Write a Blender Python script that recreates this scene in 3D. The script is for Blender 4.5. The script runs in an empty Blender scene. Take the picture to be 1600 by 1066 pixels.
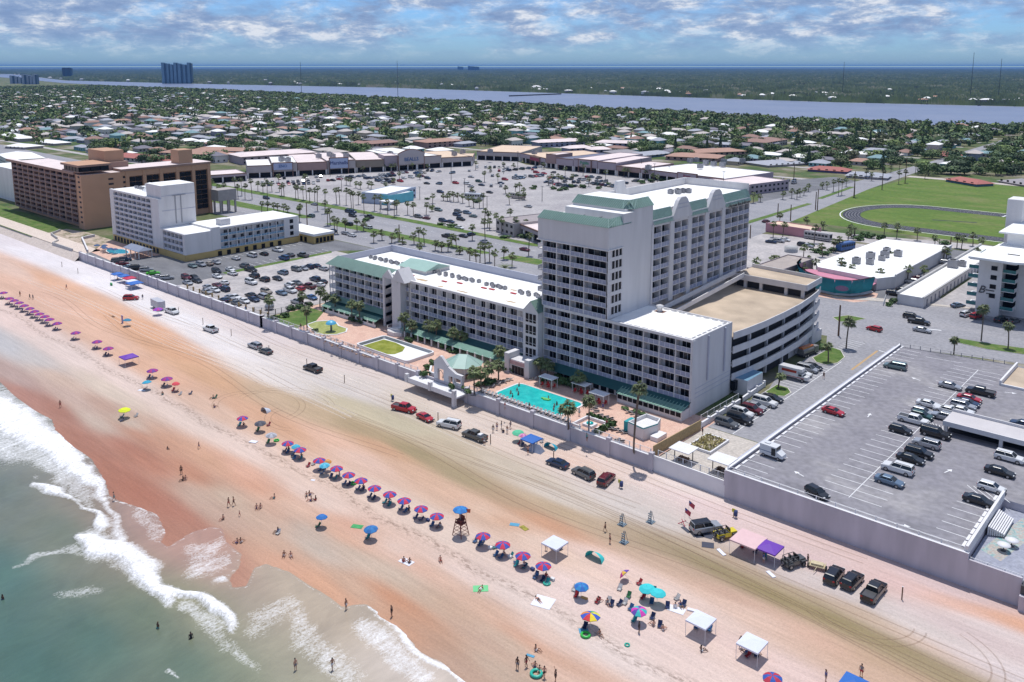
import bpy, math, random
from mathutils import Vector, Matrix
random.seed(11)
R=random.random
def U(a,b): return a+(b-a)*random.random()
scene=bpy.context.scene
C=bpy.data.collections.new('place'); scene.collection.children.link(C)
CH=75.0; FP=1328.0; CX=800.0; CY=325.0; TH=math.atan(221.0/1328.0); YA=math.radians(41.95)
G0=2.6
def ray(px,py):
 x=(px-CX)/FP; y=(CY-py)/FP
 fw=math.cos(TH)+y*math.sin(TH); up=-math.sin(TH)+y*math.cos(TH)
 return (x*math.cos(YA)-fw*math.sin(YA), x*math.sin(YA)+fw*math.cos(YA), up)
def at(px,py,z=0.0):
 r=ray(px,py); k=(z-CH)/r[2]; return (r[0]*k,r[1]*k,z)
def pix(x,y,z):
 z=z-CH; X=x*math.cos(YA)+y*math.sin(YA); F=-x*math.sin(YA)+y*math.cos(YA)
 d=F*math.cos(TH)-z*math.sin(TH); u=F*math.sin(TH)+z*math.cos(TH)
 if d<1: return (-9e5,-9e5)
 return (CX+FP*X/d, CY-FP*u/d)
cam=bpy.data.cameras.new('camera'); camo=bpy.data.objects.new('camera',cam); C.objects.link(camo)
camo.location=(0,0,CH); camo.rotation_euler=(math.pi/2-TH,0,YA)
cam.sensor_width=36; cam.lens=FP/1600*36; cam.shift_y=-(533-CY)/1600; cam.clip_start=1; cam.clip_end=90000
scene.camera=camo
scene.view_settings.view_transform='Standard'; scene.view_settings.look='None'; scene.view_settings.exposure=0.10
def lin(c):
 f=lambda v:(v/255/12.92 if v/255<=0.04045 else ((v/255+0.055)/1.055)**2.4)
 return tuple(f(v) for v in c)
MATS={}
def mat(name,col,rough=0.7,var=0.15,scale=1.0,metal=0.0,bump=0.0,rnd=0.0,spec=None,coord='Object',emit=None,stretch=None,alpha=None):
 if name in MATS: return MATS[name]
 m=bpy.data.materials.new(name); m.use_nodes=True; MATS[name]=m
 nt=m.node_tree; b=nt.nodes['Principled BSDF']; b.inputs['Roughness'].default_value=rough; b.inputs['Metallic'].default_value=metal
 if spec is not None: b.inputs['Specular IOR Level'].default_value=spec
 out=None
 rgb=nt.nodes.new('ShaderNodeRGB'); rgb.outputs[0].default_value=(*col,1); out=rgb.outputs[0]
 if var>0:
  tc=nt.nodes.new('ShaderNodeTexCoord'); src=tc.outputs[coord]
  if stretch:
   mp=nt.nodes.new('ShaderNodeMapping'); mp.inputs['Scale'].default_value=stretch; nt.links.new(src,mp.inputs[0]); src=mp.outputs[0]
  n=nt.nodes.new('ShaderNodeTexNoise'); n.inputs['Scale'].default_value=scale; n.inputs['Detail'].default_value=5; nt.links.new(src,n.inputs['Vector'])
  mr=nt.nodes.new('ShaderNodeMapRange'); mr.inputs['From Min'].default_value=0.25; mr.inputs['From Max'].default_value=0.75
  mr.inputs['To Min'].default_value=1-var; mr.inputs['To Max'].default_value=1+var; nt.links.new(n.outputs[0],mr.inputs['Value'])
  mx=nt.nodes.new('ShaderNodeVectorMath'); mx.operation='SCALE'; nt.links.new(out,mx.inputs[0]); nt.links.new(mr.outputs[0],mx.inputs['Scale']); out=mx.outputs[0]
  if bump:
   bp=nt.nodes.new('ShaderNodeBump'); bp.inputs['Strength'].default_value=bump; bp.inputs['Distance'].default_value=0.2
   nt.links.new(n.outputs[0],bp.inputs['Height']); nt.links.new(bp.outputs[0],b.inputs['Normal'])
 if rnd>0:
  oi=nt.nodes.new('ShaderNodeObjectInfo'); mr=nt.nodes.new('ShaderNodeMapRange'); mr.inputs['To Min'].default_value=1-rnd; mr.inputs['To Max'].default_value=1+rnd
  nt.links.new(oi.outputs['Random'],mr.inputs['Value'])
  mx=nt.nodes.new('ShaderNodeVectorMath'); mx.operation='SCALE'; nt.links.new(out,mx.inputs[0]); nt.links.new(mr.outputs[0],mx.inputs['Scale']); out=mx.outputs[0]
 nt.links.new(out,b.inputs['Base Color'])
 if alpha is not None: b.inputs['Alpha'].default_value=alpha
 return m
def ramp(nt,src,stops,interp='LINEAR'):
 r=nt.nodes.new('ShaderNodeValToRGB'); r.color_ramp.interpolation=interp
 e=r.color_ramp.elements
 while len(e)<len(stops): e.new(0.5)
 for k,(p,c) in enumerate(stops):
  e[k].position=p; e[k].color=(*c,1) if len(c)==3 else c
 nt.links.new(src,r.inputs[0]); return r
class MB:
 def __init__(s): s.v=[]; s.f=[]; s.m=[]; s.sm=[]
 def add(s,vs,fs,mi=0,smooth=False):
  o=len(s.v); s.v+=[tuple(v) for v in vs]
  for f in fs: s.f.append(tuple(i+o for i in f)); s.m.append(mi); s.sm.append(smooth)
  return s
 def box(s,x0,x1,y0,y1,z0,z1,mi=0,top=None):
  v=[(x0,y0,z0),(x1,y0,z0),(x1,y1,z0),(x0,y1,z0),(x0,y0,z1),(x1,y0,z1),(x1,y1,z1),(x0,y1,z1)]
  s.add(v,[(3,2,1,0),(0,1,5,4),(1,2,6,5),(2,3,7,6),(3,0,4,7)],mi); s.add(v[4:],[(0,1,2,3)],mi if top is None else top); return s
 def prism(s,poly,z0,z1,mi=0,top=None):
  n=len(poly); a=sum(poly[i][0]*poly[(i+1)%n][1]-poly[(i+1)%n][0]*poly[i][1] for i in range(n))
  if a<0: poly=poly[::-1]
  v=[(p[0],p[1],z0) for p in poly]+[(p[0],p[1],z1) for p in poly]
  s.add(v,[(i,(i+1)%n,(i+1)%n+n,i+n) for i in range(n)]+[tuple(range(n))[::-1]],mi)
  s.add(v[n:],[tuple(range(n))],mi if top is None else top); return s
 def sheet(s,poly,z,mi=0):
  n=len(poly); a=sum(poly[i][0]*poly[(i+1)%n][1]-poly[(i+1)%n][0]*poly[i][1] for i in range(n))
  if a<0: poly=poly[::-1]
  return s.add([(p[0],p[1],z) for p in poly],[tuple(range(n))],mi)
 def tube(s,p,q,r0,r1=None,n=6,mi=0,cap=True,smooth=True):
  r1=r0 if r1 is None else r1
  p=Vector(p);q=Vector(q);d=(q-p)
  if d.length<1e-6: return s
  d.normalize(); a=Vector((0,0,1)) if abs(d.z)<0.9 else Vector((1,0,0)); u=d.cross(a).normalized(); w=d.cross(u)
  v=[];
  for k in range(n):
   c=math.cos(2*math.pi*k/n); sn=math.sin(2*math.pi*k/n); v.append(p+(u*c+w*sn)*r0)
  for k in range(n):
   c=math.cos(2*math.pi*k/n); sn=math.sin(2*math.pi*k/n); v.append(q+(u*c+w*sn)*r1)
  s.add(v,[(k,k+n,(k+1)%n+n,(k+1)%n) for k in range(n)],mi,smooth)
  if cap: s.add(v,[tuple(range(n)),tuple(range(n,2*n))[::-1]],mi)
  return s
 def path(s,pts,rs,n=6,mi=0):
  for i in range(len(pts)-1): s.tube(pts[i],pts[i+1],rs[i],rs[i+1],n,mi,cap=(i in (0,len(pts)-2)))
  return s
 def lathe(s,prof,n=10,mi=0,c=(0,0,0),smooth=True,mif=None):
  v=[(c[0]+r*math.cos(2*math.pi*k/n),c[1]+r*math.sin(2*math.pi*k/n),c[2]+z) for r,z in prof for k in range(n)]
  o=len(s.v); s.v+=v
  for i in range(len(prof)-1):
   for k in range(n):
    s.f.append((o+i*n+k,o+i*n+(k+1)%n,o+(i+1)*n+(k+1)%n,o+(i+1)*n+k)); s.m.append(mif(i,k) if mif else mi); s.sm.append(smooth)
  return s
 def ball(s,c,rx,ry,rz,n=8,m=5,mi=0):
  prof=[(math.sin(math.pi*i/m),-math.cos(math.pi*i/m)) for i in range(m+1)]
  v=[(c[0]+rx*r*math.cos(2*math.pi*k/n),c[1]+ry*r*math.sin(2*math.pi*k/n),c[2]+rz*z) for r,z in prof for k in range(n)]
  return s.add(v,[(i*n+k,i*n+(k+1)%n,(i+1)*n+(k+1)%n,(i+1)*n+k) for i in range(m) for k in range(n)],mi,True)
 def mesh(s,name,mats):
  me=bpy.data.meshes.new(name); me.from_pydata(s.v,[],s.f)
  for m in (mats if isinstance(mats,(list,tuple)) else [mats]): me.materials.append(m)
  me.polygons.foreach_set('material_index',s.m); me.polygons.foreach_set('use_smooth',s.sm); me.update(); return me
 def xf(s,M):
  s.v=[tuple(M@Vector(v)) for v in s.v]; return s
 def build(s,name,mats,parent=None,loc=None):
  """world-coordinate verts; stored relative to the thing they belong to"""
  L=Vector((0,0,0))
  p=parent
  while p is not None: L+=Vector(p.location); p=p.parent
  s.v=[(a-L.x,b-L.y,c-L.z) for a,b,c in s.v]
  o=bpy.data.objects.new(name,s.mesh(name,mats)); C.objects.link(o); o.parent=parent
  if loc: o.location=loc
  return o
THINGS=[]
def tag(o,label,cat,group=None,auto=False,zone=True):
 o['label']=label; o['category']=cat
 if group: o['group']=group
 THINGS.append([o,label,auto,zone]); return o
def thing(name,loc,label,cat,group=None,rz=0,auto=False,zone=True):
 o=bpy.data.objects.new(name,None); C.objects.link(o); o.location=loc; o.rotation_euler=(0,0,rz); o.empty_display_size=0.5
 return tag(o,label,cat,group,auto,zone)
def struct(o,kind='structure'): o['kind']=kind; return o
def inst(me,name,parent,loc=(0,0,0),rot=(0,0,0),sc=None,paint=None):
 o=bpy.data.objects.new(name,me); C.objects.link(o); o.parent=parent; o.location=loc; o.rotation_euler=rot
 if sc: o.scale=sc
 if paint: o.material_slots[0].link='OBJECT'; o.material_slots[0].material=paint
 return o
def text_mesh(body,size,name,mt,ext=0.05,shear=0.0,align='CENTER'):
 cu=bpy.data.curves.new('t',type='FONT'); cu.body=body; cu.size=size; cu.extrude=ext; cu.align_x=align; cu.shear=shear; cu.resolution_u=2
 o=bpy.data.objects.new('t',cu); C.objects.link(o); bpy.context.view_layer.update()
 me=bpy.data.meshes.new_from_object(o.evaluated_get(bpy.context.evaluated_depsgraph_get())); me.name=name; me.materials.clear(); me.materials.append(mt)
 bpy.data.objects.remove(o); return me
M={}
def defm(k,*a,**kw): M[k]=mat(k,*a,**kw)
defm('white_stucco',(0.64,0.62,0.61),0.8,0.08,0.5,stretch=(1,1,0.12))
defm('tower_stucco',(0.57,0.555,0.56),0.8,0.09,0.5,stretch=(1,1,0.12))
defm('pale_band',(0.42,0.43,0.50),0.75,0.04,0.3)
defm('roof_white',(0.78,0.77,0.75),0.75,0.09,0.25)
defm('roof_tan',(0.62,0.47,0.34),0.85,0.12,0.15)
defm('roof_pinkish',(0.66,0.56,0.54),0.85,0.10,0.15)
defm('green_metal',(0.29,0.43,0.37),0.45,0.06,0.5)
defm('green_bright',(0.30,0.50,0.41),0.5,0.06,0.5)
defm('rail_panel',(0.27,0.29,0.39),0.6,0.10,1.2)
defm('rail_white',(0.62,0.62,0.66),0.6,0.05,1)
defm('dark_glass',(0.010,0.011,0.015),0.3,0.0,spec=0.15)
defm('curtain_glass',(0.10,0.09,0.09),0.2,0.3,1.5)
defm('frame_white',(0.6,0.6,0.62),0.6,0.0)
defm('back_wall',(0.50,0.48,0.46),0.8,0.08,0.8)
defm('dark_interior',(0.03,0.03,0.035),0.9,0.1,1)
defm('grey_metal',(0.3,0.3,0.32),0.5,0.1,2,metal=0.3)
defm('dark_metal',(0.05,0.05,0.055),0.5,0.1,2)
defm('concrete',(0.42,0.41,0.40),0.85,0.12,0.4)
defm('deck_tan',(0.44,0.35,0.26),0.9,0.28,0.14)
defm('seawall',(0.46,0.43,0.465),0.8,0.16,0.45,stretch=(1,1,0.2))
defm('cap_white',(0.66,0.65,0.66),0.7,0.05,0.5)
defm('wood_brown',(0.13,0.07,0.04),0.8,0.2,3)
defm('fence_tan',(0.36,0.26,0.13),0.85,0.25,3)
defm('orange_stucco',(0.46,0.27,0.17),0.85,0.06,0.2)
defm('brown_trim',(0.22,0.13,0.10),0.8,0.1,0.5)
defm('cream_yellow',(0.50,0.36,0.14),0.8,0.08,0.4)
defm('blue_panel',(0.14,0.27,0.38),0.5,0.1,1)
defm('tyre',(0.015,0.015,0.015),0.8,0.0)
defm('rim',(0.35,0.35,0.36),0.35,0.0,metal=0.7)
defm('car_glass',(0.015,0.02,0.025),0.08,0.0)
defm('lamp_clear',(0.6,0.6,0.58),0.2,0.0)
defm('lamp_red',(0.35,0.01,0.01),0.25,0.0)
defm('trunk',(0.13,0.10,0.08),0.9,0.2,3)
defm('palm_leaf',(0.12,0.15,0.055),0.65,0.35,0.8,rnd=0.25)
defm('palm_dead',(0.28,0.22,0.13),0.85,0.2,1.5)
defm('hedge_leaf',(0.05,0.10,0.025),0.75,0.45,1.2,rnd=0.2)
defm('red_paint',(0.45,0.02,0.02),0.5,0.1,2)
defm('orange_tarp',(0.7,0.2,0.08),0.6,0.1,2)
import numpy as np
w=bpy.data.worlds.new('World'); scene.world=w; w.use_nodes=True; nt=w.node_tree
bg=nt.nodes['Background']; sky=nt.nodes.new('ShaderNodeTexSky'); sky.sky_type='NISHITA'; sky.sun_disc=False
SUN=Vector((-0.16,0.22,1.0)).normalized()
sky.sun_elevation=math.asin(SUN.z); sky.sun_rotation=math.atan2(SUN.x,SUN.y)
sky.air_density=1.0; sky.dust_density=0.6; sky.ozone_density=2.0; sky.altitude=50
bg.inputs['Strength'].default_value=0.105
tint=nt.nodes.new('ShaderNodeVectorMath'); tint.operation='MULTIPLY'; tint.inputs[1].default_value=(0.57,0.75,1.22); nt.links.new(sky.outputs[0],tint.inputs[0])
tc=nt.nodes.new('ShaderNodeTexCoord'); sp=nt.nodes.new('ShaderNodeSeparateXYZ'); nt.links.new(tc.outputs['Generated'],sp.inputs[0])
def mth(op,a,b=None,nt=nt):
 n=nt.nodes.new('ShaderNodeMath'); n.operation=op
 for i,v in enumerate((a,b)):
  if v is None: continue
  if isinstance(v,(int,float)): n.inputs[i].default_value=v
  else: nt.links.new(v,n.inputs[i])
 return n.outputs[0]
zz=mth('MAXIMUM',sp.outputs['Z'],0.0); den=mth('ADD',zz,0.045)
u=mth('DIVIDE',sp.outputs['X'],den); v=mth('DIVIDE',sp.outputs['Y'],den)
cb=nt.nodes.new('ShaderNodeMapping'); cb.inputs['Scale'].default_value=(1,1,3.1); nt.links.new(tc.outputs['Generated'],cb.inputs[0])
def noise(scale,detail,rough=0.55,vec=None,dist=0.0,off=None):
 n=nt.nodes.new('ShaderNodeTexNoise'); n.inputs['Scale'].default_value=scale; n.inputs['Detail'].default_value=detail; n.inputs['Roughness'].default_value=rough; n.inputs['Distortion'].default_value=dist
 src=cb.outputs[0]
 if off:
  mp=nt.nodes.new('ShaderNodeMapping'); mp.inputs['Location'].default_value=off; nt.links.new(src,mp.inputs[0]); src=mp.outputs[0]
 nt.links.new(src,n.inputs['Vector']); return n.outputs[0]
n1=noise(12,10,0.62,dist=0.3,off=(3.1,1.7,0)); n2=noise(24,10,0.66,dist=0.2,off=(9.3,4.2,2)); n3=noise(2.6,3,0.5,off=(1,7,5))
dens=mth('ADD',mth('MULTIPLY',n1,0.62),mth('MULTIPLY',n3,0.38))
cov=ramp(nt,dens,[(0.385,(0,0,0)),(0.52,(0.95,0.95,0.95))])
bright=ramp(nt,n2,[(0.36,(0.22,0.32,0.54)),(0.48,(0.29,0.395,0.61)),(0.545,(0.43,0.52,0.69)),(0.63,(0.78,0.81,0.88))])
csc=nt.nodes.new('ShaderNodeVectorMath'); csc.operation='SCALE'; csc.inputs['Scale'].default_value=8.9; nt.links.new(bright.outputs[0],csc.inputs[0])
hz=nt.nodes.new('ShaderNodeMapRange'); hz.inputs['From Min'].default_value=0.002; hz.inputs['From Max'].default_value=0.04; hz.interpolation_type='SMOOTHSTEP'; nt.links.new(sp.outputs['Z'],hz.inputs['Value'])
cfac=mth('MULTIPLY',cov.outputs[0],hz.outputs[0])
lowb=nt.nodes.new('ShaderNodeMapRange'); lowb.inputs['From Min'].default_value=0.0; lowb.inputs['From Max'].default_value=0.5; lowb.inputs['To Min'].default_value=0.52; lowb.inputs['To Max'].default_value=1.0; nt.links.new(sp.outputs['Z'],lowb.inputs['Value'])
lr=ramp(nt,sp.outputs['Z'],[(0.0,(0.84,1.06,1.10)),(0.5,(1,1,1))]); lb=nt.nodes.new('ShaderNodeVectorMath'); lb.operation='MULTIPLY'; nt.links.new(tint.outputs[0],lb.inputs[0]); nt.links.new(lr.outputs[0],lb.inputs[1])
mx=nt.nodes.new('ShaderNodeMix'); mx.data_type='RGBA'; nt.links.new(cfac,mx.inputs[0]); nt.links.new(lb.outputs[0],mx.inputs[6]); nt.links.new(csc.outputs[0],mx.inputs[7])
nt.links.new(mx.outputs[2],bg.inputs['Color'])
sl=bpy.data.lights.new('sun',type='SUN'); sl.energy=3.7; sl.angle=math.radians(0.55); sl.color=(1.0,0.975,0.935)
so=bpy.data.objects.new('sun',sl); C.objects.link(so); so.rotation_euler=SUN.to_track_quat('Z','Y').to_euler(); so.location=(0,0,300)
def gridmesh(name,xs,ys,zf,cols,mt,foam=None):
 X,Y=np.meshgrid(xs,ys); nx=len(xs); ny=len(ys); Z=zf(X,Y)
 co=np.stack([X,Y,Z],-1).reshape(-1,3)
 i=np.arange(nx*ny).reshape(ny,nx); q=np.stack([i[:-1,:-1],i[:-1,1:],i[1:,1:],i[1:,:-1]],-1).reshape(-1,4)
 me=bpy.data.meshes.new(name); me.vertices.add(len(co)); me.vertices.foreach_set('co',co.ravel().astype('f4'))
 me.loops.add(q.size); me.loops.foreach_set('vertex_index',q.ravel().astype('i4'))
 me.polygons.add(len(q)); me.polygons.foreach_set('loop_start',np.arange(0,q.size,4,dtype='i4')); me.polygons.foreach_set('loop_total',np.full(len(q),4,dtype='i4'))
 me.update(); me.validate()
 me.polygons.foreach_set('use_smooth',np.ones(len(q),dtype=bool))
 if cols is not None:
  a=me.color_attributes.new('zone','FLOAT_COLOR','POINT'); c4=np.ones((len(co),4),'f4'); c4[:,:3]=cols(X,Y).reshape(-1,3)
  if foam is not None: c4[:,3]=foam(X,Y).ravel()
  a.data.foreach_set('color',c4.ravel())
 me.materials.append(mt); o=bpy.data.objects.new(name,me); C.objects.link(o); return o
def pixnp(X,Y,z=0.0):
 zz=z-CH; cx=math.cos(YA); sx=math.sin(YA); A=X*cx+Y*sx; F=-X*sx+Y*cx
 d=np.maximum(F*math.cos(TH)-zz*math.sin(TH),1.0); u_=F*math.sin(TH)+zz*math.cos(TH)
 return CX+FP*A/d, CY-FP*u_/d
def idw(ctrl,X,Y,k=4.0,pw=2.2,soft=1.5):
 P=np.array([at(c[0],c[1])[:2] for c in ctrl]); V=np.array([lin(c[2:5]) for c in ctrl])
 out=np.zeros(X.shape+(3,)); ws=np.zeros(X.shape)
 for p,vv in zip(P,V):
  kk=k*max(1.0,-p[0]/110.0)**0.7
  d2=((X-p[0])/kk)**2+(Y-p[1])**2+soft*soft; wgt=d2**(-pw); out+=wgt[...,None]*vv; ws+=wgt
 return out/ws[...,None]
SAND=[ # photo position of each sand zone and its colour
(5,375,225,212,210),(60,400,236,226,224),(150,440,240,230,226),(260,490,238,228,222),(350,540,232,220,212),(430,590,226,212,200),(520,600,220,206,194),
(400,520,226,208,200),(500,560,225,205,192),(560,600,218,202,188),(640,630,214,194,172),(720,650,222,200,182),(800,690,226,200,180),(890,720,232,196,172),(960,760,226,206,192),(1060,760,236,214,200),(1000,740,232,204,186),(1110,790,236,206,196),
(880,780,214,196,176),(1000,800,222,206,192),(800,735,206,186,160),(700,700,196,174,142),
(1250,870,232,198,190),(1300,870,228,196,184),(1400,910,226,188,176),(1500,950,230,178,150),(1480,920,226,196,188),(1550,980,226,206,196),(1590,975,232,170,130),(1540,1000,215,190,180),
(1230,900,224,202,190),(1330,930,222,204,194),(1430,980,216,198,186),(1520,1030,222,200,190),(1595,1060,224,206,198),
(430,625,205,172,136),(480,640,196,166,128),(560,670,178,152,112),(640,705,166,146,104),(720,745,172,150,110),(800,785,184,152,116),(880,800,196,166,128),(960,830,188,160,128),(1040,860,176,152,116),(1110,885,162,142,98),(1200,925,158,138,88),(1300,965,160,140,90),(1400,1010,164,142,96),(1460,1050,172,150,108),(560,640,206,188,152),(620,660,200,184,150),
(780,810,206,150,108),(850,815,208,152,112),(1150,880,196,168,136),(1250,930,186,160,122),(1350,960,206,174,142),(1450,1010,212,180,154),(1380,1040,196,160,124),(1060,885,206,170,140),(1150,935,206,164,136),(1280,1000,222,176,146),(1400,1060,215,176,144),
(20,420,228,190,166),(80,440,226,172,134),(150,470,226,176,140),(220,510,222,164,120),(60,460,230,182,152),(150,520,228,180,148),(260,545,222,166,122),(330,590,220,168,124),(250,580,230,178,142),(340,640,228,186,156),(400,650,222,170,132),(440,665,214,162,122),(520,690,226,178,146),(600,700,210,160,120),(560,715,230,190,164),(650,740,216,172,138),(720,780,222,176,142),
(20,500,230,200,184),(100,550,230,204,188),(200,600,230,202,184),(300,660,228,200,180),(450,730,232,198,174),(600,780,234,204,180),(700,830,234,206,184),(760,800,234,202,174),(850,850,234,200,174),(950,880,234,198,178),(1050,930,232,200,180),(900,930,236,206,190),(1000,980,236,206,190),(1100,1010,236,204,184),(1200,1040,234,200,184),(1180,960,228,190,164),(950,1020,236,212,196),(1100,1060,234,204,186),
(380,700,230,200,180),(500,780,232,200,178),(620,860,234,206,186),(720,900,234,206,188),(820,940,236,210,192),(850,1000,236,204,182),
(10,540,196,190,186),(50,560,202,190,180),(20,590,190,160,146),(90,590,208,176,152),(40,615,182,128,108),(90,640,176,120,98),(130,690,180,122,98),(170,730,182,120,94),(220,770,188,120,92),(270,800,186,122,96),(110,620,202,170,150),(170,640,196,156,132),(150,660,206,180,158),(220,680,196,136,104),(230,720,192,128,98),(300,740,198,136,102),(200,660,206,184,162),(170,610,218,194,170),(200,700,188,124,98),
(260,690,204,150,116),(330,720,210,158,122),(320,780,202,168,142),(360,780,204,176,148),(300,830,188,130,104),(340,800,196,160,136),(400,760,220,160,124),(380,740,226,170,138),(430,800,214,168,138),(400,800,208,170,142),
(450,790,224,182,152),(540,840,222,170,136),(480,830,200,176,154),(440,860,206,166,136),(560,870,206,180,154),(500,860,204,182,160),(620,900,208,182,156),(500,910,222,164,124),(450,880,222,164,128),(560,920,208,168,136),(650,880,222,170,138),(590,850,228,186,158),(560,830,222,164,130),(700,950,204,164,132),(760,1000,206,168,140),(640,960,202,150,114),(680,1000,200,156,124),(720,1040,204,166,138),(780,1050,206,176,148),(700,900,218,176,146),(760,950,220,176,144),(830,1000,222,160,120),(880,1040,222,170,134),(660,930,208,176,146),(800,1010,208,178,150),(900,1060,232,192,166),(620,940,210,142,98),(640,985,206,150,112)]
SHORE=[(-260,520),(-120,560),(-40,588),(0,598),(25,622),(50,640),(80,656),(85,672),(115,700),(140,715),(163,752),(170,775),(185,783),(220,795),(244,804),(257,832),(250,848),(262,856),(300,832),(330,824),(346,826),(352,847),(376,866),(372,887),(357,903),(362,920),(386,916),(398,888),(415,882),(450,894),(482,915),(500,925),(514,934),(535,950),(555,946),(572,945),(587,956),(592,965),(620,979),(639,1000),(655,1020),(687,1035),(725,1066),(790,1120),(900,1220)]
shw=[at(*p)[:2] for p in SHORE]
def shore_sd(X,Y):
 d=np.full(X.shape,1e9); S=np.array(shw)
 for (ax,ay),(bx,by) in zip(S[:-1],S[1:]):
  L=(bx-ax)**2+(by-ay)**2; t=np.clip(((X-ax)*(bx-ax)+(Y-ay)*(by-ay))/L,0,1); dd=np.hypot(X-ax-t*(bx-ax),Y-ay-t*(by-ay)); d=np.minimum(d,dd)
 poly=[(S[0][0],-900)]+[tuple(p) for p in S]+[(S[-1][0]+400,S[-1][1]),(S[-1][0]+400,-900)]
 ins=np.zeros(X.shape,bool); n=len(poly)
 for i in range(n):
  x1,y1=poly[i]; x2,y2=poly[(i+1)%n]
  if y1==y2: continue
  c=((y1>Y)!=(y2>Y))&(X<(x2-x1)*(Y-y1)/(y2-y1)+x1); ins^=c
 return np.where(ins,d,-d)
def sand_mat():
 m=bpy.data.materials.new('beach_sand'); m.use_nodes=True; nt=m.node_tree; b=nt.nodes['Principled BSDF']; b.inputs['Roughness'].default_value=0.9; b.inputs['Specular IOR Level'].default_value=0.15
 a=nt.nodes.new('ShaderNodeVertexColor'); a.layer_name='zone'
 tc=nt.nodes.new('ShaderNodeTexCoord')
 def ns(scale,det,st=(1,1,1),rough=0.55,dist=0):
  mp=nt.nodes.new('ShaderNodeMapping'); mp.inputs['Scale'].default_value=st; nt.links.new(tc.outputs['Object'],mp.inputs[0])
  n=nt.nodes.new('ShaderNodeTexNoise'); n.inputs['Scale'].default_value=scale; n.inputs['Detail'].default_value=det; n.inputs['Roughness'].default_value=rough; n.inputs['Distortion'].default_value=dist; nt.links.new(mp.outputs[0],n.inputs['Vector']); return n.outputs[0]
 def mr(v,a0,a1,b0,b1):
  r=nt.nodes.new('ShaderNodeMapRange'); r.inputs['From Min'].default_value=a0; r.inputs['From Max'].default_value=a1; r.inputs['To Min'].default_value=b0; r.inputs['To Max'].default_value=b1; nt.links.new(v,r.inputs['Value']); return r.outputs[0]
 col=a.outputs[0]
 def scl(c,f):
  s=nt.nodes.new('ShaderNodeVectorMath'); s.operation='SCALE'; nt.links.new(c,s.inputs[0]); nt.links.new(f,s.inputs['Scale']); return s.outputs[0]
 col=scl(col,mr(ns(0.06,6,(0.35,1,1),dist=0.6),0.3,0.7,0.90,1.10))
 col=scl(col,mr(ns(1.3,8,(0.07,1,1),0.7),0.3,0.7,0.88,1.10))      # drag and tyre streaks along the shore
 fine=ns(2.6,7,(1,1,1),0.75); col=scl(col,mr(fine,0.3,0.7,0.86,1.12))
 vo=nt.nodes.new('ShaderNodeTexVoronoi'); vo.inputs['Scale'].default_value=1.7; nt.links.new(tc.outputs['Object'],vo.inputs['Vector'])
 big=mr(ns(0.12,3),0.42,0.62,0,1)
 spk=mr(vo.outputs['Distance'],0.05,0.28,1,0)
 mul=nt.nodes.new('ShaderNodeMath'); mul.operation='MULTIPLY'; nt.links.new(big,mul.inputs[0]); nt.links.new(spk,mul.inputs[1])
 mixc=nt.nodes.new('ShaderNodeMix'); mixc.data_type='RGBA'; f=mth('MULTIPLY',mul.outputs[0],0.30,nt); nt.links.new(f,mixc.inputs[0]); nt.links.new(col,mixc.inputs[6]); mixc.inputs[7].default_value=(0.30,0.18,0.13,1)
 sp=nt.nodes.new('ShaderNodeSeparateXYZ'); nt.links.new(tc.outputs['Object'],sp.inputs[0])
 wob=mr(ns(0.045,3,(1,0.0,1)),0.3,0.7,-1.6,1.6); y=mth('ADD',sp.outputs['Y'],wob,nt); dy=mth('ABSOLUTE',mth('SUBTRACT',y,84.3,nt),None,nt)
 wr=mr(dy,0.0,1.5,1,0); wn=mr(ns(1.6,6,(0.5,1,1),0.75),0.47,0.58,0,1); wd=mth('MULTIPLY',mth('MULTIPLY',wr,wn,nt),0.6,nt)
 mix2=nt.nodes.new('ShaderNodeMix'); mix2.data_type='RGBA'; nt.links.new(wd,mix2.inputs[0]); nt.links.new(mixc.outputs[2],mix2.inputs[6]); mix2.inputs[7].default_value=(0.13,0.08,0.055,1)
 nt.links.new(mix2.outputs[2],b.inputs['Base Color'])
 bp=nt.nodes.new('ShaderNodeBump'); bp.inputs['Strength'].default_value=0.7; bp.inputs['Distance'].default_value=0.25; nt.links.new(fine,bp.inputs['Height']); nt.links.new(bp.outputs[0],b.inputs['Normal'])
 return m
ALB=0.775
DES=(np.eye(3)*.86+.14*np.outer([.30,.55,.15],[1,1,1]))@np.diag([.985,1.0,1.03])
SM=sand_mat()
def sandz(X,Y):
 sd=shore_sd(X,Y); return np.where(sd>0,-0.05-np.minimum(sd*0.05,3.0),0.0)-np.where(Y<70,0,0)
xs=np.concatenate([np.linspace(-1500,-420,90),np.linspace(-418,-230,190)[0:],np.linspace(-229.4,60,520)]); ys=np.concatenate([np.linspace(-60,14,12),np.linspace(15,129.4,200)])
sand=struct(gridmesh('sand',xs,ys,sandz,lambda X,Y: idw(SAND,X,Y)@DES*ALB,SM))
WCOL=[(0,760,112,122,108),(0,900,84,116,104),(100,830,116,126,106),(150,1000,82,112,98),(300,1040,92,116,98),(230,960,106,122,98),(60,1050,76,108,96),(0,1000,80,110,98),(200,770,158,134,120),(140,790,140,132,112),(420,1000,166,158,134),(450,1050,172,166,142),(330,880,192,156,140),(280,850,186,144,126),(400,960,182,166,146),(600,1040,206,192,178),(500,960,186,168,144),(380,1045,128,136,110),(60,715,142,142,126),(0,720,130,132,118),(240,820,186,150,134),(200,800,176,144,128),(330,840,192,146,126),(430,900,196,178,154),(540,980,190,172,150),(340,960,150,150,120),(290,930,140,138,108),(640,1040,214,198,184),(-200,900,70,104,94),(-200,600,110,118,104)]
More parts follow.
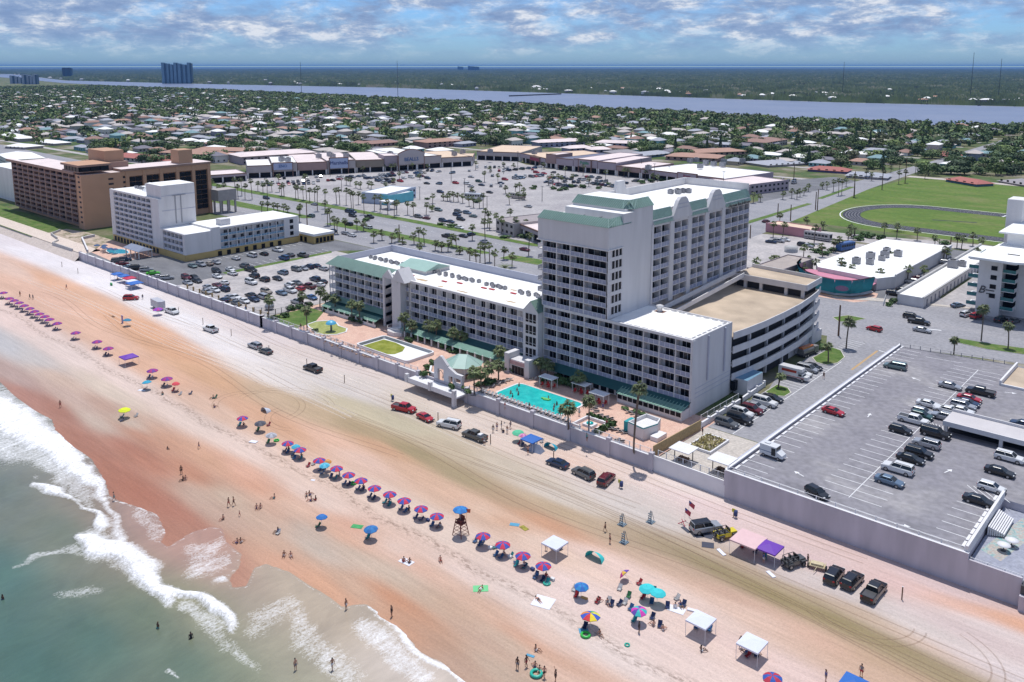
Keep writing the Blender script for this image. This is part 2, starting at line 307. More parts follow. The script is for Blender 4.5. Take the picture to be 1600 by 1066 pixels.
FOAM=[ # capsules of broken water: photo x, y, half-width, strength
[(-200,600,40,1),(0,645,42,1),(40,668,38,1),(80,695,32,1),(110,718,28,1),(135,745,20,1),(156,768,12,.9)],
[(0,700,28,.72),(60,708,26,.7),(100,742,22,.7),(140,785,16,.6)],
[(50,755,8,.85),(90,764,8,1),(113,776,6,.9),(125,795,4,.8),(150,806,8,.9),(160,820,12,1)],
[(163,778,8,.8),(178,812,10,.75),(195,842,9,.8)],
[(120,838,10,.9),(150,848,26,1),(185,862,27,1),(215,885,24,1),(240,905,20,1),(262,932,13,1)],
[(262,918,9,1),(300,930,10,1),(330,946,15,1),(355,967,14,1),(367,984,6,.9)],
[(285,950,14,.62),(330,978,20,.62),(362,1005,16,.55),(395,1040,12,.5)],
[(120,860,10,.6),(60,870,5,.62),(20,885,4,.5)],
[(150,920,16,.55),(90,930,8,.5)],
[(350,908,7,.95),(335,912,10,.6)],
[(572,945,3,.9),(592,965,4,1),(640,1001,5,1),(657,1022,5,1),(690,1038,6,1),(727,1068,9,1),(800,1130,12,1)],
[(560,975,22,.66),(620,1020,26,.66),(660,1060,24,.66)],
[(400,975,30,.56),(450,940,22,.54),(480,1000,34,.58),(540,1050,34,.58)],
[(310,865,26,.60),(345,845,14,.6),(300,890,22,.60),(350,880,16,.6)],
[(220,810,18,.58),(240,835,14,.56)],
[(257,832,2.5,.85),(244,804,2.5,.85),(220,795,2,.8),(188,784,2,.8)],
[(262,1050,6,.7),(270,1060,4,.7)]]
def foamf(X,Y):
 PX,PY=pixnp(X,Y); f=np.zeros(X.shape); PX=PX+5*np.sin(X*.33+2*np.sin(Y*.41))+2.5*np.sin(X*1.05+Y*.8); PY=PY+4*np.sin(Y*.37+2*np.sin(X*.29))+2*np.sin(Y*1.2-X*.9)
 for cap in FOAM:
  for (ax,ay,aw,as_),(bx,by,bw,bs) in zip(cap[:-1],cap[1:]):
   L=(bx-ax)**2+(by-ay)**2; t=np.clip(((PX-ax)*(bx-ax)+(PY-ay)*(by-ay))/L,0,1)
   d=np.hypot(PX-ax-t*(bx-ax),PY-ay-t*(by-ay)); wdt=aw+t*(bw-aw); s=as_+t*(bs-as_)
   f=np.maximum(f,s*np.clip(1.35-d/wdt,0,1)**0.7)
 f=np.maximum(f,np.clip(1-np.abs(shore_sd(X,Y)-0.2)/0.5,0,1)*0.62)
 return np.clip(f,0,1)
def seaz(X,Y):
 sd=shore_sd(X,Y); f=foamf(X,Y)
 z=0.03+np.where(f>0.68,(f-0.68)*1.5,0)*np.clip(sd/3,0,1)+0.05*np.sin(X*0.8+Y*0.45)*np.clip(sd/12,0,1)
 return np.where(sd>0,z,-0.10+0.13*np.clip(1+sd/0.5,0,1))
def sea_mat():
 m=bpy.data.materials.new('sea_water'); m.use_nodes=True; nt=m.node_tree; b=nt.nodes['Principled BSDF']
 a=nt.nodes.new('ShaderNodeVertexColor'); a.layer_name='zone'; tc=nt.nodes.new('ShaderNodeTexCoord')
 def ns(scale,det,st=(1,1,1),rough=0.6,dist=0,rot=0):
  mp=nt.nodes.new('ShaderNodeMapping'); mp.inputs['Scale'].default_value=st; mp.inputs['Rotation'].default_value=(0,0,rot); nt.links.new(tc.outputs['Object'],mp.inputs[0])
  n=nt.nodes.new('ShaderNodeTexNoise'); n.inputs['Scale'].default_value=scale; n.inputs['Detail'].default_value=det; n.inputs['Roughness'].default_value=rough; n.inputs['Distortion'].default_value=dist; nt.links.new(mp.outputs[0],n.inputs['Vector']); return n.outputs[0]
 def mr(v,a0,a1,b0,b1):
  r=nt.nodes.new('ShaderNodeMapRange'); r.inputs['From Min'].default_value=a0; r.inputs['From Max'].default_value=a1; r.inputs['To Min'].default_value=b0; r.inputs['To Max'].default_value=b1; nt.links.new(v,r.inputs['Value']); return r.outputs[0]
 n1=ns(0.6,12,(2.2,0.55,1),0.72,0.6,rot=0.6); n2=ns(0.12,5,(1,1,1),0.6,1.0); n3=ns(2.4,6,(1,1,1),0.7,0.4)
 nn=mth('ADD',mth('ADD',mth('MULTIPLY',n1,0.5,nt),mth('MULTIPLY',n2,0.2,nt),nt),mth('MULTIPLY',n3,0.3,nt),nt)
 mpv=nt.nodes.new('ShaderNodeVectorMath'); mpv.operation='MULTIPLY_ADD'; mpv.inputs[1].default_value=(1.1,0.75,1); nt.links.new(tc.outputs['Object'],mpv.inputs[0])
 wn=nt.nodes.new('ShaderNodeTexNoise'); wn.inputs['Scale'].default_value=0.8; wn.inputs['Detail'].default_value=4; nt.links.new(tc.outputs['Object'],wn.inputs['Vector']); wsc=nt.nodes.new('ShaderNodeVectorMath'); wsc.operation='SCALE'; wsc.inputs['Scale'].default_value=2.2; nt.links.new(wn.outputs['Color'],wsc.inputs[0]); nt.links.new(wsc.outputs[0],mpv.inputs[2])
 vo=nt.nodes.new('ShaderNodeTexVoronoi'); vo.feature='DISTANCE_TO_EDGE'; vo.inputs['Scale'].default_value=1.9; nt.links.new(mpv.outputs[0],vo.inputs['Vector'])
 lace=mr(vo.outputs['Distance'],0.0,0.22,1,0)
 edge=mth('ADD',mth('MULTIPLY',nn,0.88,nt),mth('MULTIPLY',lace,0.10,nt),nt)
 thr=mth('ADD',edge,mth('MULTIPLY',a.outputs['Alpha'],0.62,nt),nt)
 ff=mr(thr,0.77,1.08,0,1)
 col=a.outputs[0]; s=nt.nodes.new('ShaderNodeVectorMath'); s.operation='SCALE'; nt.links.new(col,s.inputs[0]); nt.links.new(mr(n2,0.3,0.7,0.88,1.12),s.inputs['Scale'])
 s2=nt.nodes.new('ShaderNodeVectorMath'); s2.operation='SCALE'; nt.links.new(s.outputs[0],s2.inputs[0]); nt.links.new(mr(n1,0.3,0.7,0.93,1.07),s2.inputs['Scale'])
 fc=ramp(nt,mth('ADD',mth('MULTIPLY',n3,0.6,nt),mth('MULTIPLY',n1,0.4,nt),nt),[(0.36,(0.56,0.54,0.53)),(0.48,(0.72,0.71,0.71)),(0.58,(0.85,0.85,0.86))])
 mix=nt.nodes.new('ShaderNodeMix'); mix.data_type='RGBA'; nt.links.new(ff,mix.inputs[0]); nt.links.new(s2.outputs[0],mix.inputs[6]); nt.links.new(fc.outputs[0],mix.inputs[7]); nt.links.new(mix.outputs[2],b.inputs['Base Color'])
 nt.links.new(mr(ff,0,1,0.22,0.85),b.inputs['Roughness']); b.inputs['Specular IOR Level'].default_value=0.4
 hh=mth('ADD',mth('MULTIPLY',ff,1.4,nt),mth('MULTIPLY',n3,0.5,nt),nt)
 bp=nt.nodes.new('ShaderNodeBump'); bp.inputs['Strength'].default_value=0.35; bp.inputs['Distance'].default_value=0.3; nt.links.new(hh,bp.inputs['Height']); nt.links.new(bp.outputs[0],b.inputs['Normal'])
 return m
WM=sea_mat()
def wcol(X,Y): return idw(WCOL,X,Y,k=2.2,pw=1.6,soft=3)*0.72
xs=np.concatenate([np.linspace(-1500,-262,60),np.linspace(-260,-40,440),np.linspace(-38,240,40)]); ys=np.concatenate([np.linspace(-900,0,30),np.linspace(4,75,150)])
sea=struct(gridmesh('sea',xs,ys,seaz,wcol,WM,foamf))
def blend_mat(name,cols,scale,coord='Object',rough=0.9,sc2=None,stretch=(1,1,1),d=6,bump=0):
 m=bpy.data.materials.new(name); m.use_nodes=True; nt=m.node_tree; b=nt.nodes['Principled BSDF']; b.inputs['Roughness'].default_value=rough; b.inputs['Specular IOR Level'].default_value=0.2
 tc=nt.nodes.new('ShaderNodeTexCoord'); mp=nt.nodes.new('ShaderNodeMapping'); mp.inputs['Scale'].default_value=stretch; nt.links.new(tc.outputs[coord],mp.inputs[0])
 n=nt.nodes.new('ShaderNodeTexNoise'); n.inputs['Scale'].default_value=scale; n.inputs['Detail'].default_value=d; n.inputs['Roughness'].default_value=0.62; nt.links.new(mp.outputs[0],n.inputs['Vector'])
 k=len(cols); r=ramp(nt,n.outputs[0],[(0.32+0.36*i/(k-1),c) for i,c in enumerate(cols)]); out=r.outputs[0]
 if sc2:
  n2=nt.nodes.new('ShaderNodeTexNoise'); n2.inputs['Scale'].default_value=sc2; n2.inputs['Detail'].default_value=4; nt.links.new(tc.outputs[coord],n2.inputs['Vector'])
  mr=nt.nodes.new('ShaderNodeMapRange'); mr.inputs['From Min'].default_value=0.3; mr.inputs['From Max'].default_value=0.7; mr.inputs['To Min'].default_value=0.85; mr.inputs['To Max'].default_value=1.15; nt.links.new(n2.outputs[0],mr.inputs['Value'])
  s=nt.nodes.new('ShaderNodeVectorMath'); s.operation='SCALE'; nt.links.new(out,s.inputs[0]); nt.links.new(mr.outputs[0],s.inputs['Scale']); out=s.outputs[0]
 nt.links.new(out,b.inputs['Base Color']); return m
GM=blend_mat('town_ground',[(0.045,0.085,0.025),(0.075,0.11,0.035),(0.15,0.14,0.08),(0.30,0.27,0.23)],0.035,sc2=0.4)
g=MB(); g.sheet([(-80000,129.4),(80000,129.4),(80000,85000),(-80000,85000)],G0); 
struct(g.build('ground',GM))
ASPH=blend_mat('asphalt',[(0.13,0.13,0.14),(0.16,0.16,0.17),(0.19,0.19,0.20)],0.15,sc2=2.0,stretch=(0.5,1,1))
ROAD=blend_mat('road_surface',[(0.24,0.235,0.25),(0.27,0.265,0.28),(0.30,0.29,0.30)],0.12,sc2=1.2,stretch=(0.3,1,1))
LOT=blend_mat('pale_lot',[(0.32,0.30,0.295),(0.40,0.37,0.36),(0.47,0.43,0.41)],0.12,sc2=0.8)
MALLLOT=blend_mat('mall_lot_surface',[(0.30,0.28,0.285),(0.35,0.33,0.33),(0.40,0.375,0.37)],0.06,sc2=0.7)
GRASS=blend_mat('lawn',[(0.06,0.11,0.022),(0.09,0.15,0.035),(0.16,0.17,0.065)],0.3,sc2=1.5)
FIELD=blend_mat('sports_turf',[(0.08,0.14,0.025),(0.105,0.16,0.03),(0.15,0.17,0.055)],0.09,sc2=0.6,stretch=(0.5,1,1))
WALK=blend_mat('pavement',[(0.42,0.38,0.34),(0.50,0.45,0.40)],0.5,sc2=2)
PINKP=blend_mat('pink_pavers',[(0.52,0.33,0.26),(0.58,0.38,0.30),(0.62,0.43,0.34)],0.35,sc2=3)
M['line_white']=mat('line_white',(0.7,0.7,0.7),0.8,0.15,2); M['line_yellow']=mat('line_yellow',(0.6,0.33,0.05),0.8,0.15,2); M['curb']=mat('curb',(0.52,0.49,0.44),0.85,0.08,1)
bk=MB(); bk.add([(-1500,126.5,-.02),(-343,126.5,-.02),(-343,129.6,G0+.03),(-1500,129.6,G0+.03),(-1500,137,G0+.03),(-343,137,G0+.03)],[(0,1,2,3),(3,2,5,4)]); struct(bk.build('sand_bank',blend_mat('bank_sand',[(0.55,0.46,0.40),(0.62,0.53,0.46)],0.4,sc2=2)))
def sheet(name,poly,z,m): b=MB(); b.sheet(poly,z); return struct(b.build(name,m))
def slab(name,poly,z0,z1,m): b=MB(); b.prism(poly,z0,z1); return struct(b.build(name,m))
def facade(root,wall,o,rz,z0,nf,fh,bays,D=1.4,rail='panel',glass=0.80,mats=None,slabm=0,names=('balcony_railing','sliding_door'),railh=1.05,door_h=2.3,divw=0.22,top=True):
 """o=(x,y) start of the outer balcony line; local +x runs along the facade, local +y goes into the building."""
 ca,sa=math.cos(rz),math.sin(rz)
 def W(x,y): return (o[0]+ca*x-sa*y, o[1]+sa*x+ca*y)
 def lb(x0,x1,y0,y1,za,zb,mi=0):
  p=[W(x0,y0),W(x1,y0),W(x1,y1),W(x0,y1)]
  v=[(q[0],q[1],za) for q in p]+[(q[0],q[1],zb) for q in p]
  wall.add(v,[(3,2,1,0),(4,5,6,7),(0,1,5,4),(1,2,6,5),(2,3,7,6),(3,0,4,7)],mi)
 cache={}
 RL=Vector(root.location)
 edges=sorted(set([round(b[0],3) for b in bays]+[round(b[1],3) for b in bays]))
 for e in edges: lb(e-divw/2,e+divw/2,0.0,D,z0,z0+nf*fh-0.003,slabm)
 for k in range(nf):
  zb=z0+k*fh
  for (a,b) in bays: lb(a+divw/2,b-divw/2,0.03,D,zb-0.10,zb+0.08,slabm)
  for (a,b) in bays:
   wd=round(b-a-divw,2); var=int(R()*4)
   if wd<1: continue
   key=(wd,)
   if key not in cache:
    r=MB()
    if rail=='panel':
     r.box(0,wd,0.05,0.09,0.10,railh-0.06,0); r.box(0,wd,0.02,0.12,railh-0.06,railh,1)
     n=max(2,int(wd/1.1))
     for i in range(n+1):
      x=wd*i/n; r.box(max(0,x-0.04),min(wd,x+0.04),0.02,0.05,0.05,railh-0.06,1)
    else:
     r.box(0,wd,0.02,0.14,0.05,railh,0)
    cache[key]=r.mesh(names[0],[mats[0],mats[1]])
   if (key,var) not in cache:
    d=MB(); gw=wd*glass; x0=(wd-gw) if var%2 else 0.1
    x0=min(x0,wd-gw-0.02) if wd-gw>0.15 else 0.02
    d.box(x0,x0+gw,D-0.07,D-0.02,0.12,door_h,0)
    n=3 if gw>2.2 else 2
    for i in range(n+1): d.box(x0+gw*i/n-0.03,x0+gw*i/n+0.03,D-0.11,D-0.06,0.10,door_h+0.03,1)
    d.box(x0,x0+gw,D-0.11,D-0.06,door_h,door_h+0.07,1)
    if var==2: d.box(x0+gw*0.34,x0+gw*0.62,D-0.085,D-0.072,0.2,door_h-0.05,2)
    cache[(key,var)]=d.mesh(names[1],[mats[2],mats[3],M['curtain_glass']])
   p=W(a+divw/2,0); L=(p[0]-RL.x,p[1]-RL.y,zb-RL.z)
   inst(cache[key],names[0],root,L,(0,0,rz)); inst(cache[(key,var)],names[1],root,L,(0,0,rz))
def evenbays(L,n,x0=0.0): return [(x0+L*i/n,x0+L*(i+1)/n) for i in range(n)]
def mansard(mb,x0,x1,y0,y1,z0,z1,ins,mi=0):
 """metal-clad sloping ring around a flat roof"""
 a=[(x0,y0,z0),(x1,y0,z0),(x1,y1,z0),(x0,y1,z0)]; i=ins
 b=[(x0+i,y0+i,z1),(x1-i,y0+i,z1),(x1-i,y1-i,z1),(x0+i,y1-i,z1)]
 mb.add(a+b,[(0,1,5,4),(1,2,6,5),(2,3,7,6),(3,0,4,7)],mi)
 c=[(x0+i,y0+i,z0-0.3),(x1-i,y0+i,z0-0.3),(x1-i,y1-i,z0-0.3),(x0+i,y1-i,z0-0.3)]
 mb.add(b+c,[(4,5,1,0),(5,6,2,1),(6,7,3,2),(7,4,0,3)],1 if mi==0 else mi)
def ac_unit(x,y,z,s,label,group):
 t=thing('rooftop_air_unit',(x,y,z),label,'air conditioner',group,auto=True)
 b=MB(); b.box(x-0.5*s,x+0.5*s,y-0.45*s,y+0.45*s,z+0.08,z+0.9*s); b.lathe([(0.34*s,0.9*s),(0.34*s,1.0*s),(0.0,1.0*s)],8,1,(x,y,z)); b.build('casing',[M['grey_metal'],M['dark_metal']],t); return t
RM=[M['rail_panel'],M['rail_white'],M['dark_glass'],M['frame_white']]
ribm=mat('green_ribbed',(0.42,0.56,0.50),0.4,0.05,0.5)
def ribs(mb,p0,p1,q0,q1,n,mi=0,r=0.05):
 """standing seams from eave (p0..p1) to ridge (q0..q1)"""
 for i in range(n+1):
  f=i/n; a=[p0[j]+(p1[j]-p0[j])*f for j in range(3)]; b=[q0[j]+(q1[j]-q0[j])*f for j in range(3)]; a[2]+=0.04; b[2]+=0.04
  mb.tube(a,b,r,n=4,mi=mi,cap=False,smooth=False)
t=thing('hotel_block',(-104.5,158,G0),'six-storey balconied resort block with flat white roof beside the tall tower','hotel')
wb=MB(); X0,X1,Y0,Y1=-124.7,-84.8,150.0,167.2; ZR=19.1
wb.box(X0,X1-0.004,Y0+1.4,Y1,G0,ZR,0,2); wb.box(X1-0.30,X1,Y0-0.1,Y1,G0,ZR+0.25,0)
for yy in (156.3,163.6): wb.box(X1,X1+0.35,yy,yy+0.35,9.0,ZR-0.2,1)
for zz in (8.2,7.2,6.2): wb.box(X1,X1+0.04,Y0,Y1,zz,zz+0.12,1)
wb.box(X0,X1-0.31,Y0-0.05,Y0+0.5,ZR-0.35,ZR+0.25,0)
wb.box(X0,X1-0.31,Y1-0.4,Y1-0.002,ZR,ZR+0.25,0)
facade(t,wb,(X0,Y0),0,5.8,5,2.66,evenbays(39.9,10),mats=RM)
wb.build('wall',[M['tower_stucco'],M['pale_band'],M['roof_white']],t)
r=MB(); r.box(-106,X1-0.35,Y0+0.6,Y1-0.45,ZR+0.004,ZR+0.05,0)
for i in range(9):
 r.box(-104+i*2.1,-102.6+i*2.1,Y0+0.75,Y0+1.15,ZR+0.05,ZR+0.12,1); r.box(-104+i*2.1,-102.6+i*2.1,Y1-1.1,Y1-0.8,ZR+0.05,ZR+0.12,1)
for i in range(7): r.box(X1-1.2,X1-0.8,Y0+1.5+i*2.2,Y0+3+i*2.2,ZR+0.05,ZR+0.12,1)
r.build('roof',[M['roof_white'],M['grey_metal']],t)
aw=MB(); aw.add([(-121,150.0,5.9),(X1+0.2,150.0,5.9),(X1+0.2,147.2,4.9),(-121,147.2,4.9)],[(3,2,1,0),(0,1,2,3)],0)
aw.add([(-101,149.0,5.5),(X1,149.0,5.5),(X1,146.3,4.7),(-101,146.3,4.7)],[(3,2,1,0),(0,1,2,3)],1)
ribs(aw,(-101,146.3,4.72),(X1,146.3,4.72),(-101,149,5.52),(X1,149,5.52),20,1,0.07)
aw.build('skirt_roof',[mat('teal_metal',(0.05,0.17,0.17),0.4,0.06,0.5),M['green_bright']],t)
gl=MB(); gl.box(-101,X1-0.1,146.7,149.99,G0,4.7,1)
for i in range(12):
 x=-100.9+i*1.33; gl.box(x+0.1,x+1.2,146.62,146.69,G0+0.9,4.4,0); 
gl.box(-121,-101,149.6,150,G0,5.0,1)
for i in range(9): x=-120+i*2.1; gl.box(x,x+1.5,149.5,149.59,G0+0.2,4.5,0); 
gl.build('ground_floor_windows',[M['dark_glass'],M['white_stucco']],t)
v=thing('roof_vent',(-101.5,164,ZR),'squat white roof vent on a brown pad behind the tower','vent'); b=MB(); b.box(-102.6,-100.2,163.2,164.9,ZR+0.06,ZR+0.14,1); b.lathe([(0.6,0.1),(0.6,1.0),(0.85,1.1),(0.85,1.5),(0.0,1.8)],10,0,(-101.5,164,ZR)); b.build('hood',[M['white_stucco'],M['brown_trim']],v)
t=thing('hotel_tower',(-116,182,G0),'tallest white resort tower with green metal roofs and stacked balconies','hotel')
wb=MB(); TX0,TX1=-126.6,-106.4; Z1=19.3; ZB=35.1
wb.box(TX0+1.4,TX1-5.2,151.4,160,Z1,ZB,0); wb.box(TX1-5.2,TX1-1.2,151.4,155.7,Z1,ZB,0)
facade(t,wb,(-125.2,150.0),0,Z1,6,2.63,[(0,4.2),(4.2,8.2),(8.2,12.2),(12.2,18.6)],mats=RM)
for k in range(6):
 z=Z1+k*2.63; wb.box(TX1-0.3,TX1-0.02,150,155.7,z-0.1,z+0.75,0); wb.box(TX1-1.2,TX1-0.02,149.98,150.3,z-0.1,z+0.08,0)
for k in range(6):
 z=Z1+k*2.63; c=MB()
 for j in range(4): c.box(TX1-0.34,TX1-0.2,150.25+j*1.36,151.4+j*1.36,z+0.75,z+2.45,0)
 c.build('corner_window',[M['dark_glass']],t)
for j in range(5): wb.box(TX1-0.4,TX1-0.01,150.0+j*1.36,150.24+j*1.36,Z1,ZB,0)
wb.box(TX0,TX1,150.0,155.65,ZB,40.2,0,1); wb.box(TX0,TX1-0.02,155.65,159.9,ZB+0.01,40.19,0,1)          # blank top band
wb.box(TX0-0.25,TX1+0.2,149.8,155.7,ZB-0.25,ZB,2)
wb.box(-123,TX1,155.66,167.7,G0+10,42.5,0,1)    # blank shaft
wb.box(TX0,-108.0,167.7,216.5,G0+12,41.2,0,1)   # rear wing core, raised over the car ramps
wb.box(TX0-0.1,TX0+0.25,167.7,216.6,41.2,43.2,2); wb.box(TX0+0.25,-106.7,216.3,216.6,41.2,43.2,2)
sb=[(0.3,3.9),(3.9,7.6),(9.5,12.9),(12.9,16.0),(17.8,21.2),(21.2,24.4),(26.4,29.9),(29.9,33.2),(35.0,38.8),(38.8,42.6),(42.6,45.8),(45.8,48.8)]
facade(t,wb,(-106.3,167.7),math.pi/2,19.3,7,2.63,sb,D=1.6,mats=RM,glass=0.9)
for a,bb in ((-0.4,0.3),(7.6,9.5),(16.0,17.8),(24.4,26.4),(33.2,35.0)): wb.box(-107.9,-106.15,167.7+a,167.7+bb,18.4,38.4,0)
wb.box(-107.9,-106.32,167.7,216.5,37.7,39.4,0)
wb.build('wall',[M['tower_stucco'],M['roof_white'],M['white_stucco']],t)
rf=MB()
def slope(x0,y0,x1,y1,z0,z1,dx,dy,mi=0,n=0):
 v=[(x0,y0,z0),(x1,y1,z0),(x1+dx,y1+dy,z1),(x0+dx,y0+dy,z1)]; rf.add(v,[(0,1,2,3),(3,2,1,0)],mi)
 if n: ribs(rf,v[0],v[1],v[3],v[2],n,1,0.06)
slope(TX0-0.1,149.8,TX1+0.1,149.8,40.1,41.9,0.9,1.5,0,34); slope(TX1+0.1,149.8,TX1+0.1,158.6,40.1,41.9,-0.9,1.2,0,12)
slope(-123,158.2,-108.4,158.2,43.1,45.0,0.8,1.4,0,26); slope(-108.4,158.2,TX1+0.1,159.9,43.1,45.0,-0.6,1.4,0,4); slope(TX1+0.1,159.9,TX1+0.1,167.9,43.1,45.0,-1.6,-0.2,0,10)
wb2=MB(); wb2.box(-122.9,-107.6,158.4,167.6,40.25,43.1,0,1); wb2.box(-107.58,TX1,160,167.7,42.51,43.08,0,1); wb2.box(-121.5,-108.3,159.9,167.2,43.1,44.9,0,1)
wb2.build('penthouse',[M['tower_stucco'],M['roof_white']],t)
for a,bb in ((0.2,9.0),(17.0,26.0),(35.0,49.2)): slope(-106.0,167.7+a,-106.0,167.7+bb,38.3,41.6,-1.3,0,0,int((bb-a)/0.6))
rf.build('green_roof',[M['green_metal'],ribm],t)
for a,bb in ((8.6,17.4),(25.4,34.4)):
 gb=MB()
 m=(a+bb)/2; y=lambda q:167.7+q
 pts=[(a,38.4),(bb,38.4),(bb,39.4),(m+2.1,42.9),(m+1.1,43.6),(m-1.1,43.6),(m-2.1,42.9),(a,39.4)]
 n=len(pts); v=[(-106.0,y(q),z) for q,z in pts]+[(-107.0,y(q),z) for q,z in pts]
 gb.add(v,[tuple(range(n)),tuple(range(n,2*n))[::-1]]+[(i,i+n,(i+1)%n+n,(i+1)%n) for i in range(n)],0)
 for zz in (41.0,42.0): gb.box(-106.0,-105.94,y(m-2.4),y(m+2.4),zz,zz+0.15,1)
 gb.build('gable',[M['tower_stucco'],M['pale_band']],t)
g2=MB(); g2.add([(-127,180,40.8),(-127,186,40.8),(-127,184.5,45.5),(-127,181.5,45.5),(-126,180,40.8),(-126,186,40.8),(-126,184.5,45.5),(-126,181.5,45.5)],[(0,1,2,3)[::-1],(4,5,6,7),(0,4,7,3),(1,2,6,5),(3,7,6,2)],0); g2.build('rear_gable',[M['white_stucco']],t)
me=text_mesh('Daytona Beach Resort',1.35,'sign_letters',M['dark_metal'],0.06,0.35); o=inst(me,'sign_letters',t,(-105.85+116,209.8-182,38.0-G0),(math.pi/2,0,math.pi/2))
pl=MB()
for i in range(5): y=171+i*9.5; pl.box(-108.4,-107.8,y,y+0.7,G0,18.6)
pl.build('columns',[M['white_stucco']],t)
lb_=MB()
for k in range(6):
 z=Z1+k*2.63
 for y in (151.5,156.5,161.5): lb_.box(TX0-1.3,TX0+1.4,y,y+3.2,z-0.1,z+0.08,0); lb_.box(TX0-1.3,TX0-1.22,y,y+3.2,z+0.08,z+1.05,1)
lb_.build('side_balconies',[M['white_stucco'],M['rail_white']],t)
wl=MB(); wl.box(TX0+0.2,TX0+1.45,151.4,167,Z1,ZB); wl.build('side_wall',[M['tower_stucco']],t)
for i,(x,y) in enumerate([(-119,199.5),(-118,200.6),(-116.8,201.5),(-117.8,197.9),(-119.5,196.8)]): ac_unit(x,y,41.21,1.3,'grey rooftop air unit in the cluster on the tower roof','air units on the tower roof')
for x,y in ((-116.5,153.2),(-112,153.6)):
 b=thing('window_washing_davit',(x,y,40.2),'dark roof davit on the terrace behind the tower parapet','davit','davits on the tower terrace',auto=True); m=MB(); m.box(x-0.5,x+0.5,y-0.3,y+0.3,40.22,40.9); m.tube((x-2.6,y-0.8,40.5),(x+0.9,y+0.5,41.5),0.09); m.build('arm',[M['dark_metal']],b)
t=thing('stair_turret',(-126.6,149.6,G0),'narrow gabled stair turret with gridded windows left of the tower','building')
b=MB(); b.box(-129.6,-125.0,148.2,152,G0,17.6); b.add([(-129.6,148.2,17.6),(-125.0,148.2,17.6),(-127.3,148.2,20.0),(-129.6,152,17.6),(-125.0,152,17.6),(-127.3,152,20.0)],[(0,1,2),(5,4,3)],0); b.add([(-129.75,148.1,17.45),(-127.3,148.1,20.1),(-127.3,152,20.1),(-129.75,152,17.45),(-124.85,148.1,17.45),(-124.85,152,17.45)],[(0,1,2,3),(3,2,1,0),(1,4,5,2),(2,5,4,1)],1); b.build('wall',[M['tower_stucco'],M['green_metal']],t)
for k in range(4):
 w_=MB()
 for i in range(3):
  x=-128.75+i*1.15; z=6.2+k*2.85
  w_.box(x,x+0.85,148.12,148.19,z+0.75,z+2.2); w_.box(x,x+0.85,148.12,148.19,z+0.1,z+0.6)
 w_.build('stair_window',[M['dark_glass']],t)
t=thing('entrance_porch',(-127.8,146,G0),'pale entrance porch with stepped parapet and glass doors facing the blue pool','porch')
b=MB(); b.box(-131.6,-124.6,144.6,148.1,G0,6.0,0); b.box(-132,-130.6,144.1,148.1,G0,7.4,0); b.box(-125.6,-124.2,144.1,148.1,G0,7.0,0); b.box(-130.5,-125.7,144.45,144.6,4.9,5.8,1); b.build('wall',[M['tower_stucco'],mat('pink_plaque',(0.45,0.3,0.3),0.8)],t)
d=MB(); 
for i in range(4): d.box(-129.9+i*0.95,-129.1+i*0.95,144.5,144.59,G0+0.1,4.6)
d.build('glass_doors',[M['dark_glass']],t)
t=thing('hotel_wing',(-168,160,G0),'long four-storey resort wing with white roof stretching left of the tower','hotel')
wb=MB(); LX0,LX1=-207.0,-129.4
wb.box(LX0,LX1,151.4,172.5,G0,16.5,0,2); wb.box(-172.4,LX1,150.0,150.6,16.4,17.0,0); wb.box(LX0,LX1,149.98,151.4,5.5,5.9,0)
facade(t,wb,(-206.6,150),0,5.9,4,2.62,evenbays(24.6,7),mats=RM); facade(t,wb,(-177.0,150),0,5.9,4,2.62,[(0,4.0)],mats=RM); facade(t,wb,(-172.4,150),0,5.9,4,2.62,evenbays(43,12),mats=RM)
wb.box(LX0-0.2,LX1,172.5,172.9,16.3,18.6,1); wb.box(LX0-0.3,LX0+0.1,152.2,172.9,16.3,18.4,1); wb.box(-186.5,-175.5,158.5,168,16.5,17.6,0,2)
wb.build('wall',[M['white_stucco'],M['pale_band'],M['roof_white']],t)
rf=MB(); v=[(-209.4,148.6,16.2),(-181.8,148.6,16.2),(-180.4,152.2,18.4),(-207.6,152.2,18.4)]; rf.add(v,[(0,1,2,3),(3,2,1,0)],0); ribs(rf,v[0],v[1],v[3],v[2],48,1,0.04)
rf.add([(-187.0,158,17.6),(-175,158,17.6),(-175,163,19.0),(-187,163,19.0),(-187,168,17.6),(-175,168,17.6)],[(0,1,2,3),(3,2,5,4),(1,5,2),(0,3,4)],0)
rf.build('green_roof',[M['green_metal'],ribm],t)
st=MB(); st.box(-181.9,-181.1,148.0,152,G0,16.9,0); st.box(-178.0,-174.3,148.0,151.39,G0,17.2,0)
st.add([(-182,147.9,16.9),(-177,147.9,16.9),(-179.4,147.9,19.3),(-182,148.6,16.9),(-177,148.6,16.9),(-179.4,148.6,19.3)],[(0,1,2),(5,4,3),(0,2,5,3),(1,4,5,2)],0)
st.add([(-177.8,147.8,16.6),(-172.2,147.8,16.6),(-175.0,147.8,20.2),(-177.8,152,16.6),(-172.2,152,16.6),(-175,152,20.2)],[(0,1,2),(5,4,3),(0,2,5,3),(1,4,5,2)],0)
st.build('stair_tower',[M['tower_stucco']],t)
ld=MB()
for k in range(5):
 z=4.2+k*2.62; ld.add([(-181,148.3,z-1.3),(-178.1,148.3,z),(-178.1,148.3,z+0.95),(-181,148.3,z-0.35)],[(0,1,2,3),(3,2,1,0)]); ld.add([(-181,148.3,z-1.35),(-178.1,148.3,z-0.05),(-178.1,150,z-0.05),(-181,150,z-1.35)],[(0,1,2,3),(3,2,1,0)])
ld.build('stair_flights',[M['rail_white']],t)
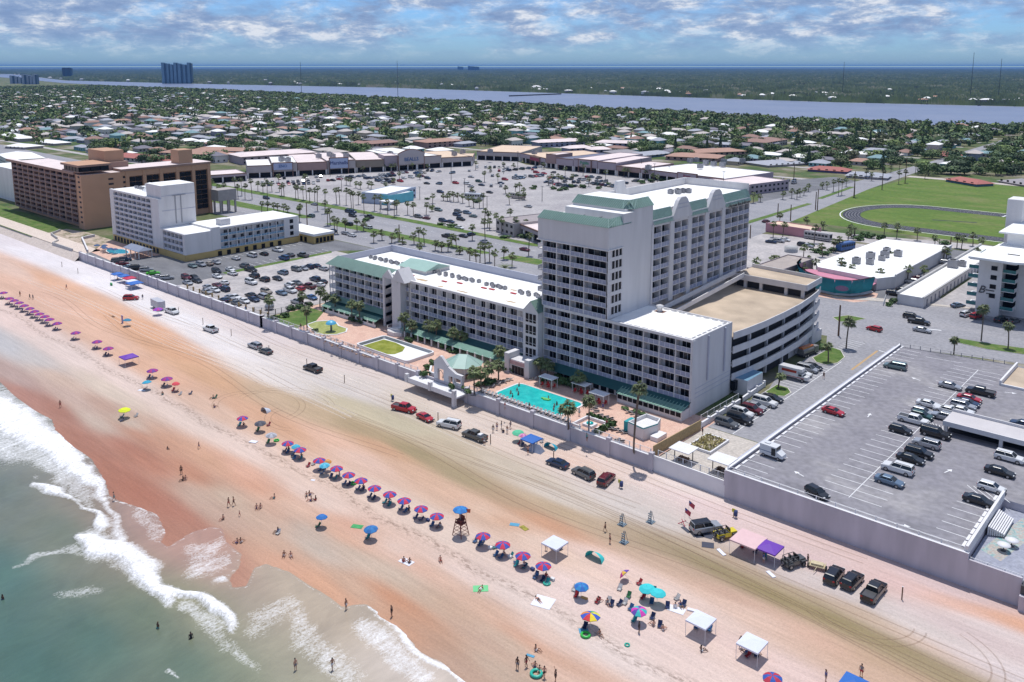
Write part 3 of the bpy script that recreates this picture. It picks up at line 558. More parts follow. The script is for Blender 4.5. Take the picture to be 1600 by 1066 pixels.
tg=MB(); tg.add([(-177.5,148.3,16.5),(-175.2,147.9,16.2),(-174.3,149.5,19.6),(-177.6,149.5,19.3)],[(0,1,2,3),(3,2,1,0)]); tg.build('gable_roof',[M['green_metal']],t)
sk=MB(); TEAL=MATS['teal_metal']
for a,bb in ((-207.5,-182),(-172,-129.6)):
 sk.add([(a,149.98,5.7),(bb,149.98,5.7),(bb,147.7,4.9),(a,147.7,4.9)],[(3,2,1,0),(0,1,2,3)],1)
 sk.add([(a,147.5,5.0),(bb,147.5,5.0),(bb,145.0,4.3),(a,145.0,4.3)],[(3,2,1,0),(0,1,2,3)],0)
sk.add([(-209,149.9,6.6),(-182,149.9,6.6),(-182,148.2,5.6),(-209,148.2,5.6)],[(3,2,1,0),(0,1,2,3)],0)
sk.build('arcade_roof',[M['green_bright'],TEAL],t)
ar=MB(); 
for i in range(30):
 x=-207+i*2.66
 if -182<x<-172: continue
 ar.box(x,x+0.35,145.1,145.45,G0,4.4)
ar.box(-207,-182,145.2,145.3,G0,G0+0.9); ar.build('arcade_columns',[M['white_stucco']],t)
fl=MB()
for i in range(6): 
 z=5.9+i*2.62
 if i<5: fl.box(LX0-3.2,LX0,150.4,153.4,z-0.1,z+0.08)
 if i<4: fl.box(LX0-3.2,LX0-3.1,150.4,153.4,z+0.08,z+1.05); fl.box(LX0-3.2,LX0,150.4,150.48,z+0.08,z+1.05)
for x in (-210.1,-208.7): fl.box(x,x+0.15,150.4,150.6,G0,16.3)
fl.build('end_stair',[M['rail_white']],t)
for i in range(56):
 if i in (15,16,17,36,37,44,45,46): continue
 x=-204+i*1.3; ac_unit(x+U(-.2,.2),161.5+U(-.3,.3)+(0.8 if i%2 else 0),16.51,0.95,'small air unit on the long wing roof','air units on the long wing roof')
for x,y in ((-178,155.5),(-161.5,158.3),(-153,159),(-150.5,159.4),(-143.5,160.2),(-166,156.8)):
 o=thing('roof_tarp',(x,y,16.52),'small red tarp lying on the white roof of the long wing','tarp','red tarps on the long wing roof',auto=True); b=MB(); b.box(x-0.9,x+0.9,y-0.3,y+0.3,16.52,16.75); b.build('cloth',[M['red_paint']],o)
st_=MB()
for (x,y,rx,ry) in ((-172,154,2.6,0.9),(-163,152.6,1.2,0.6),(-155,152.8,2.5,0.5),(-139,154,2.0,0.5),(-146,163,1.2,0.6),(-195,157,1.5,.5)):
 st_.add([(x+rx*math.cos(a)*U(.7,1.1),y+ry*math.sin(a)*U(.7,1.1),16.515) for a in [k*0.524 for k in range(12)]],[tuple(range(12))])
o=st_.build('roof_stains',[mat('stain',(0.45,0.33,0.2),0.9,0.3,0.8)],t)
t=thing('parking_garage',(-95,192,G0),'layered concrete car ramp building with curved bands behind the resort','parking garage')
def gcurve(z):  # outer edge of every deck bows out slightly
 return [(-84.6,167.4),(-83.9,173),(-83.4,180),(-83.2,190),(-83.4,200),(-84.2,208),(-85.0,214.2),(-86.4,219.5)]
b=MB(); dk=[6.3,9.4,12.6,15.9]
for k,z in enumerate(dk):
 c=gcurve(z); poly=c+[(-107.0,219.5),(-107.0,167.6)]
 b.prism(poly,z-0.3,z,2 if k==3 else 0,2 if k==3 else 0)
 for (x0,y0),(x1,y1) in zip(c[:-1],c[1:]):
  dx,dy=y1-y0,-(x1-x0); L=math.hypot(dx,dy); dx*=0.22/L; dy*=0.22/L
  zt=z+1.05
  v=[(x0,y0,z-0.55),(x1,y1,z-0.55),(x1+dx,y1+dy,z-0.55),(x0+dx,y0+dy,z-0.55),(x0,y0,zt),(x1,y1,zt),(x1+dx,y1+dy,zt),(x0+dx,y0+dy,zt)]
  b.add(v,[(3,2,1,0),(4,5,6,7),(0,1,5,4),(1,2,6,5),(2,3,7,6),(3,0,4,7)],0)
b.box(-86.6,-85.0,167.5,219,G0,5.6,0); b.box(-107,-87.2,218.6,219,G0,16,0)
b.prism([(-85.6,208.3),(-85.4,214.2),(-86.4,219.5),(-107,221.4),(-107,208.3)],18.2,18.6,0,2)   # upper half deck
for (x0,y0,x1,y1) in ((-107,208.3,-85.5,208.3),(-86.4,219.5,-107,221.4),(-85.5,208.3,-86.2,219.5)):
 dx,dy=(y1-y0),-(x1-x0); L=math.hypot(dx,dy); dx*=0.25/L; dy*=0.25/L
 v=[(x0,y0,18.0),(x1,y1,18.0),(x1+dx,y1+dy,18.0),(x0+dx,y0+dy,18.0),(x0,y0,19.6),(x1,y1,19.6),(x1+dx,y1+dy,19.6),(x0+dx,y0+dy,19.6)]
 b.add(v,[(3,2,1,0),(4,5,6,7),(0,1,5,4),(1,2,6,5),(2,3,7,6),(3,0,4,7)],0)
b.build('decks',[M['tower_stucco'],M['concrete'],M['deck_tan']],t)
b=MB(); b.prism([(-106,168),(-85.8,168),(-84.9,180),(-84.8,195),(-85.6,208),(-87.6,218),(-106,218)],G0,15.5); b.box(-105.5,-87,209.5,218,15.95,18.0); b.build('painted_shade_core',[M['dark_interior']],t)  # near-black block stands in for the shade between the decks
b=MB()
for y in (175,184,193,202,211):
 for z in (3,6.3,9.4,12.6): b.box(-84.9,-84.3,y,y+0.6,z,z+3.1)
for x in (-103,-98.5,-91.5,-87): b.box(x,x+0.8,208.6,209.2,15.9,18.3)
b.build('pillars',[M['tower_stucco']],t)
b=MB()
for x,dz in ((-102.6,0.0),(-105.2,0.8)): b.add([(x,170,16.1+dz),(x,208,18.9+dz*.5),(x,208,20.1+dz*.5),(x,170,17.2+dz),(x-0.25,170,16.1+dz),(x-0.25,208,18.9+dz*.5),(x-0.25,208,20.1+dz*.5),(x-0.25,170,17.2+dz)],[(0,1,2,3),(7,6,5,4),(3,2,6,7),(0,3,7,4)])
b.build('ramp_wall',[M['white_stucco']],t)
t=thing('service_shed',(-83,171,G0),'flat blue-grey service shed at the foot of the car ramp building','shed'); b=MB(); b.box(-84.5,-81.2,168.5,176.0,G0,6.2,0,1); b.build('wall',[M['tower_stucco'],M['blue_panel']],t)
b=MB(); b.box(-84.6,-83.5,167.2,168.4,G0+1,5.8); b.build('window',[M['dark_glass']],t)
sheet('pool_terrace',[(-214,129.2),(-79.6,129.2),(-79.6,152),(-214,152)],G0+0.01,PINKP)
sheet('pale_parking_lot',[(-268,129.3),(-214.5,129.3),(-214,199),(-273,199),(-270,150)],G0+0.012,LOT)
sheet('hotel_parking_lot',[(-345,129.3),(-268,129.3),(-270,150),(-273,199),(-262,212),(-330,212),(-345,150)],G0+0.016,ASPH)
sheet('planting_bed',[(-214,129.4),(-198,129.4),(-200,138),(-206,145),(-213,145)],G0+0.02,GRASS)
sheet('resort_yard',[(-262,173),(-129,173),(-127,212),(-262,212)],G0+0.01,WALK)
stripe_later=[(-279.5,y,-274.5,y) for y in range(158,200,3)]+[(-298,y,-293,y) for y in range(158,200,3)]
sheet('verge',[(-273.6,150),(-270.4,150),(-271.6,196),(-274.6,198)],G0+0.02,GRASS)
def rail_run(name,pts,z,h,label,cat,mt,step=2.4,pick=True,auto=False,group=None,r=0.05):
 t=thing(name,(pts[0][0],pts[0][1],z),label,cat,group,auto=auto)
 a=MB(); p=MB()
 for (x0,y0),(x1,y1) in zip(pts[:-1],pts[1:]):
  L=math.hypot(x1-x0,y1-y0); n=max(1,int(L/step))
  for hh in (h,h*0.12): a.tube((x0,y0,z+hh),(x1,y1,z+hh),r,n=4)
  if pick:
   m=int(L/0.33)
   for i in range(m): f=(i+.5)/m; a.tube((x0+(x1-x0)*f,y0+(y1-y0)*f,z+h*0.12),(x0+(x1-x0)*f,y0+(y1-y0)*f,z+h),0.018,n=3,cap=False)
  for i in range(n+1): f=i/n; x=x0+(x1-x0)*f; y=y0+(y1-y0)*f; p.box(x-0.07,x+0.07,y-0.07,y+0.07,z,z+h+0.06)
 a.build('rails',mt,t); p.build('posts',mt,t); return t
def wall_run(name,pts,z0,z1,th,label,cat,mt,cap=None,piers=0,pierh=0.4,auto=False,group=None):
 t=thing(name,(pts[0][0],pts[0][1],z0),label,cat,group,auto=auto); a=MB(); c=MB(); q=MB()
 for (x0,y0),(x1,y1) in zip(pts[:-1],pts[1:]):
  dx,dy=x1-x0,y1-y0; L=math.hypot(dx,dy); nx,ny=-dy/L*th/2,dx/L*th/2
  def bx(m,e,za,zb):
   ex,ey=nx*(1+e),ny*(1+e); P=[(x0-ex,y0-ey),(x1-ex,y1-ey),(x1+ex,y1+ey),(x0+ex,y0+ey)]
   m.prism(P,za,zb)
  bx(a,0,z0,z1)
  if cap: bx(c,0.35,z1,z1+0.14)
  if piers:
   n=max(1,int(L/piers))
   for i in range(n+1): f=i/n; x=x0+dx*f; y=y0+dy*f; q.box(x-th*0.9,x+th*0.9,y-th*0.9,y+th*0.9,z0,z1+pierh)
 a.build('wall',mt,t)
 if cap: c.build('coping',cap,t)
 if piers: q.build('piers',mt,t)
 return t
swl=[(-343.5,129.1),(-214,129.1)]
wall_run('seawall',swl,-0.4,G0+0.55,0.5,'long grey seawall edging the car lots behind the upper beach','seawall',M['seawall'],M['cap_white'],7,0.35)
wall_run('seawall',[(-214,129.1),(-146,129.0)],-0.4,G0+0.35,0.5,'grey seawall with piers below the drained pool terrace','seawall',M['seawall'],M['cap_white'],7,0.6)
wall_run('seawall',[(-129.5,128.9),(-80.6,128.9)],-0.4,G0+0.35,0.5,'grey seawall below the row of loungers at the blue pool','seawall',M['seawall'],M['cap_white'],9,0.7)
wall_run('seawall',[(-146,129.3),(-129.5,129.3)],-0.4,G0+0.3,0.3,'short seawall stretch under the arched beach gate','seawall',M['seawall'])
rail_run('deck_railing',[(-129.0,129.2),(-81,129.2)],G0+0.5,1.0,'white picket railing on the seawall beside the blue pool','railing',M['cap_white'])
rail_run('deck_railing',[(-213,129.4),(-146.5,129.3)],G0+0.5,1.0,'white picket railing on the seawall by the drained pool','railing',M['cap_white'])
t=thing('beach_boardwalk',(-137,126.6,0),'white cantilevered boardwalk ledge below the arched gate over the sand','boardwalk')
b=MB(); b.box(-146.3,-129.2,124.9,128.9,2.0,2.35); b.box(-146.3,-129.2,124.9,125.1,2.35,3.1); b.build('slab',M['cap_white'],t)
b=MB()
for x in (-146,-138,-130.2): b=MB(); b.box(x,x+0.8,124.7,125.5,0 if x==-130.2 else 1.9,3.9); b.build('pier',M['tower_stucco'],t)
t=thing('rope_fence',(-258,131,G0),'row of tan bollard posts joined by rope along the pale car lot','fence'); b=MB()
for i in range(14): x=-262+i*4.0; b.box(x-0.2,x+0.2,130.9,131.3,G0,G0+1.35); 
b.build('posts',M['fence_tan'],t); b=MB()
for i in range(13): x=-262+i*4.0; b.path([(x,131.1,G0+1.1),(x+2,131.1,G0+0.75),(x+4,131.1,G0+1.1)],[.05,.05,.05],4)
b.build('rope',M['fence_tan'],t)
rail_run('chain_link_fence',[(-221,131),(-214.6,134),(-214.3,146)],G0,1.6,'grey chain link fence at the corner of the pale lot and the garden','fence',M['grey_metal'],1.8)
def ringpoly(pts,off):
 cx=sum(p[0] for p in pts)/len(pts); cy=sum(p[1] for p in pts)/len(pts)
 return [(p[0]+(p[0]-cx)/math.hypot(p[0]-cx,p[1]-cy)*off,p[1]+(p[1]-cy)/math.hypot(p[0]-cx,p[1]-cy)*off) for p in pts]
def roundrect(x0,x1,y0,y1,r,n=5):
 o=[]
 for cx,cy,a0 in ((x1-r,y0+r,-90),(x1-r,y1-r,0),(x0+r,y1-r,90),(x0+r,y0+r,180)):
  for i in range(n+1): a=math.radians(a0+90*i/n); o.append((cx+r*math.cos(a),cy+r*math.sin(a)))
 return o
def pool(name,poly,label,waterm,rimw=0.45,dz=0.10,rimm=None):
 t=thing(name,(poly[0][0],poly[0][1],G0),label,'pool'); out=ringpoly(poly,rimw); n=len(poly)
 v=[(p[0],p[1],G0+dz+.06) for p in poly]+[(p[0],p[1],G0+dz+.06) for p in out]+[(p[0],p[1],G0) for p in out]+[(p[0],p[1],G0-.2) for p in poly]
 b=MB(); b.add(v,[(i,(i+1)%n,(i+1)%n+n,i+n)[::-1] for i in range(n)]+[(i+n,(i+1)%n+n,(i+1)%n+2*n,i+2*n)[::-1] for i in range(n)]+[(i,i+3*n,(i+1)%n+3*n,(i+1)%n) for i in range(n)]); b.build('coping',rimm or M['cap_white'],t)
 b=MB(); b.sheet(poly,G0+dz); o=b.build('water',waterm,t); return t
def watermat(name,c1,c2,scale,rough=0.12):
 m=blend_mat(name,[c1,c2],scale,rough=rough); nt=m.node_tree; b=nt.nodes['Principled BSDF']; tcn=nt.nodes.new('ShaderNodeTexCoord'); n=nt.nodes.new('ShaderNodeTexNoise'); n.inputs['Scale'].default_value=2.5; n.inputs['Detail'].default_value=3
 nt.links.new(tcn.outputs['Object'],n.inputs['Vector']); bp=nt.nodes.new('ShaderNodeBump'); bp.inputs['Strength'].default_value=0.25; bp.inputs['Distance'].default_value=0.1; nt.links.new(n.outputs[0],bp.inputs['Height']); nt.links.new(bp.outputs[0],b.inputs['Normal']); return m
POOLW=watermat('pool_water',(0.012,0.33,0.33),(0.035,0.52,0.47),0.5)
pool('swimming_pool',roundrect(-123.9,-105.4,132.0,140.6,1.4),'large turquoise swimming pool with bathers in front of the tower',POOLW)
ALG=blend_mat('algae_water',[(0.20,0.24,0.06),(0.30,0.32,0.10),(0.38,0.40,0.18)],0.5,rough=0.5)
kp=[(-198.6,134.2),(-199.2,137.6),(-197.2,140.4),(-194,140.6),(-191.2,139.2),(-187.5,139.3),(-185.4,137.4),(-185.3,134.4),(-187.4,131.9),(-190.4,131.2),(-192.2,133.0),(-195.5,133.0)]
pool('wading_pool',kp,'keyhole-shaped wading pool with murky yellow-green water',ALG)
t=thing('drained_pool',(-163,136.5,G0),'drained rectangular pool with green algae puddle on its white floor','pool')
P=roundrect(-173.2,-153.7,131.9,141.2,1.0,3); n=len(P); b=MB(); D=0.0
b=MB(); out=ringpoly(P,0.5); top=G0+0.75
b.add([(p[0],p[1],top) for p in P]+[(p[0],p[1],top) for p in out]+[(p[0],p[1],G0) for p in out]+[(p[0],p[1],G0) for p in P],[(i,(i+1)%n,(i+1)%n+n,i+n)[::-1] for i in range(n)]+[(i+n,(i+1)%n+n,(i+1)%n+2*n,i+2*n)[::-1] for i in range(n)]+[(i,i+3*n,(i+1)%n+3*n,(i+1)%n) for i in range(n)]); b.build('coping',M['cap_white'],t)
b=MB(); b.sheet(P,G0+0.03); b.build('basin_floor',mat('basin_white',(0.72,0.72,0.70),0.8,0.05,0.3),t)
b=MB(); m_=[(-172.4,140.2),(-168,140.6),(-163.2,139.8),(-161.2,137.2),(-161.0,134.4),(-163,132.6),(-168,132.1),(-172.4,132.6)]; b.sheet(m_,G0+0.05); b.build('algae_puddle',blend_mat('algae_thick',[(0.12,0.15,0.015),(0.22,0.24,0.03),(0.30,0.31,0.08)],0.35,rough=0.5),t)
b=MB(); wl_=[(x,141.15,0) for x in (-172.3,-154.6)]; b.box(-172.6,-154.3,141.0,141.19,G0+0.02,top-0.01); b.box(-173.15,-172.95,133,140.4,G0+0.02,top-0.01); b.build('inner_wall',mat('basin_grey',(0.33,0.34,0.36),0.8,0.1,0.5),t)
t=thing('mushroom_fountain',(-188.6,135.0,G0),'blue mushroom fountain standing in the murky wading pool','fountain'); b=MB(); b.lathe([(1.5,2.3),(1.3,2.7),(0.7,3.1),(0,3.25)],10,0,(-188.6,135,G0)); b.lathe([(0,2.28),(1.5,2.3)],10,0,(-188.6,135,G0)); b.build('cap',mat('fountain_blue',(0.08,0.38,0.58),0.4,0.05,1),t); b=MB(); b.lathe([(0.3,0),(0.22,2.4)],8,0,(-188.6,135,G0)); b.build('stem',mat('fountain_stem',(0.1,0.12,0.15),0.5),t)
t=thing('pool_bar_pavilion',(-137.6,135.8,G0),'pavilion with elongated octagonal green roof beside the arched gate','pavilion')
cx,cy=-137.6,135.6; ring=[(cx-4.6,cy-1.6),(cx-2.8,cy-3.9),(cx+0.6,cy-4.3),(cx+3.4,cy-2.6),(cx+4.6,cy+1.6),(cx+2.9,cy+4.0),(cx-0.6,cy+4.3),(cx-3.6,cy+2.8)]
b=MB(); a1=(cx-0.8,cy-0.4,G0+5.2); a2=(cx+0.9,cy+0.6,G0+5.2); v=[(x,y,G0+3.0) for x,y in ring]+[a1,a2]
near=[8 if (x-a1[0])**2+(y-a1[1])**2<(x-a2[0])**2+(y-a2[1])**2 else 9 for x,y in ring]
fs=[]
for i in range(8):
 j=(i+1)%8
 fs.append((i,j,near[j],near[i]) if near[i]!=near[j] else (i,j,near[i]))
b.add(v,fs+[tuple(range(8))[::-1]],0)
for i in range(8): b.tube((*ring[i],G0+3.03),v[near[i]],0.07,n=4,mi=1)
b.build('roof',[M['green_metal'],ribm],t)
b=MB(); rr=[(cx+(x-cx)*0.62,cy+(y-cy)*0.62) for x,y in ring]; b.prism(rr,G0+1.1,G0+3.05,0); rr2=[(cx+(x-cx)*0.75,cy+(y-cy)*0.75) for x,y in ring]; b.prism(rr2,G0,G0+1.1,1); b.build('bar_wall',[M['white_stucco'],M['wood_brown']],t)
b=MB()
for x,y in ring[::1]: b.tube((cx+(x-cx)*.86,cy+(y-cy)*.86,G0),(cx+(x-cx)*.86,cy+(y-cy)*.86,G0+3.1),0.1,n=5)
b.build('posts',M['white_stucco'],t)
t=thing('beach_gate',(-136,129.6,G0),'pale gabled beach gate with arched opening beside the green pavilion','gate')
b=MB(); y0,y1=129.3,130.0
b.box(-140.8,-139.6,y0,y1,G0,6.9); b.box(-137.6,-136.4,y0,y1,G0,6.9); b.box(-139.6,-137.6,y0,y1,5.6,6.9)
b.add([(-141,y0,6.9),(-136.2,y0,6.9),(-138.3,y0,8.7),(-138.9,y0,8.7),(-141,y1,6.9),(-136.2,y1,6.9),(-138.3,y1,8.7),(-138.9,y1,8.7)],[(0,1,2,3),(7,6,5,4),(1,5,6,2),(0,3,7,4),(3,2,6,7)])
b.box(-136.4,-131.5,y0,y1,4.6,5.6); b.box(-136.4,-135.9,y0,y1,G0,4.6); b.box(-134.6,-134.1,y0,y1,G0,4.6); b.box(-132,-131.5,y0,y1,G0,4.6); b.box(-134.1,-132,y0,y1,G0,3.4)
b.add([(-136.4,y0,6.8),(-133.6,y0,5.6),(-136.4,y0,5.6),(-136.4,y1,6.8),(-133.6,y1,5.6),(-136.4,y1,5.6)],[(2,1,0),(3,4,5),(0,1,4,3)])
b.build('wall',M['tower_stucco'],t)
b=MB(); b.tube((-139.6,129.4,4.4),(-138.6,129.4,5.3),0.08,n=4); b.tube((-138.6,129.4,5.3),(-137.6,129.4,4.4),0.08,n=4)
for x in (-139.1,-138.1): b.tube((x,129.4,G0),(x,129.4,4.9),0.04,n=4)
b.build('grille',M['grey_metal'],t)
wall_run('planter_wall',[(-146,133.2),(-143.2,130.2),(-141.2,130.2)],G0,G0+0.9,0.35,'curved low planter wall left of the beach gate','wall',M['tower_stucco'],M['cap_white'])
t=thing('spa_terrace',(-173.5,146.5,G0),'raised white octagonal spa terrace with railing by the stair tower','terrace'); oc=[(-173.6+3.2*math.cos(math.radians(22.5+45*i)),146.0+2.6*math.sin(math.radians(22.5+45*i))) for i in range(8)]
b=MB(); b.prism(oc,G0,G0+1.1); b.build('base',M['white_stucco'],t); b=MB()
for i in range(8):
 p=oc[i];q=oc[(i+1)%8]; b.tube((*p,G0+2.1),(*q,G0+2.1),0.05,n=4)
 for k in range(6): f=k/6; b.tube((p[0]+(q[0]-p[0])*f,p[1]+(q[1]-p[1])*f,G0+1.1),(p[0]+(q[0]-p[0])*f,p[1]+(q[1]-p[1])*f,G0+2.1),0.03,n=3)
b.build('railing',M['cap_white'],t)
t=thing('fountain_garden',(-98,132.6,G0),'square white planter with green hedge border and small fountain','planter'); b=MB()
for (x0,x1,y0,y1) in ((-100.6,-95.0,135.0,135.5),(-95.5,-95.0,130,135.0),(-100.6,-98.4,130.0,130.4),(-100.6,-100.2,130.4,135.0)): b.box(x0,x1,y0,y1,G0,G0+0.6)
b.box(-99,-96.6,131.6,133.6,G0,G0+0.5,0); b.build('border',M['cap_white'],t)
b=MB(); b.lathe([(0.7,0.5),(0.75,0.7),(0,0.72)],8,0,(-97.8,132.6,G0)); b.build('basin',POOLW,t)
def leafbox(x0,x1,y0,y1,z0,z1,n,s=0.35):
 b=MB()
 for i in range(n):
  c=Vector((U(x0,x1),U(y0,y1),U(z0,z1))); a=Vector((U(-1,1),U(-1,1),U(-.6,1))).normalized(); u_=a.cross(Vector((0.3,1,0.2))).normalized()*s*U(.6,1.2); v_=a.cross(u_).normalized()*s*U(.6,1.2)
  b.add([c-u_-v_,c+u_-v_,c+u_+v_,c-u_+v_],[(0,1,2,3)])
 return b
b=leafbox(-95.0,-93.9,130,135.6,G0,G0+0.9,160); b2=leafbox(-100.8,-93.9,135.5,136.3,G0,G0+0.8,200); o=len(b.v); b.add(b2.v,b2.f); b.build('hedge',M['hedge_leaf'],t)
t=thing('towel_hut',(-87.3,137.2,G0),'small white open-topped towel hut with teal trim on the terrace','hut'); H=[(-89.9,134.6),(-85.8,133.9),(-84.9,137.6),(-85.8,140.2),(-89.3,140.4)]
b=MB(); n=5; i_=ringpoly(H,-0.35)
b.add([(p[0],p[1],G0) for p in H]+[(p[0],p[1],G0+2.6) for p in H]+[(p[0],p[1],G0+2.6) for p in i_]+[(p[0],p[1],G0+1.9) for p in i_],[(k,(k+1)%n,(k+1)%n+n,k+n) for k in range(n)]+[(k+n,(k+1)%n+n,(k+1)%n+2*n,k+2*n) for k in range(n)]+[(k+2*n,(k+1)%n+2*n,(k+1)%n+3*n,k+3*n) for k in range(n)]+[(15,16,17,18,19)],0)
b.build('wall',M['white_stucco'],t); b=MB(); q=ringpoly(H,0.02)
b.add([(p[0],p[1],G0+2.35) for p in q]+[(p[0],p[1],G0+2.62) for p in q],[(k,(k+1)%n,(k+1)%n+n,k+n) for k in range(n)]); b.box(-91.0,-89.95,134.8,137.4,G0,G0+2.3); b.build('teal_trim',mat('teal_paint',(0.02,0.30,0.32),0.5,0.1,1),t)
b=MB(); b.box(-84.9,-83.2,135.0,138.4,G0,G0+0.9); b.build('counter',M['cap_white'],t)
for k,(x,y) in enumerate([(-117.6,143.3),(-109.6,145.2),(-103.2,143.2)]):
 t=thing('shade_canopy',(x,y,G0),'flat white shade canopy over red shadow-toned chairs on the hotel terrace','canopy','white canopies by the blue pool',auto=True)
 b=MB(); b.box(x-2,x+2,y-1.2,y+1.2,G0+2.35,G0+2.5); b.build('top',M['cap_white'],t)
 b=MB()
 for dx in (-1.8,1.8):
  for dy in (-1,1): b.tube((x+dx,y+dy,G0),(x+dx,y+dy,G0+2.35),0.06,n=5)
 b.build('posts',M['cap_white'],t)
 for j in range(4):
  c=thing('shadow_red_chair',(x-1.5+j*0.95,y-0.6+(j%2)*0.9,G0),'deck chair painted red for the shadow under a white canopy','chair','chairs painted red for the canopy shadows',auto=True); m=MB(); X,Y=x-1.5+j*0.95,y-0.6+(j%2)*0.9  # chair red stands in for the reddish shadow under each canopy
  m.box(X-0.28,X+0.28,Y-0.3,Y+0.3,G0+0.38,G0+0.45); m.box(X-0.28,X+0.28,Y+0.26,Y+0.33,G0+0.45,G0+1.0)
  for dx in (-.25,.22):
   for dy in (-.28,.24): m.box(X+dx,X+dx+.04,Y+dy,Y+dy+.04,G0,G0+0.38)
  m.build('frame',M['red_paint'],c)
wall_run('wooden_fence',[(-80.6,129.4),(-80.0,146.0)],G0,G0+2.1,0.15,'tan wooden fence between the resort terrace and the small park','fence',M['fence_tan'])
wall_run('low_wall',[(-80.4,146.5),(-80.4,164.0),(-81.0,176.5)],G0,G0+1.0,0.3,'low white wall with posts beside the resort driveway','wall',M['cap_white'],M['cap_white'],3.2,0.5)
rail_run('white_railing',[(-82.2,150),(-82.0,166)],G0,1.2,'thin white railing at the base of the blank end wall','railing',M['cap_white'])
sheet('park_paving',[(-79.9,129.2),(-65.3,129.2),(-65.3,148),(-79.6,148)],G0+0.01,WALK)
wall_run('park_wall',[(-80.2,129.0),(-65.3,128.9)],-0.4,G0+0.5,0.3,'white wall edging the small park above the sand','wall',M['cap_white'])
rail_run('park_railing',[(-79.8,129.9),(-65.6,129.9)],G0+0.1,1.2,'white railing in front of the park shelters','railing',M['cap_white'],1.6)
for lab,x,y in (('white flat-roofed park shelter over a brown table by the fence',-75.4,131.6),('white flat-roofed park shelter beside the parking deck wall',-67.9,132.4)):
 t=thing('park_shelter',(x,y,G0),lab,'shelter','park shelters'); b=MB(); b.box(x-2.1,x+2.1,y-1.9,y+1.9,G0+2.5,G0+2.65); b.build('roof',M['cap_white'],t)
 b=MB()
 for dx in (-1.9,1.9): b.tube((x+dx,y,G0),(x+dx,y,G0+2.5),0.09,n=6)
 b.build('posts',M['dark_metal'],t)
 q=thing('picnic_table',(x,y,G0),'brown picnic table under the '+('left' if x<-70 else 'right')+' park shelter','table','picnic tables'); b=MB(); b.box(x-.9,x+.9,y-.4,y+.4,G0+.7,G0+.78); b.box(x-.9,x+.9,y-.9,y-.62,G0+.42,G0+.48); b.box(x-.9,x+.9,y+.62,y+.9,G0+.42,G0+.48); b.box(x-.7,x-.6,y-.8,y+.8,G0,G0+.7); b.box(x+.6,x+.7,y-.8,y+.8,G0,G0+.7); b.build('boards',M['wood_brown'],q)
DRYG=blend_mat('dry_grass',[(0.28,0.25,0.10),(0.42,0.36,0.17),(0.52,0.44,0.26)],1.2,rough=0.9)
for lab,(x0,x1,y0,y1) in (('larger raised planter of dry grass in the small park',(-77.8,-72.9,137.2,144.6)),('narrow planter of dry grass against the parking deck',(-67.6,-65.5,135.5,142.5))):
 t=thing('grass_planter',(x0,y0,G0),lab,'planter'); b=MB(); b.box(x0,x1,y0,y0+.3,G0,G0+.5); b.box(x0,x1,y1-.3,y1,G0,G0+.5); b.box(x0,x0+.3,y0+.3,y1-.3,G0,G0+.5); b.box(x1-.3,x1,y0+.3,y1-.3,G0,G0+.5); b.build('border',M['cap_white'],t)
 b=leafbox(x0+.4,x1-.4,y0+.4,y1-.4,G0+.2,G0+.8,420,0.18); b.build('tufts',DRYG,t)
sheet('side_street',[(-79.6,148.2),(-65.3,148.2),(-65.3,224),(-62,236),(-90,236),(-82,215),(-81.2,183),(-79.6,176)],G0+0.014,ROAD)
def stripe(name,segs,z,w_,m):
 b=MB()
 for (x0,y0,x1,y1) in segs:
  dx,dy=x1-x0,y1-y0; L=math.hypot(dx,dy); nx,ny=-dy/L*w_/2,dx/L*w_/2
  b.add([(x0-nx,y0-ny,z),(x1-nx,y1-ny,z),(x1+nx,y1+ny,z),(x0+nx,y0+ny,z)],[(0,1,2,3)])
 return struct(b.build(name,m))
sg=stripe_later+[(-74.2,172,-74.2,205),(-74.2,148.5,-74.2,172)]+[(-79.3,150.5+i*2.75,-74.2,150.5+i*2.75) for i in range(9)]+[(-79.6,180.5+i*1.6,-74.2,180.0+i*1.6) for i in range(12)]+[(-79.2,214.5+i*1.5,-75,213+i*1.7) for i in range(7)]+[(-79.0,137+i*2.3-0.0,-75.5,148-0.0) for i in range(0)]
stripe('bay_markings',sg,G0+0.028,0.14,M['line_white']); stripe('centre_line',[(-70.3,200.9,-70.6,219.5),(-70.0,200.9,-70.3,219.5)],G0+0.028,0.15,M['line_yellow']); stripe('stop_line',[(-70.3,220.0,-65.8,219.0)],G0+0.028,0.3,M['line_white'])
def island(name,poly,g=GRASS): 
 slab('kerb',ringpoly(poly,0.25),G0,G0+0.13,M['curb']); sheet(name,poly,G0+0.135,g)
island('lawn_island',[(-79.2,173.6),(-79.2,179.4),(-76.6,179.2),(-74.9,177),(-75.0,174),(-76.6,173)]); island('lawn_island',[(-80.6,203),(-80.2,214),(-77.6,213.2),(-74.9,208.6),(-74.6,203.4),(-76,200.2),(-78.6,200.4)])
DZ=4.7
t=thing('parking_deck',(-46,129,0),'wide grey rooftop parking deck behind a lilac beachfront wall','parking deck')
DECK=blend_mat('deck_surface',[(0.17,0.165,0.18),(0.225,0.215,0.235),(0.235,0.225,0.24),(0.30,0.285,0.29)],0.09,sc2=0.9,stretch=(0.6,1,1))
b=MB(); b.box(-65.3,-26.9,128.9,151,-0.4,DZ,0,1); b.prism([(-65.3,151),(20,151),(20,228),(-40,224.2),(-65.3,220.5)],-0.4,DZ,0,1)
b.build('deck',[M['seawall'],DECK],t)
b=MB(); b.box(-65.3,-26.5,128.55,128.895,-0.4,DZ+0.55,0); b.box(-65.5,-65.31,128.55,221,G0-0.2,DZ+0.45,0); b.build('parapet',[M['seawall']],t)
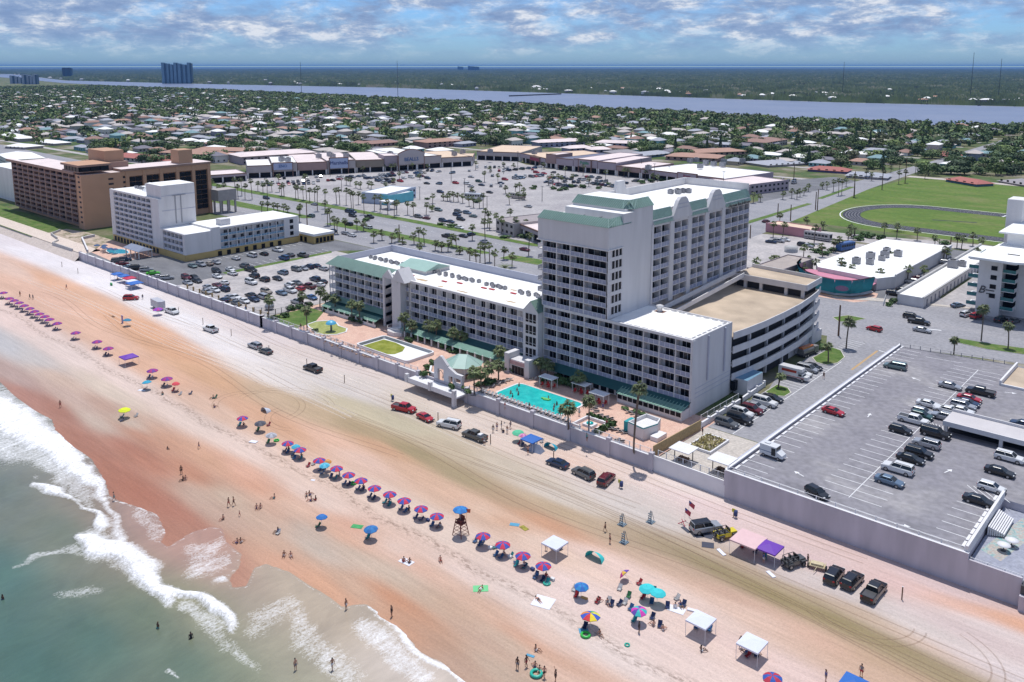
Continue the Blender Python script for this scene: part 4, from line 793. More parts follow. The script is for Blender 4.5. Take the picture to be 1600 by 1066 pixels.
b=MB(); b.box(-65.35,-26.5,128.50,128.93,DZ+0.55,DZ+0.63); b.box(-65.62,-65.2,128.95,221,DZ+0.45,DZ+0.6); b.build('coping',M['cap_white'],t)
sp_=MB(); sp_.box(-66.6,-65.6,132,220,DZ-0.3,DZ-0.1); sp_.build('gutter',M['pale_band'],t)
b=MB(); b.box(-27.1,-26.7,128.9,151,DZ,DZ+1.5,0); b.build('ramp_wall',M['white_stucco'],t)
b=MB()
for i in range(9): y=131+i*2.3; b.box(-28.1,-27.7,y,y+1.9,DZ+.004,DZ+0.14)
for i in range(33): y=131+i*2.75; b.box(-64.9,-64.5,y,y+1.9,DZ+.004,DZ+0.14)
b.build('wheel_stops',M['cap_white'],t)
rail_run('deck_rail',[(-65.2,220.3),(-40.2,224.1)],DZ,0.9,'thin rail at the far edge of the parking deck by the street','railing',M['grey_metal'],2.2,False)
rail_run('deck_rail',[(-65.1,129.1),(-27.2,129.1)],DZ+0.5,0.7,'thin rail along the beach edge of the parking deck','railing',M['cap_white'],3,False)
sg=[]
for i in range(33): y=130.6+i*2.75; sg.append((-64.8,y,-59.7,y))
for i in range(30):
 y=135.0+i*2.75
 if y>217: break
 sg.append((-51.3,y,-46.1,y))
 if not(160<y<188): sg.append((-45.9,y,-40.9,y))
for i in range(7): y=131.4+i*2.75; sg.append((-32.4,y,-27.9,y))
sg+=[(-46,134.5,-46,172),(-46,182,-46,215),(-61,131.2,-30,131.2),(-58,216.5,-50,217.6)]
for i in range(5): sg.append((-32.6+i*0.9,152.2+i*.3,-29.4+i*0.9,149.2+i*.3))
for i in range(6): sg.append((-45.6+i*0.7,176-i*0.2,-42+i*0.2,170.5-i*.1))
stripe('deck_markings',sg,DZ+0.006,0.12,M['line_white'])
ar=MB()
def arrow(x,y,a,s=1.0):
 P=[(-0.09,-1.1),(0.09,-1.1),(0.09,0.3),(0.45,0.3),(0,1.2),(-0.45,0.3),(-0.09,0.3)]; c_,s_=math.cos(a),math.sin(a); ar.add([(x+s*(p[0]*c_-p[1]*s_),y+s*(p[0]*s_+p[1]*c_),DZ+0.008) for p in P],[tuple(range(7))])
for x,y,a in ((-55.6,137,1.2),(-55.6,171,0.1),(-55,199,1.2),(-36.5,155.5,-0.3),(-36.6,131.4,-1.3),(-37,204,-1.2)): arrow(x,y,a)
struct(ar.build('arrow_markings',M['line_white']))
t=thing('ramp_cover',(-34,174,DZ),'long pale concrete ramp cover standing across the parking deck','ramp cover'); b=MB(); b.box(-41.9,25,171.6,178.0,DZ+2.0,DZ+2.6,0); b.box(-41.9,25,177.8,178.1,DZ+2.6,DZ+3.1,1); b.box(-41.9,25,171.3,171.6,DZ+1.8,DZ+2.75,1); b.build('slab',[mat('ramp_concrete',(0.50,0.47,0.47),0.8,0.08,0.3),M['tower_stucco']],t)
b=MB()
for x in (-41.7,-32.2,-22,-12,-2): b.box(x,x+0.6,171.7,172.3,DZ,DZ+2.0); b.box(x,x+0.6,177.2,177.75,DZ,DZ+2.0)
b.build('pillars',M['tower_stucco'],t); b=MB(); b.box(-41.6,25,177.0,177.2,DZ,DZ+2.0); b.box(-41.6,25,173.5,177,DZ+.01,DZ+0.06); b.build('painted_shade',M['dark_interior'],t)  # dark back and floor sheet paint in the shade under the cover
t=thing('down_ramp',(-38,212,DZ),'tan vehicle ramp with white kerb wall at the back corner of the deck','ramp'); b=MB(); b.box(-39.6,-25,208,223,DZ+.02,DZ+0.1,0); b.build('surface',M['deck_tan'],t); b=MB(); b.box(-40.0,-39.6,207.5,223.6,DZ,DZ+1.1); b.box(-39.6,-25,207.2,207.6,DZ,DZ+0.5); b.build('kerb_wall',M['cap_white'],t)
t=thing('lower_terrace',(-22,139,0),'lower grey terrace with faded teal mural right of the deck wall','terrace'); b=MB(); b.box(-26.69,22,128.9,151,-0.4,3.4,0,1); b.box(-26.5,-19.6,128.55,128.895,-0.4,4.4,0); b.build('floor',[M['seawall'],blend_mat('terrace_floor',[(0.26,0.27,0.33),(0.32,0.33,0.38)],0.3,sc2=2)],t)
b=MB(); b.sheet([(-26.2,134.5),(-23.2,133.0),(-20.6,147.2),(-23.6,149.0)],3.408); b.build('mural',blend_mat('mural_paint',[(0.12,0.28,0.30),(0.32,0.40,0.38),(0.42,0.34,0.30),(0.22,0.36,0.38)],0.9,sc2=3),t)
rail_run('terrace_railing',[(-26.3,129.2),(-19.7,129.2)],3.4,1.1,'thin railing at the seaward edge of the mural terrace','railing',M['cap_white'],2)
t=thing('terrace_stair',(-25.9,143,3.4),'white timber stair leaning on the deck wall beside the mural','stairs'); b=MB()
for i in range(8): b.box(-26.5+i*0.28,-26.3+i*0.28,139.5+i*0.1,146.5,3.45+i*.03,4.9-i*0.12)
b.build('treads',M['cap_white'],t)
for lab,x,y in (('round white patio table nearer the mural on the lower terrace',-23.0,138.6),('round white patio table nearer the sea on the lower terrace',-23.6,136.4)):
 q=thing('patio_table',(x,y,3.4),lab,'table','round patio tables'); b=MB(); b.lathe([(0,0.95),(0.95,0.95),(0.95,1.02),(0,1.05)],14,0,(x,y,3.4)); b.build('top',M['cap_white'],q); b=MB(); b.lathe([(0.4,0),(0.4,.05),(0.06,.08),(0.06,.95)],8,0,(x,y,3.4)); b.build('pedestal',M['dark_metal'],q)
t=thing('beach_ramp_wall',(-17,131,0),'lilac retaining wall with dark louvred opening at the right edge','wall'); b=MB(); b.box(-19.6,-8,127.4,133,-0.4,2.3,0); b.box(-19.59,-8,128,133,2.3,3.6,1); b.box(-18.6,-17.6,129,152,3.41,4.9,2); b.build('wall',[M['seawall'],M['dark_metal'],M['cap_white']],t)
def P2(l,z=G0): return [at(x,y,z)[:2] for x,y in l]
sheet('highway',[(-1500,232),(-600,232),(-459,209),(-352,212.5),(-262,212.5),(-90,222),(-66,227),(-30,236),(60,262),(60,330),(-30,300),(-80,283),(-110,271),(-165,262),(-204,262),(-300,262),(-500,262),(-1500,286)],G0+0.02,ROAD)
island('median_lawn',[(-560,232),(-425,229),(-345,233),(-343,236),(-345,238.6),(-425,240),(-560,246)]); island('median_lawn',[(-325,231),(-262,232.5),(-226,234),(-224,236),(-226,238),(-262,239),(-325,239)])
island('median_lawn',[(-216,233),(-165,236),(-140,240),(-139,243),(-141,246),(-170,244),(-216,240.5)]); island('median_lawn',[(-59.5,242.3),(-58,240.4),(-50,239.6),(-20,246),(10,256),(10,261),(-20,252),(-50,245),(-58,244.2)])
island('verge',[(-560,262.5),(-430,260.5),(-300,260.5),(-222,258),(-214,260),(-222,262),(-300,266),(-430,267),(-560,270)]); island('verge',[(-206,262),(-190,258),(-160,262),(-160,268),(-190,266),(-206,268)])
island('verge',[(-90.5,241),(-87.5,238),(-84.5,241),(-83,246),(-88,246)])
island('lawn_island',[(-104,268),(-98,262),(-88,267),(-60,279),(-60,280),(-92,270)],WALK)
island('verge',[(-60,288),(20,318),(20,320),(-60,290.5)])
sheet('cross_street',[(-205,262),(-160,262),(-163,345),(-172,450),(-178,520),(-186,700),(-194,1000),(-204,1000),(-196,700),(-196,520),(-206,400)],G0+0.03,ROAD)
island('median_lawn',[(-181,300),(-177,300),(-180,440),(-183,440)]); island('median_lawn',[(-186,460),(-183,460),(-187,520),(-190,520)])
sg=[(-110+i*0,0,0,0) for i in range(0)]
for i in range(60): x=-600+i*6.5; sg.append((x,224,x+3,224.2)); sg.append((x,252,x+3,252))
stripe('lane_dashes',sg,G0+0.03,0.16,M['line_white'])
stripe('lane_arrows',[(-68.3,247.2,-63.3,249.0),(-68.8,246.6,-66.8,247.6)],G0+0.03,0.6,M['line_white'])
sheet('mall_lot',[(-600,266),(-430,267),(-222,263),(-206,270),(-206,420),(-270,460),(-310,470),(-400,468),(-436,490),(-470,492),(-462,420),(-470,350),(-500,300),(-600,300)],G0+0.024,MALLLOT)
sheet('side_lot',[(-206,400),(-196,400),(-185,540),(-215,560),(-240,500),(-206,430)],G0+0.026,ASPH)
sheet('shop_lot',[(-163,268),(-120,268),(-108,280),(-118,352),(-140,352),(-163,345)],G0+0.024,LOT)
sheet('diner_lot',[(-94,269),(-84,272),(-80,276),(-82,366),(-92,366),(-90,300)],G0+0.026,ASPH)
sheet('motel_lot',[(-73,272),(-60,279),(-40,285),(20,306),(20,340),(-60,380),(-73,366)],G0+0.026,MALLLOT)
sheet('service_road',[(-160,356),(-120,356),(-80,374),(40,374),(40,384),(-84,384),(-130,372),(-162,366)],G0+0.024,LOT)
sheet('sports_field',[(-170,386),(40,386),(40,590),(-176,590),(-178,480)],G0+0.02,FIELD)
sheet('far_verge',[(-180,592),(100,592),(100,600),(-180,600)],G0+0.024,WALK)
def stad(xc,yc,r,n=24,x1=60): 
 return [(x1,yc-r)]+[(xc-r*0.80*math.sin(a),yc-r*math.cos(a)) for a in [math.pi*i/n for i in range(n+1)]]+[(x1,yc+r)]
TRK=mat('track_rubber',(0.022,0.022,0.035),0.8,0.15,0.2)
tb=MB(); o_=stad(-128,435,38.5); i_=stad(-128,435,28.5)
n=len(o_); tb.add([(x,y,G0+0.03) for x,y in o_]+[(x,y,G0+0.03) for x,y in i_],[(k,k+n,k+n+1,k+1) for k in range(n-1)]); struct(tb.build('running_track',TRK))
sheet('track_apron',stad(-128,435,42),G0+0.026,mat('apron',(0.25,0.24,0.2),0.9,0.2,0.2)) if False else None
tl=MB()
for r_ in (39.5,36.6,34.9,33.2,31.5,29.8):
 q=stad(-128,435,r_); q2=stad(-128,435,r_+(0.6 if r_>39 else 0.09)); n=len(q); tl.add([(x,y,G0+0.045) for x,y in q]+[(x,y,G0+0.045) for x,y in q2],[(k,k+1,k+n+1,k+n) for k in range(n-1)])
struct(tl.build('track_lines',M['line_white']))
stripe('jump_runway',[(-118,432,-100,438)],G0+0.035,1.6,TRK)
stripe('field_seams',[(-95,463.5,-94,473.5),(-78,463.5,-77,473.5),(-60,463.5,-59,473.5)],G0+0.05,0.8,M['line_white'])
PAINT={}
def paint(name,col,met=0.0):
 if name in PAINT: return PAINT[name]
 m=mat('paint_'+name,col,0.28,0.0,metal=met); b=m.node_tree.nodes['Principled BSDF']; b.inputs['Coat Weight'].default_value=0.4; b.inputs['Coat Roughness'].default_value=0.05; PAINT[name]=m; return m
for n_,c_,mt_ in (('white',(0.62,0.62,0.62),0),('silver',(0.36,0.37,0.39),.35),('grey',(0.13,0.135,0.14),.3),('black',(0.012,0.012,0.014),0),('navy',(0.012,0.03,0.075),.1),('blue',(0.02,0.08,0.20),.1),('red',(0.38,0.012,0.02),0),('maroon',(0.11,0.008,0.016),0),('green',(0.06,0.42,0.02),0),('dark green',(0.02,0.07,0.06),0.1),('tan',(0.33,0.28,0.22),.1),('blue-grey',(0.13,0.19,0.26),.3),('yellow',(0.62,0.50,0.01),0),('olive-grey',(0.09,0.09,0.085),.2),('teal-grey',(0.13,0.19,0.19),.3),('orange',(0.5,0.14,0.04),0)): paint(n_,c_,mt_)
CARS={ # length, width, belt z, roof z, profile of lower body (x,z), greenhouse (x0b,x0t,x1t,x1b) measured from the rear
'sedan':(4.7,1.82,0.92,1.44,[(0,.55),(0.05,.98),(0.9,1.02),(3.15,.98),(4.35,.80),(4.68,.55)],(0.65,1.35,2.65,3.45)),
'coupe':(4.5,1.82,0.88,1.34,[(0,.5),(0.05,.95),(0.8,.98),(3.0,.92),(4.2,.76),(4.48,.5)],(0.35,1.35,2.35,3.25)),
'hatchback':(4.2,1.78,0.95,1.52,[(0,.5),(0.03,1.0),(0.5,1.02),(3.0,1.0),(3.95,.84),(4.18,.5)],(0.06,0.45,2.35,3.15)),
'suv':(4.8,1.92,1.08,1.74,[(0,.55),(0.03,1.1),(0.5,1.12),(3.35,1.12),(4.5,1.0),(4.78,.6)],(0.06,0.35,2.75,3.5)),
'large suv':(5.3,2.0,1.18,1.92,[(0,.6),(0.03,1.2),(0.5,1.22),(3.75,1.22),(5.05,1.1),(5.28,.6)],(0.05,0.25,3.1,3.85)),
'minivan':(5.1,1.98,1.05,1.78,[(0,.5),(0.03,1.08),(0.5,1.1),(3.8,1.08),(4.85,.85),(5.08,.5)],(0.05,0.25,3.1,4.15)),
'pickup':(5.8,2.0,1.12,1.88,[(0,.6),(0.03,1.12),(2.0,1.14),(4.15,1.16),(5.5,1.06),(5.78,.62)],(2.0,2.12,3.75,4.4)),
}
LIB={}
def car_lib(kind):
 if kind in LIB: return LIB[kind]
 L,W,zb,zr,prof,gh=CARS[kind]; h=W/2; wr=0.33 if kind in('sedan','coupe','hatchback','minivan') else 0.39
 b=MB(); zlo=0.30
 xs_=sorted(set([0,0.12,0.45,L*0.5,L-0.6,L-0.2,L]+[p[0] for p in prof]+[gh[0],gh[3]]))
 def top(x):
  for (xa,za),(xb,zb2) in zip(prof[:-1],prof[1:]):
   if xa<=x<=xb: return za+(zb2-za)*(x-xa)/(xb-xa)
  return prof[-1][1] if x>prof[-1][0] else prof[0][1]
 secs=[]
 for x in xs_:
  e=min(x,L-x); k=1.0-0.10*max(0,1-e/0.45)**1.5; zt=top(x); zl=zlo+0.10*max(0,1-e/0.3)
  secs.append([(x,-h*k*0.93,zl),(x,-h*k,zl+0.18),(x,-h*k*0.99,zt-0.12),(x,-h*k*0.90,zt),(x,h*k*0.90,zt),(x,h*k*0.99,zt-0.12),(x,h*k,zl+0.18),(x,h*k*0.93,zl)])
 v=[p for s in secs for p in s]; n=8
 f=[(i*n+k,i*n+(k+1)%n,(i+1)*n+(k+1)%n,(i+1)*n+k) for i in range(len(secs)-1) for k in range(n)]
 b.add(v,f,0,False); b.add(v,[tuple(range(8))[::-1],tuple(range((len(secs)-1)*n,len(secs)*n))],0)
 x0b,x0t,x1t,x1b=gh; a=h*0.88; c=h*0.70
 zb0=top(x0b)-0.02; zb1=top(x1b)-0.02
 g=MB(); gv=[(x0b,-a,zb0),(x1b,-a,zb1),(x1b,a,zb1),(x0b,a,zb0),(x0t,-c,zr-0.06),(x1t,-c,zr-0.06),(x1t,c,zr-0.06),(x0t,c,zr-0.06)]
 g.add(gv,[(0,1,5,4),(1,2,6,5),(2,3,7,6),(3,0,4,7)])
 e=0.05; b.add([(x0t-e,-c-.02,zr-0.07),(x1t+e,-c-.02,zr-0.07),(x1t+e,c+.02,zr-0.07),(x0t-e,c+.02,zr-0.07),(x0t+.1,-c+.1,zr),(x1t-.12,-c+.1,zr),(x1t-.12,c-.1,zr),(x0t+.1,c-.1,zr)],[(4,5,6,7),(0,1,5,4),(1,2,6,5),(2,3,7,6),(3,0,4,7)],0)
 for s in (-1,1):
  for (xb_,xt_) in ((x0b+.02,x0t),(x1b-.02,x1t),((x0b+x1b)/2+.1,(x0t+x1t)/2+.1)):
   zz0=zb0+(zb1-zb0)*(xb_-x0b)/(x1b-x0b); b.tube((xb_,s*(a+.01),zz0),(xt_,s*(c+.01),zr-.05),0.045,n=4,cap=False,smooth=False)
 if kind=='pickup':
  b.box(0.12,1.9,-h*.80,h*.80,1.10,1.155,1)   # dark bed floor inside the rails
  for s in (-1,1): b.box(0.06,1.95,s*h*.92-0.07,s*h*.92+.07,1.12,1.24,0)
  b.box(0.04,0.12,-h*.85,h*.85,1.1,1.24,0)
 if 'suv' in kind:
  for s in (-1,1): b.tube((x0t+.2,s*(c-.08),zr+.05),(x1t-.2,s*(c-.08),zr+.05),0.03,n=4,mi=1)
 for s in (-1,1): b.box(x1b-.45,x1b-.28,s*(h+.02)-.09,s*(h+.02)+.09,zb1,zb1+.16,0)
 b.box(-0.03,0.06,-h*.8,h*.8,zlo+.08,zlo+.28,1); b.box(L-.08,L+.03,-h*.7,h*.7,zlo+.08,zlo+.26,1)
 w=MB(); w.tube((0,-0.12,0),(0,0.12,0),wr,n=14,mi=0); w.tube((0,-0.13,0),(0,-0.115,0),wr*.62,n=10,mi=1); w.tube((0,0.115,0),(0,0.13,0),wr*.62,n=10,mi=1)
 hl=MB(); hl.box(-0.12,0.05,-0.2,0.2,-0.07,0.07); tl_=MB(); tl_.box(-0.04,0.08,-0.16,0.16,-0.1,0.1)
 def cen(mb): mb.v=[(p[0]-L/2,p[1],p[2]) for p in mb.v]; return mb
 cen(b); cen(g)
 whole=MB(); 
 for q,mm in ((b,None),(g,2)):
  o=len(whole.v); whole.v+=q.v; whole.f+=[tuple(i+o for i in f_) for f_ in q.f]; whole.m+=[(mm if mm is not None else m0) for m0 in q.m]; whole.sm+=q.sm
 for sx in (0.95,L-0.95):
  for s in (-1,1): whole.tube((sx-L/2,s*(h-.16),wr),(sx-L/2,s*(h+.02),wr),wr,n=8,mi=1)
 P0=PAINT['white']
 LIB[kind]=dict(L=L,h=h,wr=wr,body=b.mesh('body',[P0,M['dark_metal']]),glass=g.mesh('windows',M['car_glass']),wheel=w.mesh('wheel',[M['tyre'],M['rim']]),
  hl=hl.mesh('headlight',M['lamp_clear']),tl=tl_.mesh('taillight',M['lamp_red']),whole=whole.mesh('car_shell',[P0,M['dark_metal'],M['car_glass']]),zt=zb)
 return LIB[kind]
NOUN={'sedan':'sedan','coupe':'coupe','hatchback':'hatchback','suv':'SUV','large suv':'large SUV','minivan':'minivan','pickup':'pickup truck'}
def car(x,y,z,kind,col,ang,label,group=None,auto=True,full=True):
 lib=car_lib(kind); ang=math.radians(ang)
 if not full:
  o=bpy.data.objects.new('parked_car' if kind!='pickup' else 'pickup_truck',lib['whole']); C.objects.link(o); o.location=(x,y,z); o.rotation_euler=(0,0,ang)
  o.material_slots[0].link='OBJECT'; o.material_slots[0].material=PAINT[col]; tag(o,label,'pickup truck' if kind=='pickup' else 'car',group,auto); return o
 t=thing('pickup_truck' if kind=='pickup' else 'car',(x,y,z),label,'pickup truck' if kind=='pickup' else 'car',group,rz=ang,auto=auto)
 inst(lib['body'],'body',t,paint=PAINT[col]); inst(lib['glass'],'windows',t)
 L=lib['L'];h=lib['h']
 for sx in (0.95-L/2,L/2-0.95):
  for s in (-1,1): inst(lib['wheel'],'wheel',t,(sx,s*(h-.12),lib['wr']))
 for s in (-1,1): inst(lib['hl'],'headlight',t,(L/2-0.07,s*h*.68,lib['zt']*0.76)); inst(lib['tl'],'taillight',t,(-L/2+.02,s*h*.72,lib['zt']*0.9))
 return t
def car_wheels(rw,fw,kind,col,label,z=0,side=1):
 """rw, fw: where the near-side rear and front wheels touch the ground in the photo"""
 a=at(*rw,z); b=at(*fw,z); ang=math.atan2(b[1]-a[1],b[0]-a[0]); h=CARS[kind][1]/2
 mx_,my_=(a[0]+b[0])/2,(a[1]+b[1])/2
 n=(-math.sin(ang),math.cos(ang))
 if n[0]*mx_+n[1]*my_<0: n=(-n[0],-n[1])
 return car(mx_+n[0]*h,my_+n[1]*h,z,kind,col,math.degrees(ang),label,auto=False)
car_wheels((616,642),(639,647),'pickup','red','bright red crew-cab pickup parked on the sand below the beach gate')
car_wheels((651.5,654),(667,661.5),'coupe','red','red coupe parked on the sand between the red pickup and white SUV')
car_wheels((708,672.5),(687,668),'large suv','white','large white SUV with black roof hatch parked on the beach lane')
gp=car_wheels((747,692),(726,684),'pickup','olive-grey','dark grey pickup with loaded bed beside a group standing by the wall')
car_wheels((875.6,734),(858,727.5),'sedan','navy','dark blue sedan parked on the sand near the teal beach tent')
car_wheels((914.6,751),(897,742.5),'suv','grey','grey SUV parked between the dark blue sedan and the maroon SUV on sand')
car_wheels((948.5,762),(960.6,750),'suv','maroon','maroon SUV nosed toward the seawall on the sand')
car_wheels((490,583.4),(477.5,579),'pickup','black','lone black pickup truck driving on the pale sand below the drained pool')
car_wheels((415.5,555),(405.5,551.5),'sedan','olive-grey','small grey-brown car on the sand behind a silver one')
car_wheels((399,547),(388,543),'suv','silver','silver hatchback leading the grey-brown car along the sand')
car_wheels((330,521),(319,517),'pickup','white','white pickup with empty black bed alone on the upper sand')
car_wheels((259,489),(269,492.5),'pickup','white','white pickup hitched to a boxy trailer on the upper sand')
car_wheels((197,470),(210,469.5),'suv','red','red and white beach vehicle parked below the wall at far left')
car_wheels((1309,914),(1317,903),'suv','black','left black SUV of the dark trio nosed inland by the deck wall')
car_wheels((1335,924),(1347.5,911),'suv','black','middle black SUV of the dark trio nosed inland by the deck wall')
car_wheels((1368,945),(1384,925.5),'pickup','black','black pickup with white bundle in its bed, right of two black SUVs')
def jeep(px,py,ang,col,label):
 x,y,_=at(px,py,0.8); t=thing('off_road_vehicle',(x,y,0),label,'jeep',rz=math.radians(ang)); 
 b=MB(); b.box(-1.9,0.55,-.78,.78,.55,1.12,0); b.box(0.55,1.75,-.62,.62,.6,1.18,0); 
 for s in (-1,1): b.box(-1.75,-0.75,s*.78-.02,s*.78+.2*s,.72,.98,1) if s>0 else b.box(-1.75,-0.75,-.98,-.76,.72,.98,1); (b.box(.75,1.75,.6,.95,.75,.98,1) if s>0 else b.box(.75,1.75,-.95,-.6,.75,.98,1))
 b.box(-1.8,.45,-.66,.66,1.10,1.13,2)
 b.xf(Matrix.Identity(4)); o=bpy.data.objects.new('body',b.mesh('body',[PAINT[col],M['dark_metal'],M['dark_metal']])); C.objects.link(o); o.parent=t
 r=MB()
 for xx in (-1.7,-.55,.4):
  for s in (-1,1): r.tube((xx,s*.68,1.1),(xx,s*.6,1.8),.05,n=5)
  r.tube((xx,-.6,1.8),(xx,.6,1.8),.05,n=5)
 for s in (-1,1): r.tube((-1.7,s*.6,1.8),(.4,s*.6,1.8),.05,n=5)
 o=bpy.data.objects.new('roll_cage',r.mesh('roll_cage',M['dark_metal'])); C.objects.link(o); o.parent=t
 r=MB(); r.add([(.5,-.62,1.15),(.5,.62,1.15),(.38,.58,1.75),(.38,-.58,1.75)],[(0,1,2,3),(3,2,1,0)]); o=bpy.data.objects.new('windshield',r.mesh('windshield',M['car_glass'])); C.objects.link(o); o.parent=t
 w=car_lib('suv')['wheel']
 for xx in (-1.25,1.25):
  for s in (-1,1): inst(w,'wheel',t,(xx,s*.78,.39))
 inst(w,'spare_wheel',t,(-2.02,0,1.0),(0,0,math.pi/2))
 s_=MB()
 for xx in (-1.2,-.2):
  for s in (-1,1): s_.box(xx-.22,xx+.2,s*.35-.22,s*.35+.22,1.13,1.28); s_.box(xx-.3,xx-.2,s*.35-.22,s*.35+.22,1.28,1.65)
 o=bpy.data.objects.new('seats',s_.mesh('seats',M['dark_metal'])); C.objects.link(o); o.parent=t
 return t
jeep(1134,833,62,'yellow','bright yellow open-top jeep beside the pink canopy'); jeep(1240.5,876,66,'olive-grey','dark olive jeep with yellow nose between purple canopy and black SUVs')
x,y,_=at(1103,822,0.9); t=car(x,y,0,'large suv','silver',58,'boxy silver 4x4 with glossy black roof beside the yellow jeep',auto=False)
b=MB(); b.box(-2.35,0.5,-.7,.7,1.925,1.99); o=bpy.data.objects.new('black_roof',b.mesh('black_roof',PAINT['black'])); C.objects.link(o); o.parent=t
b=MB(); b.box(-2.0,-1.2,-.5,.5,1.16,1.5); o=bpy.data.objects.new('cargo',b.mesh('cargo',M['cap_white'])); C.objects.link(o); o.parent=gp
x,y,_=at(1277,884,0.5); t=thing('beach_cart',(x,y,0),'tan two-wheeled beach cart standing between the olive jeep and black SUVs','cart',rz=math.radians(15))
b=MB(); b.box(-1.2,1.2,-.6,.6,.55,.65); b.box(-1.2,-1.1,-.6,.6,.65,1.0); b.box(1.1,1.2,-.6,.6,.65,1.0); b.box(-.9,.9,-.4,.5,.65,.95); b.tube((0,-.6,.6),(-.3,-1.8,.4),.05,n=5); o=bpy.data.objects.new('frame',b.mesh('frame',mat('cart_tan',(0.5,0.42,0.27),0.8,0.2,2))); C.objects.link(o); o.parent=t
for s in (-1,1): inst(car_lib('suv')['wheel'],'wheel',t,(s*1.3,0,.39),(0,0,math.pi/2))
x,y,_=at(247,476,1.3); t=thing('cargo_trailer',(x,y,0),'boxy silver-white enclosed trailer hitched behind a white pickup','trailer',rz=math.radians(-4))
b=MB(); b.box(-3.0,2.8,-1.15,1.15,.6,2.9); b.add([(2.8,-1.15,.6),(3.6,0,.6),(2.8,1.15,.6),(2.8,-1.15,2.9),(3.6,0,2.9),(2.8,1.15,2.9)],[(0,1,4,3),(1,2,5,4),(3,4,5)]); b.tube((3.5,0,.6),(4.8,0,.55),.07,n=5); o=bpy.data.objects.new('box_body',b.mesh('box_body',mat('trailer_skin',(0.42,0.42,0.46),0.5,0.06,1))); C.objects.link(o); o.parent=t
for xx in (-.9,.1):
 for s in (-1,1): inst(car_lib('suv')['wheel'],'wheel',t,(xx,s*1.05,.39))
for px,py,k,c,a in ((1398.8,571,'minivan','teal-grey',-175),(1302.5,641,'coupe','red',-4),(1277,768,'hatchback','black',-20),(1484.8,601.4,'sedan','silver',0),(1532,611,'pickup','black',180),(1515,621,'sedan','red',0),(1512,627.6,'sedan','navy',0),(1505.5,633,'suv','silver',0),(1503,640,'sedan','white',0),(1478,638.5,'sedan','white',180),(1474,649.6,'suv','silver',180),(1451,630,'sedan','white',0),(1442,642,'hatchback','silver',0),(1440.7,648,'hatchback','dark green',0),(1427.6,655,'pickup','white',0),(1407.6,670,'hatchback','black',0),(1462,676,'large suv','black',0),(1447.6,691.7,'suv','silver',180),(1436.5,706,'suv','black',0),(1423,715,'sedan','black',0),(1402.7,730.7,'large suv','white',180),(1390,749.5,'sedan','blue-grey',0),(1577.5,713.5,'suv','white',0),(1562.5,735,'sedan','black',0),(1549.7,760,'hatchback','white',0),(1530,780,'sedan','black',0),(1598,661,'sedan','navy',180)):
 x,y,_=at(px,py,DZ+0.8); car(x,y,DZ,k,c,a,f'{c} {NOUN[k]} on the rooftop parking deck','cars on the parking deck')
x,y,_=at(1208,706,DZ+1.0); t=thing('mail_truck',(x,y,DZ),'small white mail truck with sliding doors at the left edge of the deck','mail truck',rz=math.radians(-2))
b=MB(); b.box(-2.2,1.0,-.95,.95,.5,2.35,0); b.add([(1.0,-.95,.5),(2.2,-.85,.5),(2.2,.85,.5),(1.0,.95,.5),(1.0,-.95,1.6),(2.1,-.8,1.0),(2.1,.8,1.0),(1.0,.95,1.6)],[(0,1,5,4),(1,2,6,5),(2,3,7,6),(4,5,6,7)],0); b.box(-2.22,1.01,-.97,.97,1.15,1.25,1); b.box(-1.6,-.6,-.3,.3,2.35,2.5,0)
o=bpy.data.objects.new('body',b.mesh('body',[PAINT['white'],PAINT['blue']])); C.objects.link(o); o.parent=t
b=MB(); b.add([(1.02,-.85,1.62),(1.02,.85,1.62),(1.01,.85,2.25),(1.01,-.85,2.25)],[(0,1,2,3)]); b.box(.1,.9,-.98,-.955,.7,2.1); b.box(.1,.9,.955,.98,1.2,2.1); o=bpy.data.objects.new('windows',b.mesh('windows',M['car_glass'])); C.objects.link(o); o.parent=t
for xx in (-1.4,1.4):
 for s in (-1,1): inst(car_lib('sedan')['wheel'],'wheel',t,(xx,s*.85,.33))
x,y,_=at(1240.8,584,G0+1.3); t=thing('moving_truck',(x,y,G0),'white moving truck with red side stripe parked by the hotel','truck',rz=0)
b=MB(); b.box(-3.4,1.2,-1.1,1.1,.8,3.0,0); b.box(1.2,2.2,-.95,.95,2.3,3.0,0); b.box(1.2,2.4,-.95,.95,.6,1.9,0); b.box(2.4,3.5,-.9,.9,.6,1.35,0); b.box(-2.6,1.0,-1.12,-1.1,1.9,2.5,1); b.box(-1.5,2.8,-1.115,-1.1,.9,1.05,1)
o=bpy.data.objects.new('body',b.mesh('body',[PAINT['white'],mat('stripe_red',(0.35,0.03,0.01),0.5)])); C.objects.link(o); o.parent=t
b=MB(); b.add([(2.62,-.85,1.36),(2.62,.85,1.36),(2.2,.85,1.95),(2.2,-.85,1.95)],[(0,1,2,3)]); b.box(1.4,2.2,-.97,-.955,1.3,1.85); o=bpy.data.objects.new('windows',b.mesh('windows',M['car_glass'])); C.objects.link(o); o.parent=t
for xx in (-2.0,2.4):
 for s in (-1,1): inst(car_lib('suv')['wheel'],'wheel',t,(xx,s*.95,.39))
x,y,_=at(1262,548,G0+1.2); t=thing('tank_truck',(x,y,G0),'rusty orange-topped tank truck parked in the shade of the car ramp','truck',rz=math.radians(80))
b=MB(); b.tube((-3,0,1.5),(1.6,0,1.5),.95,n=12,mi=1); b.box(-3.1,1.6,-.6,.6,2.2,2.6,0); b.box(1.8,3.4,-1.0,1.0,.6,2.2,1); b.box(-3.2,1.8,-.9,.9,.5,.8,2); o=bpy.data.objects.new('body',b.mesh('body',[PAINT['orange'],mat('tank_grey',(0.22,0.21,0.2),0.5,0.2,1,metal=.3),M['dark_metal']])); C.objects.link(o); o.parent=t
